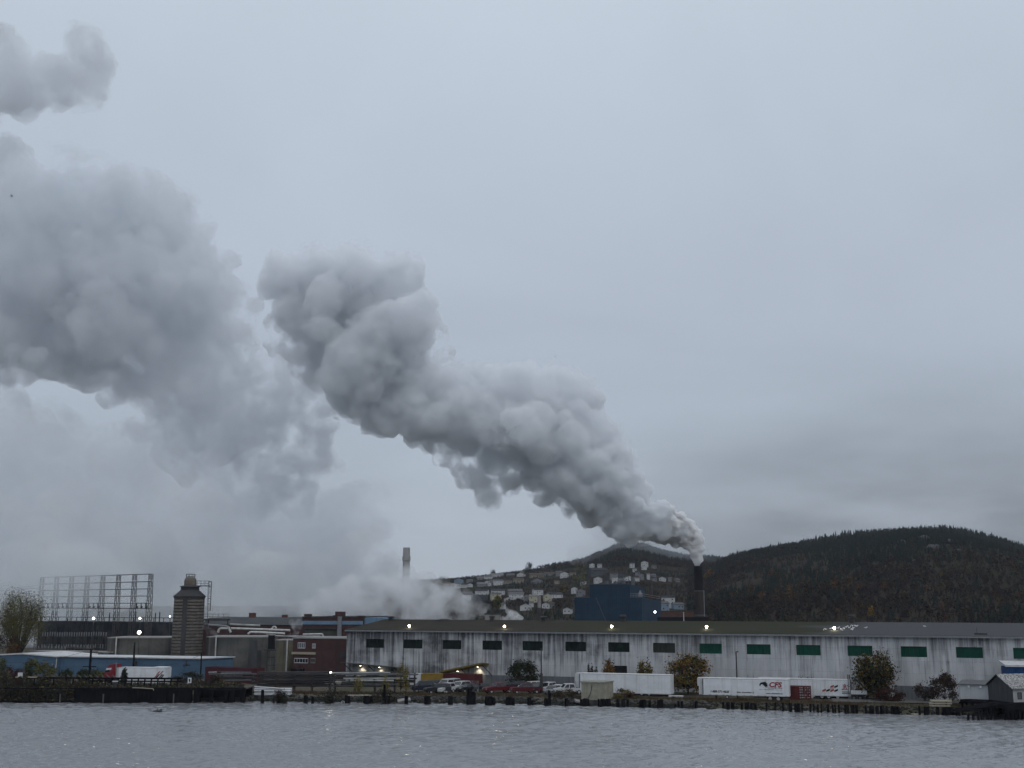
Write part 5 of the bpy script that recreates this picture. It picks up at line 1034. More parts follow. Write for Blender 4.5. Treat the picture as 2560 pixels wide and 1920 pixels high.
def car(kind, paint, lab, u, vb, Y, ang, name):
    P = PROF[kind]; q = at(u, 1705, Y); z = gz(q.x, q.y)
    t = thing(name, lab, 'car' if kind in ('sedan','suv') else kind, (q.x, q.y, z), ang, 'vehicles parked in the yard'); w = P['W']/2; pm = PAINT[paint]
    MB().prism(P['body'], -w, w).build('body', pm, t)
    b_ = MB(); c = P['cab']; n_ = len(c); V = [(x, -w*(1 if z < 1.3 else .84), z) for x, z in c]+[(x, w*(1 if z < 1.3 else .84), z) for x, z in c]; b_.add(V, [(i, (i+1)%n_, n_+(i+1)%n_, n_+i) for i in range(n_)]+[tuple(range(n_-1,-1,-1)), tuple(range(n_, 2*n_))]); b_.build('cabin', pm, t)
    wv = P['win']; zm = [z for _, z in wv]; z0, z1 = min(zm), max(zm); zc0, zc1 = c[0][1], c[1][1]
    def yat(z): return w*(1-.16*(z-zc0)/(zc1-zc0))+.012
    for sgn in (-1, 1):
        b_ = MB(); xm = (wv[0][0]+wv[-1][0])/2
        for part in ([wv[0], wv[1], (xm-.06, z1), (xm-.06, z0)], [(xm+.06, z0), (xm+.06, z1), wv[2], wv[3]]): b_.add([(x, sgn*yat(z), z) for x, z in part]+[(x, sgn*(yat(z)-.03), z) for x, z in part], [(0,1,2,3),(4,5,6,7)]+[(i, (i+1)%4, 4+(i+1)%4, 4+i) for i in range(4)])
        b_.build('side_window', MT['glass_dark'], t)
    for a, b2, nm in ((c[0], c[1], 'windscreen'), (c[-1], c[-2], 'rear_window')):
        p0 = Vector((a[0]*.88+b2[0]*.12, 0, a[1]*.88+b2[1]*.12)); p1_ = Vector((a[0]*.12+b2[0]*.88, 0, a[1]*.12+b2[1]*.88)); off = .02 if nm == 'rear_window' else -.02
        MB().add([(p0.x+off,-w*.86,p0.z+.01),(p0.x+off,w*.86,p0.z+.01),(p1_.x+off,w*.74,p1_.z+.01),(p1_.x+off,-w*.74,p1_.z+.01)], [(0,1,2,3)]).build(nm, MT['glass_dark'], t)
    if kind == 'pickup': MB().box(1.15, -w+.12, 1.121, 2.7, w-.12, 1.14).build('bed_floor', MT['dark_void'], t)
    fx = P['body'][1][0]; rx_ = P['body'][-2][0]
    for sgn in (-1, 1):
        MB().box(fx-.02, sgn*w*.72-.18, .68, fx+.1, sgn*w*.72+.18, .86).build('headlight', MT['rim'], t); MB().box(rx_-.05, sgn*w*.82-.12, .7, rx_+.03, sgn*w*.82+.12, .92).build('tail_light', MT['red_paint'], t)
        for ax_ in P['ax']: wheel(t, ax_, sgn*(w-.1), P['wr'], P['wr'], .22)
    return t
CARS = [('van','navy','boxy dark-blue van at the left end of the parked row',1062,0,206,R(14),'parked_van'),
 ('suv','navy','dark car with only its roof showing behind the blue van',1079,0,211,R(25),'parked_car'),
 ('suv','white','white car half hidden by a black hood beside the blue van',1112,0,204,R(60),'parked_car'),
 ('suv','black','black car with open-looking hood right of the blue van',1094,0,203,R(20),'parked_car'),
 ('van','white','white minivan in the second row behind the black car',1121,0,210.5,R(50),'parked_van'),
 ('suv','white','white car in front of the red container',1150,0,208.5,R(55),'parked_car'),
 ('sedan','black','low black car between the white cars and the teal one',1172,0,206,R(35),'parked_car'),
 ('sedan','teal','dark teal sedan left of the red pickup',1207,0,207.5,R(20),'parked_car'),
 ('pickup','red','red pickup facing left, the one nearer the yellow-edged canopy',1246,0,204,R(28),'parked_pickup'),
 ('suv','black','dark car behind the red pickups in front of the green bush',1285,0,210,R(20),'parked_car'),
 ('pickup','darkred','red pickup facing left, the one nearer the light pole',1315,0,202.5,R(12),'parked_pickup'),
 ('suv','white','white car peeking over the second red pickup',1328,0,208,R(30),'parked_car'),
 ('suv','black','black jeep beside the base of the light pole',1346,0,204,R(50),'parked_car'),
 ('suv','white','white car just right of the light pole',1366,0,205.5,R(60),'parked_car'),
 ('sedan','grey','grey car between two white ones right of the light pole',1381,0,201.5,R(70),'parked_car'),
 ('sedan','white','small white car next to the white pickup',1396,0,204,R(65),'parked_car'),
 ('pickup','white','white pickup facing left beside the beige block hut',1420,0,201,R(15),'parked_pickup')]
for c in CARS: car(*c)
# hut, shed and boathouse
A = at(1453, 1703, 189.2); B = at(1507, 1704, 187.5); L_ = math.hypot(B.x-A.x, B.y-A.y); rot = math.atan2(B.y-A.y, B.x-A.x); z0 = .95; H = A.z-z0
t = thing('block_hut', 'small stained beige block hut at the bank edge in front of the white trailer', 'hut', (A.x, A.y, z0), rot)
MB().add([(0,0,0),(L_,0,0),(L_+.2,4,0),(-1.15,4,0),(0,0,H-.2),(L_,0,H-.2),(L_+.2,4,H-.2),(-1.15,4,H-.2)], BOXF).build('wall', MT['beige_block'], t)
MB().add([(-.12,-.12,H-.199),(L_+.12,-.12,H-.199),(L_+.3,4.1,H-.199),(-1.3,4.1,H-.199),(-.12,-.12,H),(L_+.12,-.12,H),(L_+.3,4.1,H),(-1.3,4.1,H)], BOXF).build('roof', mat('hut_roof', (.28,.28,.25), (.2,.2,.17), nscale=2, rough=.9), t)
MB().box(-.4, -.4, -1.6, L_+.3, 4.2, -.002).build('foundation', MT['concrete'], t); b_ = MB(); b_.path([(1.95,-.03,H-.5),(1.9,-.03,H-.9),(1.65,-.03,.9),(1.2,-.03,.2)], .05, 5); b_.build('cable', MT['lettering_black'], t)
dq = Vector((-1.15, 4, 0)).normalized(); MB().add([(dq.x*1.2-.04,dq.y*1.2,.2),(dq.x*2.3-.04,dq.y*2.3,.2),(dq.x*2.3-.04,dq.y*2.3,H-.7),(dq.x*1.2-.04,dq.y*1.2,H-.7)], [(0,1,2,3)]).build('door', MT['roof_dark'], t)
A = at(2398, 1711, 175.5); B = at(2470, 1709, 173.6); L_ = math.hypot(B.x-A.x, B.y-A.y); rot = math.atan2(B.y-A.y, B.x-A.x); z0 = at(2398, 1754, 175.5).z; H = A.z-z0
t = thing('white_shed', 'pale boarded shed with a dark-red end on timber supports next to the boathouse', 'shed', (A.x, A.y, z0), rot)
pw = corr(mat('pale_boards', (.42,.44,.45), (.36,.375,.385), (2,2,.3), 1, .8), .3, .3); b_ = MB(); b_.add([(0,0,0),(L_,0,.38),(L_,5,.38),(0,5,0),(0,0,H),(L_,0,H),(L_,5,H),(0,5,H)], BOXF); b_.build('wall', pw, t)
MB().add(slab(-.25, L_+.05, -.25, 5.2, H+.002, H+.35, .10), BOXF).build('roof', MT['steel_grey'], t); MB().box(-.03, .02, 0.0, -.003, 5, H-.25).build('end_wall', MT['brick_rust'], t); MB().box(-.06, 2.0, .0, -.032, 2.9, 1.9).build('door', mat('door_red', (.05,.014,.014), rough=.8), t)
for xx in (L_*.33, L_*.74): MB().box(xx-.13, -.22, H-.42, xx+.13, -.02, H-.12).build('wall_light', MT['white_paint'], t)
b_ = MB()
for xx, zz in ((.1,0),(L_*.4,.15),(L_*.8,.3)):
    for yy in (.2, 4.6): b_.box(xx, yy, -3.2, xx+.25, yy+.25, zz)
b_.add([(-.2,-.15,-.28),(L_+1,-.15,.13),(L_+1,.15,.13),(-.2,.15,-.28),(-.2,-.15,-.003),(L_+1,-.15,.40),(L_+1,.15,.40),(-.2,.15,-.003)], BOXF); b_.build('support', MT['black_timber'], t)
# boathouse on its wharf
A = at(2530, 1717, 168.5); rot = R(15); z0 = at(2530, 1756, 168.5).z; H = A.z-z0
t = thing('boathouse', 'weathered old boathouse with grey board gable and mossy pale shingle roof', 'boathouse', (A.x, A.y, z0), rot)
hr_ = H+1.55; WW = 5.6; LL = 9
MT['grey_boards'] = corr(mat('grey_boards', (.075,.08,.085), (.045,.047,.05), (5,5,.3), 1, .9), .22, .6)
MB().add([(0,0,0),(0,WW,0),(0,WW,H-.1),(0,WW*.55,hr_-.1),(0,0,H-.1),(.1,0,0),(.1,WW,0),(.1,WW,H-.1),(.1,WW*.55,hr_-.1),(.1,0,H-.1)], [(0,1,2,3,4),(5,6,7,8,9),(0,4,9,5),(1,2,7,6)]).build('gable_wall', MT['grey_boards'], t)
MB().box(.101, 0, 0, LL, WW, H-.15).build('front_wall', corr(mat('white_boards', (.40,.41,.41), (.30,.30,.30), (3,3,.4), 1, .85), .2, .4), t)
MT['shingle'] = mat('shingle', (.36,.36,.36), (.10,.10,.095), (3,1.2,1.2), 2.0, .95, lo=.42, hi=.58)
MB().add([(-.3,-.35,H-.32),(LL+.3,-.35,H-.32),(LL+.3,WW*.55,hr_),(-.3,WW*.55,hr_),(-.3,-.35,H-.18),(LL+.3,-.35,H-.18),(LL+.3,WW*.55,hr_+.14),(-.3,WW*.55,hr_+.14)], BOXF).build('roof', MT['shingle'], t)
MB().add([(-.3,WW*.55+.01,hr_),(LL+.3,WW*.55+.01,hr_),(LL+.3,WW+.4,H-.3),(-.3,WW+.4,H-.3),(-.3,WW*.55+.01,hr_+.13),(LL+.3,WW*.55+.01,hr_+.13),(LL+.3,WW+.4,H-.17),(-.3,WW+.4,H-.17)], BOXF).build('roof', MT['roof_dark'], t)
s0, z1 = loc_on(t, 2543, 1731); s1, zz0 = loc_on(t, 2555, 1748); fr = MB(); 
for (a, b_, c, d) in ((s0,zz0,s1,zz0+.1),(s0,z1-.1,s1,z1),(s0,zz0+.102,s0+.1,z1-.102),(s1-.1,zz0+.102,s1,z1-.102)): fr.box(a, -.06, b_, c, .01, d)
w = fr.build('window', MT['roof_dark'], t); MB().box(s0+.1, -.02, zz0+.1, s1-.1, .005, z1-.1).build('pane', MT['glass_pale'], w)
cr = t.matrix_world
wh = thing('timber_wharf', 'black timber wharf on crowded piles carrying the boathouse', 'wharf', (A.x, A.y, 0), rot)
MB().box(-3.6, -2.6, z0-.45, 14, WW+2, z0-.02).build('deck', MT['black_timber'], wh); MB().box(-3.7, -2.85, z0-.9, 14, -2.62, z0-.12).build('fascia', MT['black_timber'], wh)
MB().add([(-8.2,.8,.9),(-3.7,-1.4,z0-.45),(-3.7,1.8,z0-.45),(-8.2,3.4,.9),(-8.2,.8,1.1),(-3.7,-1.4,z0-.1),(-3.7,1.8,z0-.1),(-8.2,3.4,1.1)], BOXF).build('ramp', MT['black_timber'], wh)
for i in range(26): xx = -3.5+i*.62+rr.uniform(-.12,.12); MB().tube((xx,-2.5+rr.uniform(-.25,.3),-1.5), (xx+rr.uniform(-.1,.1),-2.45,z0-.45), rr.uniform(.16,.26), n=7).build('pile', MT['black_timber'], wh)
for i in range(7): xx = -8.6+i*.75; MB().tube((xx,-1.2+rr.uniform(-.6,.4),-1.5), (xx,-1.1,.8+i*.14), rr.uniform(.15,.24), n=7).build('pile', MT['black_timber'], wh)
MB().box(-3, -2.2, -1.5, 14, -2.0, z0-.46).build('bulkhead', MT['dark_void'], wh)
# lumber piles
def lumber(u, v, Y, L_, rows, ang, lab, m='pale_timber'):
    q = at(u, v, Y); z = gz(q.x, q.y)+.05; t = thing('lumber_pile', lab, 'lumber', (q.x, q.y, z), ang)
    for i in range(rows): MB().box(rr.uniform(-.3,.3), 0, i*.36+.13, L_+rr.uniform(-.3,.3), 1.1, i*.36+.36).build('plank', MT[m], t); MB().box(.6, .1, i*.36-.1, .75, 1.0, i*.36+.129).build('bearer', MT['black_timber'], t); MB().box(L_-.8, .1, i*.36-.1, L_-.65, 1.0, i*.36+.129).build('bearer', MT['black_timber'], t)
lumber(2326, 1757, 176, 3.2, 3, R(-6), 'short stack of pale sawn lumber left of the red-ended shed')
lumber(2276, 1764, 173.5, 2.8, 1, R(-4), 'single pale plank lying low on the bank near the stack')
lumber(1674, 1742, 193, 2.6, 1, R(-8), 'white boards lying on the ground right of the plain trailer', 'white_dull')
lumber(870, 1720, 197, 9.0, 1, R(-1), 'long pale beam lying on the bank below the pale pipe racks')

# ---------------------------------------------------------------- pipe racks
def rack(u0, u1, Y, levels, lab):
    A = at(u0, 1700, Y); B = at(u1, 1700, Y); L_ = B.x-A.x; z0 = .85; t = thing('pipe_rack', lab, 'rack', (A.x, A.y, z0), 0, 'steel pipe racks')
    zs = [at(u0, v, Y).z-z0 for v in levels]; n_ = max(3, int(L_/3.2)+1)
    for i in range(n_): xx = .3+(L_-.6)*i/(n_-1); MB().box(xx-.09, -.1, -.3, xx+.09, .1, max(zs)+.35).build('post', MT['steel_dark'], t); MB().box(xx-.085, 1.5, -.3, xx+.085, 1.7, max(zs)+.35).build('post', MT['steel_dark'], t)
    for z in zs:
        b_ = MB()
        for i in range(n_): xx = .3+(L_-.6)*i/(n_-1); b_.box(xx-.08, -.45, z-.14, xx+.08, 1.9, z)
        b_.build('arm', MT['steel_dark'], t)
    return zs, A, L_, z0
def rack_pipes(u0, u1, Y, levels, per, m, lab, ragged=0):
    zs, A, L_, z0 = rack(u0, u1, Y, levels, lab[0])
    for i, z in enumerate(zs):
        for j in range(per*2):
            ly = j//per; j_ = j % per
            r = rr.choice((.11, .13, .15)); a, b_ = A.x+rr.uniform(-.8, .5)+ragged*rr.uniform(0, 1)*(.45*L_ if ly else .2*L_), A.x+L_+rr.uniform(-.6, .9)-ragged*rr.uniform(0, 1)*(.4*L_ if ly else .1*L_); mm = m[(i*5+j*3+rr.randint(0, 1)) % len(m)]
            tag(MB().tube((0,0,0), (b_-a,0,rr.uniform(-.05,.05)), r, n=8).build('steel_pipe', MT[mm], loc=(a, A.y-.3+j_*(1.9/per)+.12*ly, z0+z+r+.01+ly*.29)), f"{lab[1]}, {['bottom','second','third','fourth'][i] if i < len(zs)-1 else 'top'} level", 'pipe', lab[2])
rack_pipes(640, 828, 205, (1717, 1708, 1698, 1688), 3, ('pipe_dark','pipe_dark','pipe_dark','steel_grey'), ('dark steel rack of black pipes left of the small bright lamp', 'black pipe stacked on the dark rack left of the small bright lamp', 'black pipes on the middle rack'), .3)
rack_pipes(832, 1040, 203, (1717, 1707, 1698, 1688), 3, ('pipe_pale','pipe_dark','pipe_white','steel_grey','pipe_pale','pipe_dark'), ('steel rack of pale pipes in front of the dark canopy', 'pale pipe stacked on the rack in front of the dark canopy', 'pale pipes on the right rack'), .8)
rack_pipes(530, 636, 211, (1703, 1695, 1687), 2, ('pipe_dark','steel_grey'), ('dark steel rack in front of the maroon container', 'dark pipe on the rack in front of the maroon container', 'dark pipes on the left rack'), .6)
q = at(827, 1681, 203); t = thing('rack_lamp', 'small bright lamp at the joint between the dark and pale pipe racks', 'lamp', (q.x, q.y, .85)); h = q.z-.85; MB().tube((0,.1,0), (0,.1,h+.2), .07).build('pole', MT['steel_dark'], t); b_ = MB().lathe([(.02,-.2),(.16,-.1),(.2,.04),(.1,.16)], 12); b_.v = [(x, y-.15, z+h) for x, y, z in b_.v]; b_.build('bulb', mat('lamp_dim', (1,.95,.8), rough=.4, emit=((1,.93,.75), 4)), t)
l = bpy.data.lights.new('rack_glow', 'POINT'); l.energy = 15; l.color = (1,.95,.75); l.shadow_soft_size = .25; lo = bpy.data.objects.new('rack_glow', l); COL.objects.link(lo); lo.parent = t; lo.location = (0,-.6,h)
# bundle of white pipes on the bank
A = at(636, 1722, 198.5); B = at(728, 1723, 198.5); t = thing('pipe_bundle', 'bundle of white plastic pipes lying on the bank beside the dock end', 'pipe bundle', (A.x, A.y, .85)); L_ = B.x-A.x; nn_ = 0
for row, n_ in enumerate((5, 4, 4, 3)):
    for j in range(n_): MB().tube((rr.uniform(-.1,.1), j*.36+.18*(row%2), .17+row*.29), (L_+rr.uniform(-.3,.1), j*.36+.18*(row%2), .17+row*.29), .165, n=10).build('pipe', MT['white_dull'], t)
MB().tube((0,-.1,1.5), (L_*.8,-.05,1.12), .12, n=8).build('loose_pipe', MT['white_dull'], t)
for u, v, lab, mm in ((858, 1718, 'white plastic drum with a handle on the bank at the left of the pale racks', 'white_dull'), (919, 1718, 'upright white plastic block on the bank below the pale racks', 'white_paint')):
    q = at(u, 1722, 193.5); t = thing('white_drum', lab, 'drum', (q.x, q.y, gz(q.x, q.y)+.5)); MB().lathe([(.26,-.5),(.3,-.4),(.3,.7),(.26,.8),(.1,.84)], 12).build('body', MT[mm], t); MB().lathe([(.1,.841),(.1,.92),(.02,.93)], 8).build('lid', MT['steel_grey'], t)
# ducks and a flying bird
def duck(u, v, lab):
    q = on(u, v, 0); b_ = MB().lathe([(.02,-.26),(.10,-.18),(.15,0),(.12,.14),(.03,.24)], 8); b_.v = [(z, y, x+.05) for x, y, z in b_.v]; h = MB().lathe([(.01,-.07),(.06,0),(.01,.08)], 8); b_.add([(x+.2, y, z+.28) for x, y, z in h.v], h.f); b_.tube((.17,0,.1), (.2,0,.27), .05, n=6); b_.tube((.25,0,.28), (.34,0,.27), .02, .012, 5)
    o = tag(b_.build('duck', MT['duck'], smooth=True, loc=q), lab, 'duck', 'ducks on the water'); o.scale = (1.5, 1.5, 1.5); o.rotation_euler[2] = rr.uniform(-.5,.5)
for i, u in enumerate((388, 396, 400)): duck(u, 1780, ['dark duck floating on the left of a group of three','middle duck of a group of three off the dock','dark duck floating on the right of a group of three'][i])
q = at(29, 490, 160); b_ = MB().lathe([(.01,-.22),(.07,-.1),(.08,.05),(.01,.22)], 8); b_.v = [(z, y, x) for x, y, z in b_.v]
for s in (-1, 1): b_.add([(-.08,0,.03),(.08,0,.03),(.05,s*.3,.16),(-.03,s*.3,.16),(-.04,s*.6,.05),(-.08,s*.6,.05)], [(0,1,2,3),(3,2,4,5)]); 
tag(b_.build('bird', MT['duck'], loc=q), 'small dark bird flying in front of the large grey plume', 'bird')
# ---------------------------------------------------------------- trees, bushes, grass, rocks
def quads(P, rng, s, up=.3):                                # leaf clumps: random small quads at the points P
    n = len(P); a = rng.normal(size=(n,3)); a /= np.linalg.norm(a, axis=1)[:,None]; b_ = rng.normal(size=(n,3)); b_ -= (a*b_).sum(1)[:,None]*a; b_ /= np.linalg.norm(b_, axis=1)[:,None]
    sz = (s*rng.uniform(.6, 1.35, n))[:,None]; a *= sz; b_ *= sz*.62
    V = np.stack([P-a, P-b_*.9, P+a, P+b_*.9], 1).reshape(-1,3); F = np.arange(4*n).reshape(n,4); return V, F
def tree(name, lab, cat, base, h, w, mats, n=2500, leaf=.22, kind='round', seed=1, trunk=.18, share=None, crown0=.22, group=None, d=None):
    rng = np.random.default_rng(seed); t = thing(name, lab, cat, base, 0, group); d = d or w*.8
    nc = 70 if kind == 'vase' and n > 3000 else 26 if kind != 'shrub' else 18; C = []
    for i in range(nc):
        if kind == 'vase':
            th = rng.uniform(0, 6.28); f_ = rng.uniform(.35, 1.0); sp_ = rng.uniform(.1, 1)**.6; C.append((math.cos(th)*w*.46*sp_*(.35+.65*f_**.8), math.sin(th)*d*.46*sp_*(.35+.65*f_), h*(.25+.68*f_*(1-.22*sp_**2))))
        else:
            th = rng.uniform(0, 6.28); ph = rng.uniform(-.85, 1); rad = rng.uniform(.55, 1)**.5; cr_ = math.sqrt(max(0, 1-ph*ph)) if ph > 0 else 1-.25*abs(ph)
            z = crown0+(1-crown0)*.5*(1+ph*.84); C.append((math.cos(th)*w*.42*cr_*rad, math.sin(th)*d*.42*cr_*rad, h*z))
    C = np.array(C); tk_ = MB(); top = Vector((0, 0, h*(crown0+.08)))
    tk_.tube((0,0,-.3), top, trunk, trunk*.75, 7)
    for c in C:
        c = Vector(c); mid = top.lerp(c, .5)+Vector((0,0,h*.04 if kind != 'vase' else -.0*h)); tk_.tube(top*.9, mid, trunk*.42, trunk*.22, 5, cap=False); tk_.tube(mid, c, trunk*.22, trunk*.07, 5, cap=False)
        for _ in range(7 if kind == 'vase' else 4): e = c+Vector(rng.normal(size=3))*w*.07+Vector((0,0,h*.08)); tk_.tube(c, e, trunk*.08, trunk*.03, 4, cap=False)
    tk_.build('trunk', MT['bark'], t)
    k = rng.integers(0, nc, n); sg = np.array([w*.10, d*.10, h*.085 if kind != 'vase' else h*.10]); P = C[k]+rng.normal(size=(n,3))*sg
    cl = rng.normal(size=(nc, 3))*.0; P = P[P[:,2] > .05]; k = k[:len(P)]
    V, F = quads(P, rng, leaf); share = share or [1/len(mats)]*len(mats); cm = rng.choice(len(mats), nc, p=share)
    mi = np.where(rng.random(len(P)) < .72, cm[k], rng.choice(len(mats), len(P), p=share)); raw_mesh('crown', V, F, [MT[m] for m in mats], mi, t); return t
def gtree(name, lab, cat, u, vt, Y, w, mats, zb=None, **kw):
    a = at(u, vt, Y); z0 = gz(a.x, a.y)-.05 if zb is None else zb; return tree(name, lab, cat, (a.x, a.y, z0), a.z-z0, w*mppn(Y), mats, **kw)
gtree('willow_tree', 'broad yellow-green tree with upright limbs rising behind the blue building', 'tree', 58, 1478, 266, 138, ['leaf_olive','leaf_dark','twig'], n=17000, leaf=.14, kind='vase', seed=3, trunk=.34, share=[.80,.06,.14], crown0=.10)
gtree('shrub', 'rust-orange shrub at the foot of the yellow-green tree', 'shrub', 12, 1590, 262, 80, ['leaf_rust','leaf_orange','twig'], n=2200, leaf=.22, kind='shrub', seed=4, crown0=.05, share=[.6,.15,.25])
for i, (u, vt, Y, w, m, sh, lab) in enumerate((
    (6, 1648, 238, 44, ['leaf_green','leaf_olive'], [.6,.4], 'green bush at the far left edge in front of the blue gable'),
    (34, 1664, 212, 46, ['leaf_red','leaf_rust'], [.6,.4], 'dark-red bush beside the white box on the dock'),
    (82, 1648, 232, 40, ['leaf_green','leaf_olive'], [.7,.3], 'tall green bush in front of the blue gable'),
    (114, 1657, 230, 52, ['leaf_olive','leaf_green'], [.55,.45], 'wide olive bush right of the tall green bush'),
    (164, 1673, 226, 34, ['leaf_green','leaf_dark'], [.6,.4], 'low green plant below the white downpipe'),
    (208, 1670, 224, 26, ['leaf_green','leaf_dark'], [.7,.3], 'small dark-leaved plant left of the utility pole'),
    (243, 1676, 222, 34, ['leaf_olive','leaf_green'], [.6,.4], 'low olive bush in front of the red truck nose'),
    (310, 1675, 206, 16, ['leaf_dark','twig'], [.6,.4], 'thin dark weed standing before the white semi trailer'),
    (470, 1682, 224, 70, ['twig','leaf_dark'], [.6,.4], 'bare grey-brown brush at the right end of the blue building'),
    (533, 1690, 206, 50, ['leaf_rust','leaf_orange','twig'], [.5,.2,.3], 'rusty brush on the dock below the maroon container'))):
    gtree('bush', lab, 'bush', u, vt, Y, w, m, n=1500, leaf=.17, kind='shrub', seed=20+i, crown0=.08, trunk=.06, share=sh, group='bushes in front of the blue building')
gtree('bush', 'dark-green bush against the grey wall behind the red pickups', 'bush', 1309, 1655, 212, 78, ['leaf_dark','leaf_green','leaf_rust'], n=3600, leaf=.20, kind='round', seed=41, crown0=.05, share=[.6,.28,.12], trunk=.12)
gtree('small_tree', 'small orange-brown tree behind the plain trailer left of the doorway', 'tree', 1522, 1653, 205, 34, ['leaf_orange','leaf_rust'], n=1500, leaf=.18, seed=42, crown0=.3, share=[.55,.45], trunk=.08)
gtree('small_tree', 'small yellowish tree behind the plain trailer right of the doorway', 'tree', 1611, 1655, 202, 36, ['leaf_olive','leaf_yellow','leaf_rust'], n=1400, leaf=.18, seed=43, crown0=.3, share=[.45,.3,.25], trunk=.08)
for i, (u, vt, lab) in enumerate(((1472,1664,'leafless thin sapling on the left above the plain trailer'), (1480,1665,'middle thin sapling of three above the plain trailer'), (1490,1663,'thin dark sapling on the right of three above the plain trailer'))):
    gtree('sapling', lab, 'tree', u, vt, 206, 9, ['twig','leaf_dark'], n=300, leaf=.14, seed=50+i, crown0=.3, trunk=.05)
gtree('autumn_tree', 'bushy tree with an orange heart between the two white trailers', 'tree', 1718, 1643, 199.5, 104, ['leaf_orange','leaf_dark','leaf_olive'], n=6500, leaf=.20, seed=44, crown0=.08, share=[.42,.32,.26], trunk=.2)
gtree('autumn_tree', 'large dark-green and rust tree right of the JR trailer', 'tree', 2189, 1634, 189.5, 108, ['leaf_dark','leaf_olive','leaf_orange','leaf_rust'], n=7000, leaf=.20, seed=45, crown0=.06, share=[.48,.27,.13,.12], trunk=.2)
gtree('shrub', 'low red-brown shrub at the foot of the large dark tree', 'shrub', 2222, 1720, 186, 72, ['leaf_red','leaf_rust'], n=1600, leaf=.16, kind='shrub', seed=46, crown0=.05, share=[.45,.55])
gtree('shrub', 'tall brown shrub thinning to bare twigs left of the red-ended shed', 'shrub', 2358, 1688, 184.5, 66, ['leaf_rust','twig','leaf_dark'], n=2600, leaf=.16, kind='shrub', seed=47, crown0=.06, share=[.5,.25,.25], trunk=.10)
gtree('shrub', 'wispy bare shrub against the wall between dark tree and brown shrub', 'shrub', 2308, 1705, 186, 48, ['twig','leaf_rust'], n=900, leaf=.13, kind='shrub', seed=48, crown0=.06, trunk=.07, share=[.7,.3])
gtree('shrub', 'dark leafy creeper crown just showing over the JR trailer roof', 'shrub', 2028, 1687, 198, 64, ['leaf_dark','leaf_green'], n=1500, leaf=.18, kind='shrub', seed=49, crown0=.5, trunk=.1)
gtree('shrub', 'yellowing weed clump in front of the plain white trailer', 'shrub', 1561, 1722, 190.5, 46, ['leaf_yellow','leaf_olive','leaf_rust'], n=1100, leaf=.13, kind='shrub', seed=51, crown0=.05, share=[.3,.3,.4], trunk=.04)
gtree('shrub', 'brown weeds beside the beige block hut below the white pickup', 'shrub', 1412, 1722, 193, 56, ['leaf_rust','twig','leaf_olive'], n=1300, leaf=.14, kind='shrub', seed=52, crown0=.05, share=[.5,.3,.2], trunk=.04)
for i, (u, vt, w, lab) in enumerate(((1003,1662,26,'tallest yellow-leaved sapling in front of the pale pipe rack'), (1016,1668,18,'yellow-leaved sapling just right of the tallest one by the pale rack'), (898,1690,24,'small yellow-leaved sapling at the left part of the pale rack'), (965,1690,18,'short yellow-leaved sapling in the middle of the pale rack'))):
    gtree('sapling', lab, 'tree', u, vt, 197.5, w, ['leaf_yellow','leaf_olive'], n=420, leaf=.12, seed=60+i, crown0=.15, trunk=.05, share=[.5,.5])
for i, (u, vt, w, lab) in enumerate(((830,1718,70,'dark brush mound on the bank below the white drum'), (700,1727,40,'low dark weeds on the bank below the white pipe bundle'), (960,1722,70,'dry brown brush below the pale racks near the tall pile'))):
    gtree('bush', lab, 'bush', u, vt, 192.5, w, ['leaf_dark','twig','leaf_rust'], n=1500, leaf=.14, kind='shrub', seed=70+i, crown0=.02, trunk=.04, share=[.5,.3,.2])
# dock brush: one tangled mass
rng = np.random.default_rng(77)
def scatter(us, vs_fn, n): pass
P = []
for _ in range(26000):
    u = rng.uniform(-40, 610); Y = rng.uniform(194.6, 203); dens = np.interp(u, [-40,120,190,250,420,560,610], [1,1,.75,.22,.22,.45,.3])
    if rng.random() > dens: continue
    a = at(u, 1715, Y); hh = np.interp(u, [-40,60,150,260,400,500,610], [3.4,2.6,2.2,.8,.7,1.0,.6])*(.55+.3*math.sin(u*.13)+.2*math.sin(u*.41+1)); P.append((a.x, a.y, DZ-.2+hh*rng.uniform(0, 1)**1.3))
for _ in range(5200):                                        # hanging over the face at the left end
    u = rng.uniform(-40, 185); a = at(u, 1715, 193.6); P.append((a.x, dA.y+(a.x-dA.x)*dd.y/dd.x-.05+rng.uniform(-.25,.3), DZ-.3-rng.uniform(0, 1)**1.7*1.9))
V, F = quads(np.array(P), rng, .17)
tag(raw_mesh('dock_brush', V, F, [MT['twig'], MT['leaf_dark'], MT['leaf_rust'], MT['leaf_olive']], rng.choice(4, len(P), p=[.42,.36,.14,.08])), 'tangled dark brush covering the old timber dock', 'brush', None, 'stuff')
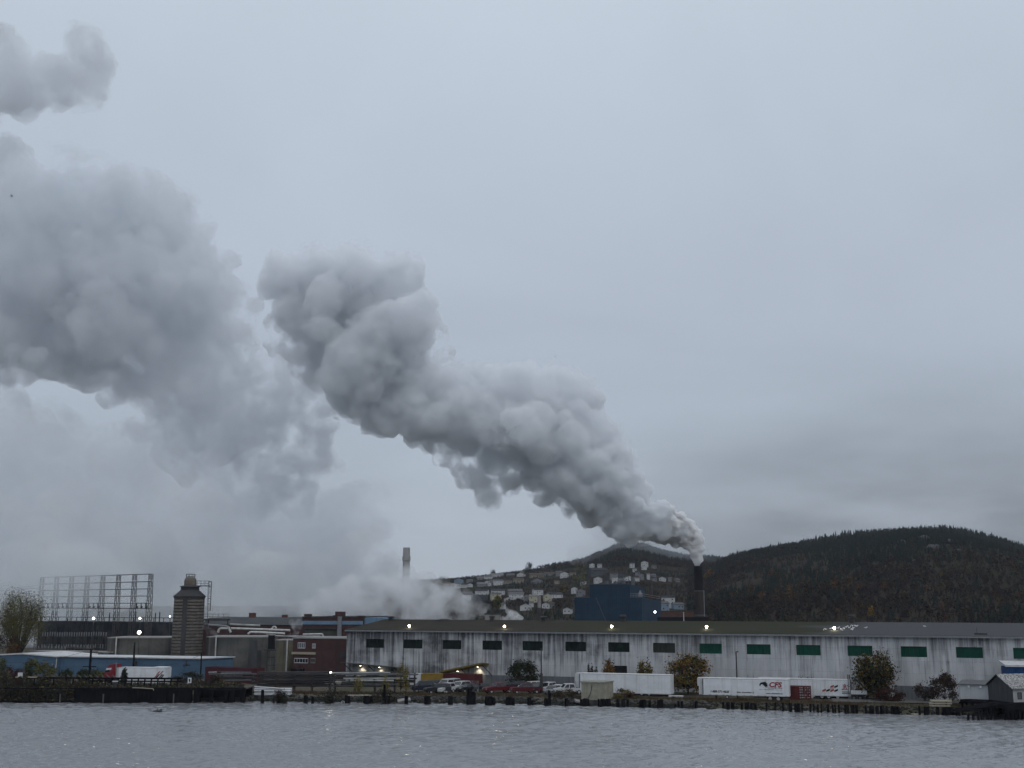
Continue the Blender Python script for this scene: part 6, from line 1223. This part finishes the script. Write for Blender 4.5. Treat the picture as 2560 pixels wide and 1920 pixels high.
# dry grass on the bank
V, F, M_, k = [], [], [], 0
for _ in range(42000):
    u = rng.uniform(600, 2420); d = rng.uniform(2.0, 9.0)**1.0; clump = .5+.5*math.sin(u*.045+d*.8)+.35*math.sin(u*.16-d)
    if u > 2080 and rng.random() > .35: continue
    if rng.random() > .35+.5*clump: continue
    x = (u-1280)/FPX*200; y = shore_y(x)+d
    if abs(u-1472) < 36 and d < 6: continue
    z = gz(x, y); h = rng.uniform(.15, .55)*(.7+.5*clump); w = rng.uniform(.025, .06); lx, ly = rng.normal(0, .16), rng.normal(0, .12); th = rng.uniform(0, 3.14)
    V += [(x-w*math.cos(th), y-w*math.sin(th), z-.05), (x+w*math.cos(th), y+w*math.sin(th), z-.05), (x+lx, y+ly, z+h)]; F.append((k, k+1, k+2)); k += 3; M_.append(int(rng.integers(0, 3)))
MT['straw'] = mat('straw', (.105,.075,.038), (.07,.052,.03), nscale=.4, rough=.9); MT['straw_dark'] = mat('straw_dark', (.055,.045,.026), (.04,.035,.02), nscale=.4, rough=.9); MT['straw_rust'] = mat('straw_rust', (.085,.048,.028), (.06,.04,.025), nscale=.4, rough=.9)
tag(raw_mesh('bank_grass', V, F, [MT['straw'], MT['straw_dark'], MT['straw_rust']], M_), 'dry brown grass along the top of the bank', 'grass', None, 'stuff')
# riprap: one bank of broken stone
MT['rock'] = mat('rock', (.060,.058,.055), (.032,.032,.031), nscale=.7, rough=.95, c3=(.095,.09,.08)); MT['rock_dark'] = mat('rock_dark', (.014,.016,.014), (.024,.025,.021), nscale=.8, rough=.9)
V, F, M_, off = [], [], [], 0
iv, jf = ICO1
for _ in range(5200):
    u = rng.uniform(606, 2420); dens = np.interp(u, [606, 1700, 1780, 2250, 2420], [1, 1, .7, .6, .6])
    if rng.random() > dens: continue
    x = (u-1280)/FPX*197; d = rng.uniform(-.7, 3.0); y = shore_y(x)+d; s = rng.uniform(.13, .42)*(1.0 if u < 1750 else .7); sc_ = np.array([s*rng.uniform(.8,1.5), s*rng.uniform(.7,1.2), s*rng.uniform(.4,.85)])
    q = iv*(1+rng.uniform(-.28,.28,(len(iv),1)))*sc_; a, c = rng.uniform(0, 6.28), rng.uniform(-.6,.6); q = q@np.array([[math.cos(a),math.sin(a),0],[-math.sin(a),math.cos(a),0],[0,0,1]])@np.array([[math.cos(c),0,math.sin(c)],[0,1,0],[-math.sin(c),0,math.cos(c)]])
    z = max(gz(x, y), -.15)+s*.2; V.append(q+np.array([x, y, z])); F.append(jf+off); off += len(iv); M_ += [1 if d < .6 or rng.random() < (.25 if u < 1750 else .7) else 0]*len(jf)
tag(raw_mesh('riprap', np.concatenate(V), np.concatenate(F), [MT['rock'], MT['rock_dark']], M_), 'bank of broken grey riprap stones along the waterline', 'rocks', None, 'stuff')
for i, (u, v, l_, ang, lab) in enumerate(((1456,1757,2.6,.25,'tilted pale concrete slab at the foot of the beige block hut'), (1010,1752,2.2,-.12,'pale broken slab among the rocks below the pale racks'), (1120,1748,6.0,.02,'long pale driftwood beam lying on the rocks below the dark cars'))):
    q = on(u, v, .45); o = MB().box(-l_/2, -.6 if i != 2 else -.12, -.12, l_/2, .6 if i != 2 else .12, .12).build('stone_slab' if i != 2 else 'driftwood', MT['concrete_pale' if i != 2 else 'pale_timber'], loc=(q.x, q.y, .55)); o.rotation_euler = (.25 if i != 2 else 0, ang, .2); tag(o, lab, 'slab' if i != 2 else 'log')

# ---------------------------------------------------------------- houses on the hillside
WALLC = {k: mat('house_'+k, tuple(x*.92 for x in c), tuple(x*.74 for x in c), nscale=.4, rough=.85) for k, c in {'white': (.52,.53,.54), 'grey': (.20,.205,.215), 'tan': (.27,.235,.19), 'cream': (.44,.42,.33), 'blue': (.20,.26,.33), 'slate': (.075,.085,.10), 'dark': (.045,.045,.05)}.items()}
ROOFC = {k: mat('houseroof_'+k, c, tuple(x*.75 for x in c), nscale=.5, rough=.95) for k, c in {'grey': (.11,.11,.115), 'dark': (.04,.04,.045), 'brown': (.075,.058,.048), 'pale': (.17,.17,.175)}.items()}
a7 = lambda x, y: (1040+x/5.267, 1400+y/5.267); b6 = lambda x, y: (1400+x/5.267, 1380+y/5.267)
HS = []                                                      # (row, u, v of the foot, width px, storeys, wall, roof, gable to the front)
for x, y, w, s, c, r, g_ in ((845,262,75,1,'grey','pale',0),(955,250,105,1,'white','grey',0),(1070,228,160,1,'white','pale',0),(1240,222,100,1,'grey','grey',0),(1375,220,100,1,'white','grey',1),(1392,178,46,1,'tan','pale',1),(1590,232,185,1,'tan','brown',0),(1765,208,130,1,'grey','brown',0),(1885,214,90,2,'grey','grey',0),(1958,236,100,2,'white','pale',1),(2062,206,80,1,'tan','brown',0)): HS.append(('top',)+a7(x, y)+(w/5.267, s, c, r, g_))
for x, y, w, s, c, r, g_ in ((300,318,72,1,'grey','brown',0),(562,318,120,2,'blue','grey',1),(480,356,70,1,'slate','grey',0),(545,376,80,2,'white','grey',0),(632,366,80,1,'white','grey',0),(712,358,72,1,'white','dark',1),(702,300,75,1,'grey','grey',0),(875,350,125,1,'grey','pale',0),(938,318,56,1,'white','grey',1),(972,344,40,1,'white','pale',1),(1000,308,60,1,'grey','grey',0),(1092,334,125,2,'white','grey',0),(1210,316,95,1,'tan','brown',0),(1340,314,130,2,'tan','brown',0),(1600,310,140,1,'grey','dark',1),(1860,318,60,1,'tan','brown',0),(2188,336,52,1,'white','pale',1)): HS.append(('second',)+a7(x, y)+(w/5.267, s, c, r, g_))
for x, y, w, s, c, r, g_ in ((668,500,120,2,'grey','grey',0),(858,472,165,2,'white','dark',0),(1083,470,172,2,'white','dark',0),(1300,476,182,2,'grey','grey',0),(1615,466,125,2,'white','dark',0),(2088,446,76,2,'white','grey',1),(2165,486,112,2,'grey','grey',1)): HS.append(('third',)+a7(x, y)+(w/5.267, s, c, r, g_))
for x, y, w, s, c, r, g_ in ((668,534,110,2,'white','grey',0),(845,560,172,2,'slate','dark',0),(1062,556,128,3,'cream','grey',0),(1322,528,190,2,'white','grey',0),(1215,556,74,1,'white','brown',1),(1462,556,75,2,'grey','dark',1),(1548,562,104,2,'cream','pale',0),(1740,552,95,2,'cream','grey',1),(1845,502,188,1,'white','dark',0)): HS.append(('fourth',)+a7(x, y)+(w/5.267, s, c, r, g_))
for x, y, w, s, c, r, g_ in ((1440,668,140,1,'white','pale',1),(1522,624,44,1,'white','grey',0),(1708,642,98,1,'white','grey',1),(1790,640,64,1,'grey','brown',0),(1988,712,105,1,'white','dark',1),(1128,648,44,1,'white','grey',0)): HS.append(('lowest',)+a7(x, y)+(w/5.267, s, c, r, g_))
for x, y, w, s, c, r, g_ in ((428,216,56,2,'white','grey',1),(525,222,56,2,'white','grey',0),(945,214,56,2,'white','dark',0),(990,268,44,1,'white','grey',0),(1112,198,90,2,'white','grey',1),(1108,236,66,1,'white','pale',1),(1240,222,62,1,'grey','brown',0)): HS.append(('wooded upper',)+b6(x, y)+(w/5.267, s, c, r, g_))
for x, y, w, s, c, r, g_ in ((520,302,220,2,'slate','dark',0),(500,420,112,2,'white','grey',1),(600,380,90,2,'dark','dark',1),(720,352,95,2,'grey','dark',0),(815,372,105,2,'slate','dark',1),(714,408,62,2,'white','grey',0),(790,412,62,1,'grey','grey',0),(915,388,122,1,'white','grey',1),(1005,392,84,1,'white','grey',0),(1075,368,64,2,'grey','grey',1),(1165,366,40,2,'white','grey',0),(1225,350,66,1,'grey','grey',0),(1250,392,60,1,'grey','dark',0),(1345,390,82,1,'white','grey',1),(1450,396,34,1,'grey','grey',0),(1555,398,54,1,'grey','pale',1),(300,440,70,1,'white','pale',0),(1020,310,60,1,'grey','dark',0)): HS.append(('middle',)+b6(x, y)+(w/5.267, s, c, r, g_))
for x, y, w, s, c, r, g_ in ((1325,772,112,2,'blue','dark',0),(1425,742,168,3,'white','dark',0),(1390,786,112,2,'blue','grey',0),(1570,756,138,1,'blue','grey',0)): HS.append(('lower right',)+b6(x, y)+(w/5.267, s, c, r, g_))
def house(lab, q, w, s, c, r, g_, ang):
    t = thing('house', lab, 'house', q+Vector((0,0,.45)), ang, 'houses on the hillside'); st = 1.55; hh = st*s+.55; D_ = max(4.0, w*.62); x0, x1 = -w/2, w/2; b_ = MB(); rf2 = MB(); e = .25
    if g_:
        pk = hh+w*.21; b_.prism([(x0,-2.5),(x1,-2.5),(x1,hh),(0,pk-.08),(x0,hh)], 0, D_); n_ = w/2+e
        for sg in (-1, 1): rf2.add([(0,-e,pk),(sg*n_,-e,hh-.12),(sg*n_,D_+e,hh-.12),(0,D_+e,pk),(0,-e,pk+.12),(sg*n_,-e,hh),(sg*n_,D_+e,hh),(0,D_+e,pk+.12)], BOXF)
    else:
        pk = hh+D_*.22; b_.prismx([(0,-2.5),(D_,-2.5),(D_,hh),(D_/2,pk-.08),(0,hh)], x0, x1)
        for ya, yb in ((-e, D_/2), (D_+e, D_/2)): rf2.add([(x0-e,ya,hh-.12),(x1+e,ya,hh-.12),(x1+e,yb,pk),(x0-e,yb,pk),(x0-e,ya,hh),(x1+e,ya,hh),(x1+e,yb,pk+.12),(x0-e,yb,pk+.12)], BOXF)
    b_.build('wall', WALLC[c], t); rf2.build('roof', ROOFC[r], t)
    n_ = max(2, int(w/1.7))
    if w > 2.6:
        for k in range(s):
            for i in range(n_):
                if (i*7+k*3+int(w*10)) % 5 < 2: continue
                xx = x0+w*(i+.5)/n_; MB().box(xx-.3, -.04, .6+k*st, xx+.3, .02, 1.25+k*st).build('window', MT['glass_dark'], t)
        MB().box(x0+w*.28-.2, D_*.5-.2, pk-.4, x0+w*.28+.2, D_*.5+.2, pk+.45).build('chimney', ROOFC['brown'], t)
cr_ = {}; HP = []; rh = random.Random(6); rows = {}
for i, hs in enumerate(HS): rows.setdefault(hs[0], []).append(hs)
for row, lst in rows.items():
    for i, (_, u, v, w, s, c, r, g_) in enumerate(sorted(lst, key=lambda a: a[1])):
        q = hill_at(u, v); W_ = max(2.4, 1.0*w*mpp(q.y)); HP.append((q.x, q.y, W_, s))
        place = {'top': 'top row of the hillside houses', 'second': 'second row down of hillside houses', 'third': 'third row down of hillside houses', 'fourth': 'fourth row down of hillside houses', 'lowest': 'lowest row of hillside houses', 'wooded upper': 'wooded upper slope below the plume', 'middle': 'row above the navy building', 'lower right': 'cluster right of the navy building'}[row]
        lab = f"{'' if s == 1 else 'two-storey ' if s == 2 else 'three-storey '}{c} house{' with front gable' if g_ else ''}, {ORD[i]} from left in {place}"
        house(lab, q, W_, s, c, r, g_, rh.uniform(-.35, .35))
# ---------------------------------------------------------------- hill forest
HPa = np.array([(x, y, w) for x, y, w, s in HP])
rng = np.random.default_rng(21); N_ = 95000
azs = rng.uniform(R(-13), R(29), N_); rrs = np.sqrt(rng.uniform(432**2, 1640**2, N_)); fx, fy = rrs*np.sin(azs), rrs*np.cos(azs); fz = hill_z(fx, fy); fu = 1280+FPX*fx/(fy*CP)
fv = 1510-(fz-CAMZ)/rrs*FPX
e_ = 6.0
gxz = (hill_z(fx*(1+e_/rrs), fy*(1+e_/rrs))-fz)/e_
vis = (fz > 1.2) & (gxz-(fz-CAMZ)/rrs > -.06)
pat = np.sin(fx*.013+1.2)*np.cos(fy*.011)+.8*np.sin(fx*.024-fy*.021)+.5*np.sin(fx*.06+fy*.043)
keep = vis.copy()
for hx, hy, hw in HPa:                                       # gardens and the view downhill stay open
    dxl = fx-hx; dyl = fy-hy; hr = math.hypot(hx, hy); al = -(dxl*hx+dyl*hy)/hr; ac = np.abs(dxl*hy-dyl*hx)/hr
    keep &= ~((ac < hw*.62+.8) & (al > -hw*.8) & (al < 22))
town = (fu > 880) & (fu < 1720) & (fv > 1424)
keep &= ~(town & (rng.random(N_) < .30))
meadow = ((np.abs((fu-1840)/75) < 1) & (np.abs((fv-1462)/22) < 1) & (pat > -.4)) | ((np.abs((fu-2010)/70) < 1) & (np.abs((fv-1424)/14) < 1) & (pat > -.2))
keep &= ~(meadow & (rng.random(N_) < .82))
ii = np.where(keep)[0]; fx, fy, fz, fu, fv, pat, town = fx[ii], fy[ii], fz[ii], fu[ii], fv[ii], pat[ii], town[ii]; n = len(ii)
pc = np.clip(.34+.42*pat+np.where(fv < 1400, .28, 0)+np.where(fu > 2000, .10, 0)-np.where(fv > 1500, .25, 0), .03, .93); con = rng.random(n) < pc
hgt = np.where(con, 2.6+3.6*rng.random(n)**1.8, 2.2+3.4*rng.random(n)**1.5)*np.where(town, .55, 1)*(1+.25*np.sin(fx*.05+1)*np.sin(fx*.017+fy*.02))*np.where(rng.random(n) < .02, 1.3, 1)
# conifers: ragged tiers
V, F, M_, off = [], [], [], 0
def add_batch(idx, mk):
    global off
    for i in idx:
        v_, f_, m_ = mk(i); V.append(v_); F.append(f_+off); off += len(v_); M_.append(np.full(len(f_), m_))
def conif(i):
    h = hgt[i]; r = h*rng.uniform(.17, .26); vs, fs, k = [], [], 0
    for t_, (z0, z1, rr0) in enumerate(((.10, .55, 1.0), (.34, .78, .72), (.58, 1.0, .46))):
        n_ = 6; a = rng.uniform(0, 1); th = a+np.arange(n_)*2*np.pi/n_; rad = r*rr0*rng.uniform(.65, 1.25, n_)
        vs.append(np.stack([fx[i]+rad*np.cos(th), fy[i]+rad*np.sin(th), fz[i]+h*(z0+rng.uniform(-.04,.04,n_))], -1)); vs.append(np.array([[fx[i]+rng.normal(0,.1), fy[i], fz[i]+h*z1]])); fs += [(k+j, k+(j+1)%n_, k+n_) for j in range(n_)]; k += n_+1
    return np.concatenate(vs), np.array(fs), int(rng.integers(0, 2))
def decid(i):
    h = hgt[i]; n_ = 22; d = rng.normal(size=(n_,3)); d /= np.linalg.norm(d, axis=1)[:,None]; c = d*rng.uniform(.3,1,(n_,1))*np.array([h*.30,h*.30,h*.40])+np.array([fx[i], fy[i], fz[i]+h*.56]); a = rng.normal(size=(n_,3,3))*h*.085
    vs = (c[:,None,:]+a).reshape(-1,3); fs = np.arange(n_*3).reshape(n_,3); x = rng.random()
    lo = fv[i] > 1440; p_ = pat[i]
    a_ = np.sin(fx[i]*.019+2)*np.sin(fy[i]*.016+.5)+.5*np.sin(fx[i]*.05)+1.1*math.exp(-((fu[i]-1900)/170)**2-((fv[i]-1475)/55)**2); m_ = (4 if x < .5 else 6 if x < .56 else 3) if a_ > .62 and lo else (5 if x < .4 else 2) if a_ < -.75 else 2 if x < .50 else 3 if x < .86 else 4 if x < .93 else 5 if x < .985 else 6
    vs = np.concatenate([vs, [[fx[i]-.12, fy[i], fz[i]-.3], [fx[i]+.12, fy[i], fz[i]-.3], [fx[i], fy[i], fz[i]+h*.7]]]); fs = np.concatenate([fs, [[n_*3, n_*3+1, n_*3+2]]]); return vs, fs, m_
add_batch(np.where(con)[0], conif); add_batch(np.where(~con)[0], decid)
FM = [mat('conifer_dark', (.008,.013,.013), (.012,.018,.015), nscale=.06, rough=.9, spec=.02), mat('conifer_green', (.012,.019,.015), (.008,.014,.012), nscale=.06, rough=.9, spec=.02), mat('bare_wood', (.026,.021,.022), (.020,.017,.018), nscale=.05, rough=.95, spec=.02), mat('bare_brown', (.031,.021,.019), (.023,.018,.017), nscale=.05, rough=.95, spec=.02),
      mat('autumn_rust', (.075,.038,.020), (.046,.028,.018), nscale=.05, rough=.95, spec=.02), mat('autumn_olive', (.042,.038,.018), (.028,.028,.016), nscale=.05, rough=.95, spec=.02), mat('autumn_gold', (.10,.064,.022), (.06,.042,.02), nscale=.05, rough=.95, spec=.02)]
print('forest', n, 'trees', sum(len(f) for f in F), 'faces')
tag(raw_mesh('hill_forest', np.concatenate(V), np.concatenate(F), FM, np.concatenate(M_)), 'mixed conifer and bare autumn forest covering the hills', 'forest', None, 'stuff')
# rock outcrops on the right-hand hill
for i, (u, v, w) in enumerate(((2255,1362,26),(2310,1352,30),(2335,1376,36),(2372,1360,24),(2395,1384,20),(2290,1408,12))):
    q = hill_at(u, v); k = mpp(q.y); rk = np.random.default_rng(90+i); vv = ICO2[0]*(1+rk.uniform(-.25,.25,(len(ICO2[0]),1)))*np.array([w*k*.5, 4, w*k*.24]); o = raw_mesh('rock_outcrop', vv, ICO2[1], mat('outcrop', (.085,.085,.09), (.05,.05,.055), nscale=.3, rough=.95)); o.location = q+Vector((0,0,1.5))
    tag(o, f"pale grey rock outcrop near the right hill top, {ORD[i]} from its left", 'rock', 'outcrops on the right hill')
# single trees one can tell apart
for i, (u, vb, hpx, wpx, m, kind, lab) in enumerate(((2178,1549,30,14,['leaf_yellow','leaf_orange'],'round','slim golden tree at the hill foot right of the tall dark roof vent'), (2031,1362,14,14,['leaf_rust','leaf_orange'],'round','rusty single tree high on the right hill below its skyline'), (2318,1478,14,15,['leaf_rust','leaf_orange'],'round','lone orange-brown tree halfway up the right hill'), (2213,1424,10,10,['leaf_yellow','leaf_rust'],'round','small pale yellow tree in the middle of the right hill'),
    (1450,1452,48,32,['leaf_rust','leaf_olive'],'round','big rounded brown tree standing among the hillside houses'), (1445,1478,44,44,['leaf_olive','leaf_green'],'round','broad olive tree below the big rounded brown tree'), (1322,1440,32,20,['leaf_dark'],'round','dark evergreen between houses in the middle of the hillside'), (1108,1486,46,34,['leaf_rust','leaf_olive'],'round','brown tree at the left edge of the houses by the steam'), (1243,1525,34,22,['leaf_green','leaf_olive'],'round','green tree just above the small white puff of steam'),
    (1386,1430,18,12,['leaf_dark'],'round','dark pointed evergreen above the top houses'), (1232,1426,24,14,['twig'],'vase','tall bare tree on the left skyline of the hill'), (1410,1487,24,22,['leaf_yellow','leaf_rust'],'round','ochre tree left above the navy building'), (1545,1412,28,34,['leaf_rust','twig'],'round','wide rusty tree on the slope under the plume'), (2270,1319,20,18,['leaf_dark'],'round','dark clump-topped tree on the right hill skyline'), (2315,1318,16,18,['twig'],'vase','bare round tree on the right hill skyline'), (1775,1452,30,24,['leaf_rust','leaf_orange'],'round','orange-brown tree just right of the smokestack'))):
    q = hill_at(u, vb); k = mpp(q.y); tree('tree', lab, 'tree', q-Vector((0,0,.3)), hpx*k, wpx*k, m, n=700, leaf=.50, kind=kind, seed=120+i, trunk=.22, crown0=.18)
# ---------------------------------------------------------------- plumes and fog
D = 2560/2212.0
def sph(lst, Y, jit=0.3, seed=3):
    rr = random.Random(seed); out = []
    for t in lst:
        x, y, r = t[:3]; yy = Y if len(t) < 4 else t[3]
        rad = r*D*mppn(yy)
        out.append((at(x*D, y*D, yy+rr.uniform(-jit, jit)*rad), rad))
    return out
YS = 390.0
mouth_pts = [(1507,1214,9.5),(1506,1205,11),(1511,1198,9),(1502,1198,10),(1505,1188,13),(1497,1184,12),(1512,1184,9),(1500,1174,16),(1510,1170,12),(1488,1172,14),(1488,1160,19),(1500,1158,14),(1508,1152,10),(1474,1166,14),(1470,1152,22),(1484,1140,18),(1494,1140,10),(1452,1158,16),(1450,1140,26),(1462,1124,18),(1470,1118,10),(1440,1116,20),(1430,1152,20),(1425,1126,26)]
stack_pts = [(1470,1150,20),(1448,1142,30),(1420,1128,38),(1445,1118,20),(1405,1150,24),(1415,1108,24),(1385,1126,42),(1388,1152,18),(1360,1140,30),(1395,1095,22)]
main_pts = [(1350,1112,44),(1325,1085,54),(1365,1062,34),(1345,1045,40),(1300,1088,50),(1290,1035,66),(1308,975,48),(1330,990,34),(1255,1015,72),(1235,945,74),(1235,872,54),(1262,862,34),(1190,970,82),(1180,880,80),(1195,835,46),(1120,925,88),(1115,860,68),(1140,825,36),(1050,895,84),(1000,920,58),(955,880,78),(900,885,56),(870,850,85),(800,850,74),(785,795,84),(830,730,96),(730,755,58),(690,715,62),(860,650,64),(885,690,44),(795,635,86),(705,635,82),(625,610,56),(635,685,46),(885,600,38),(690,565,36),(760,565,38),(865,572,34),(1022,803,22),(1000,815,22),(1075,830,40)]
main_torn = [(1060,1050,46),(1030,1020,48),(1088,1005,48),(985,975,48),(945,945,44),(900,915,46),(850,890,46),(1130,1020,44),(1180,1050,40),(1068,1085,22),(1100,1040,30),(740,850,50),(690,800,44),(655,755,46),(605,740,30),(590,700,24),(1230,1085,30),(1270,1110,24),(920,680,30),(940,760,40),(1240,1060,40)]
left_pts = [(50,480,120),(150,500,130),(260,480,120),(345,470,75),(330,415,48),(268,392,42),(182,392,38),(395,530,72),(430,630,85),(300,640,150),(150,650,150),(20,640,140),(470,640,50),(515,628,24),(505,560,24),(455,500,22),(450,740,70),(340,770,95),(430,840,90),(480,915,75),(440,950,50),(200,740,70),(40,720,50),(540,760,22),(500,800,50)]
torn_pts = [(540,900,60),(620,880,60),(660,830,44),(640,950,60),(690,985,44),(700,930,34),(590,1000,56),(530,1010,60),(470,1000,44),(570,840,40),(520,830,40),(330,860,50),(390,920,46),(250,830,46),(150,790,44),(60,790,50),(0,800,44),(600,1060,36),(660,1050,30),(720,1010,30),(560,780,26),(480,1055,50),(400,1000,48),(550,1080,44),(640,1095,36),(300,920,40),(360,980,36),(500,700,50),(545,715,32),(590,800,40),(610,860,50),(545,660,24),(590,860,44),(700,880,30)]
top_pts = [(25,110,50),(10,65,26),(180,105,50),(195,85,30),(225,145,34),(150,180,56),(60,195,62),(10,190,75),(190,190,52),(100,175,56)]
edge_pts = [(28,340,38),(0,330,45),(10,380,40)]
fog_pts = [(20,970,110),(130,1000,110),(240,990,80),(330,1040,110),(60,1140,160),(220,1170,150),(420,1130,120),(540,1140,90),(620,1200,100),(700,1170,80),(780,1130,64),(825,1085,48),(790,1055,38),(740,1080,46),(690,1100,44),(640,1120,60),(620,1260,120),(740,1240,95),(500,1290,130),(300,1300,130),(100,1300,140),(820,1240,56),(-60,1250,150),(-80,1050,130),(700,1300,80),(600,1320,60)]
veil_pts = [(60,1250,70),(120,1245,75),(190,1245,78),(250,1262,56),(160,1275,60),(60,1290,50)]
cumulus_pts = [(1042,1318,15),(1025,1305,18),(1005,1308,26),(985,1290,16),(965,1300,34),(925,1290,44),(930,1262,20),(905,1258,18),(880,1280,46),(840,1296,42),(800,1300,48),(760,1300,42),(730,1312,40),(690,1316,36),(960,1322,34),(900,1325,36),(1000,1328,22),(820,1275,36),(760,1270,30)]
puff_pts = [(1302/D,1546/D,8/D),(1290/D,1540/D,9/D),(1278/D,1535/D,9/D),(1268/D,1527/D,6/D),(1263/D,1518/D,4/D),(1284/D,1550/D,9/D),(1256/D,1549/D,8/D),(1270/D,1549/D,9/D)]
wisp_pts = [(735/D,1588/D,6/D),(742/D,1578/D,8/D),(737/D,1566/D,9/D),(748/D,1556/D,10/D),(730/D,1556/D,9/D),(722/D,1585/D,5/D),(752/D,1570/D,6/D)]
low_pts = [(512/D,1568/D,9/D),(525/D,1578/D,10/D),(540/D,1585/D,9/D),(556/D,1588/D,7/D)]
soft = (0.90, 0.922, 0.945)
stk = at(1745, 1415, YS)
fine = vol_mat('steam_mouth', (0.985,0.987,0.99), 2.2, (0.4,.10,.35,4))
plume('smoke_plume', sph(stack_pts, YS)+sph(main_pts, YS), vol_mat('steam_dense', (0.948,0.962,0.978), 0.30, (0.15,.24,.54,7), near=(stk, 60, 4)), 'dense grey billowing plume rising leftward from the dark smokestack', 0.55, ((2.2,3.6),(1.0,1.1)), levels=((24,.20,.58),(10,.2,.5)), wisp=(1.12, .8, vol_mat('steam_rim', (0.94,0.955,0.97), 0.20, (0.2,.50,.68,8))),
      extra=[(sph(mouth_pts, YS, .15), .24, ((.8,1.5),(.4,.5)), ((13,.34,.6),(11,.25,.46)), fine), (sph(main_torn, YS, .8), .7, ((2.5,4),(1.2,1.4)), ((18,.25,.55),(7,.25,.5)), vol_mat('steam_shred', (0.945,0.96,0.976), 0.45, (0.13,.47,.62,8)))])
plume('smoke_plume', sph(left_pts, 430), vol_mat('steam_soft', (0.915,0.932,0.952), 0.15, (0.06,.32,.60,7)), 'huge soft grey plume above the substation filling the left sky', 1.1, ((5,9.0),(2.2,3)), levels=((26,.18,.52),(8,.2,.45)), seed=4, wisp=(1.16, 1.6, vol_mat('steam_soft_rim', soft, 0.08, (0.09,.50,.70,8))),
      extra=[(sph(torn_pts, 425, .8), 1.3, ((5,8),(2.5,3)), ((16,.3,.5),(6,.3,.5)), vol_mat('steam_torn', (0.925,0.942,0.962), 0.24, (0.075,.45,.63,8)))])
plume('smoke_plume', sph(top_pts+edge_pts, 430), bpy.data.materials['steam_soft'], 'detached grey puff of smoke high in the upper left corner', 1.0, ((5,8.0),(2.2,3)), levels=((24,.18,.52),(8,.2,.45)), seed=5, wisp=(1.16, 1.6, bpy.data.materials['steam_soft_rim']))
fogc = (0.958,0.976,0.995)
plume('fog_bank', sph(fog_pts, 420, .5), vol_mat('steam_fog', fogc, 0.10, (0.032,.42,.64,9)), 'wide pale bank of steam hanging behind the silo and gantry', 2.0, ((9,24),(4,7)), levels=((16,.3,.5),), seed=6, wisp=(1.15, 3.0, vol_mat('steam_fog_rim', fogc, 0.05, (0.05,.48,.72,8))),
      extra=[(sph([(650,1300,44),(600,1285,48),(540,1300,50),(480,1305,44),(690,1262,46),(625,1235,52),(560,1225,50),(480,1235,44),(720,1215,40),(400,1290,46),(330,1300,44),(250,1290,40),(780,1180,40),(820,1140,30),(180,1210,50),(90,1190,54),(300,1200,56),(20,1110,50),(140,1090,50)], 350, .3), 1.2, ((5,9),(2,3)), ((16,.25,.52),(6,.25,.5)), vol_mat('steam_billow', (0.985,0.99,0.996), 0.10, (0.06,.44,.66,8)))])
plume('fog_veil', sph(veil_pts, 316, .15), vol_mat('steam_veil', fogc, 0.085, (0.05,.36,.75,6)), 'thin veil of steam drifting in front of the lattice gantry', 1.4, ((4,10),(2,3)), levels=((14,.3,.5),), seed=7)
plume('steam_cloud', sph(cumulus_pts, 345), vol_mat('steam_white', (0.96,0.966,0.978), 0.26, (0.12,.38,.66,6)), 'pale billowing steam rolling over the warehouse ridge at the chimney foot', 0.5, ((1.8,3.5),(.7,1)), levels=((24,.26,.5),(8,.3,.5)), seed=8, wisp=(1.2, .9, vol_mat('steam_white_rim', (0.96,0.966,0.978), 0.12, (0.25,.48,.72,7))))
plume('steam_puff', sph(puff_pts, 300), vol_mat('steam_bright', (0.975,0.977,0.983), 0.7, (0.35,.34,.64,4)), 'small bright white puff of steam on the warehouse ridge', 0.22, ((.6,1.0),(.3,.4)), levels=((22,.28,.5),(7,.3,.5)), seed=9, wisp=(1.25, .4, vol_mat('steam_bright_rim', (0.97,.975,.98), .35, (.6,.48,.7,5))))
plume('steam_wisp', sph(wisp_pts, 258), vol_mat('steam_thin', (0.965,0.97,0.98), 0.36, (0.45,.40,.68,6)), 'thin upright wisp of steam in front of the brick mill', 0.25, ((.8,1.2),(.3,.4)), levels=((20,.3,.55),(7,.3,.5)), seed=10)
plume('steam_wisp', sph(low_pts, 258), vol_mat('steam_faint', (0.965,0.97,0.98), 0.22, (0.45,.42,.70,6)), 'low faint wisp of steam just right of the silo', 0.3, ((.8,1.2),), levels=((20,.3,.55),), seed=11)
plume('low_cloud', sph([(1300,1180,40),(1345,1168,52),(1390,1172,56),(1435,1182,50),(1480,1192,40),(1250,1200,34),(1530,1205,34),(1370,1205,50),(1430,1215,44)], 1250, .4), vol_mat('mist', (0.66,0.69,0.73), 0.016, (0.014,.36,.74,6)), 'low mist drifting over the middle hilltop under the plume', 5, ((14,24),(6,8)), levels=((14,.3,.5),), seed=12)
plume('low_cloud', sph([(1780,1142,26),(1820,1136,32),(1860,1132,30),(1900,1128,24),(1745,1152,20),(1950,1122,20)], 1120, .4), bpy.data.materials['mist'], 'thin mist touching the left shoulder of the right-hand hill', 5, ((12,22),(5,8)), levels=((14,.3,.5),), seed=13)
# ---------------------------------------------------------------- air
hz = MB(); hz.box(-1500, -40, -7, 1500, 2700, 170); ho = hz.build('haze', vol_mat('haze_air', (.80,.86,.95), 0.00006, aniso=.1)); tag(ho, kind='stuff')
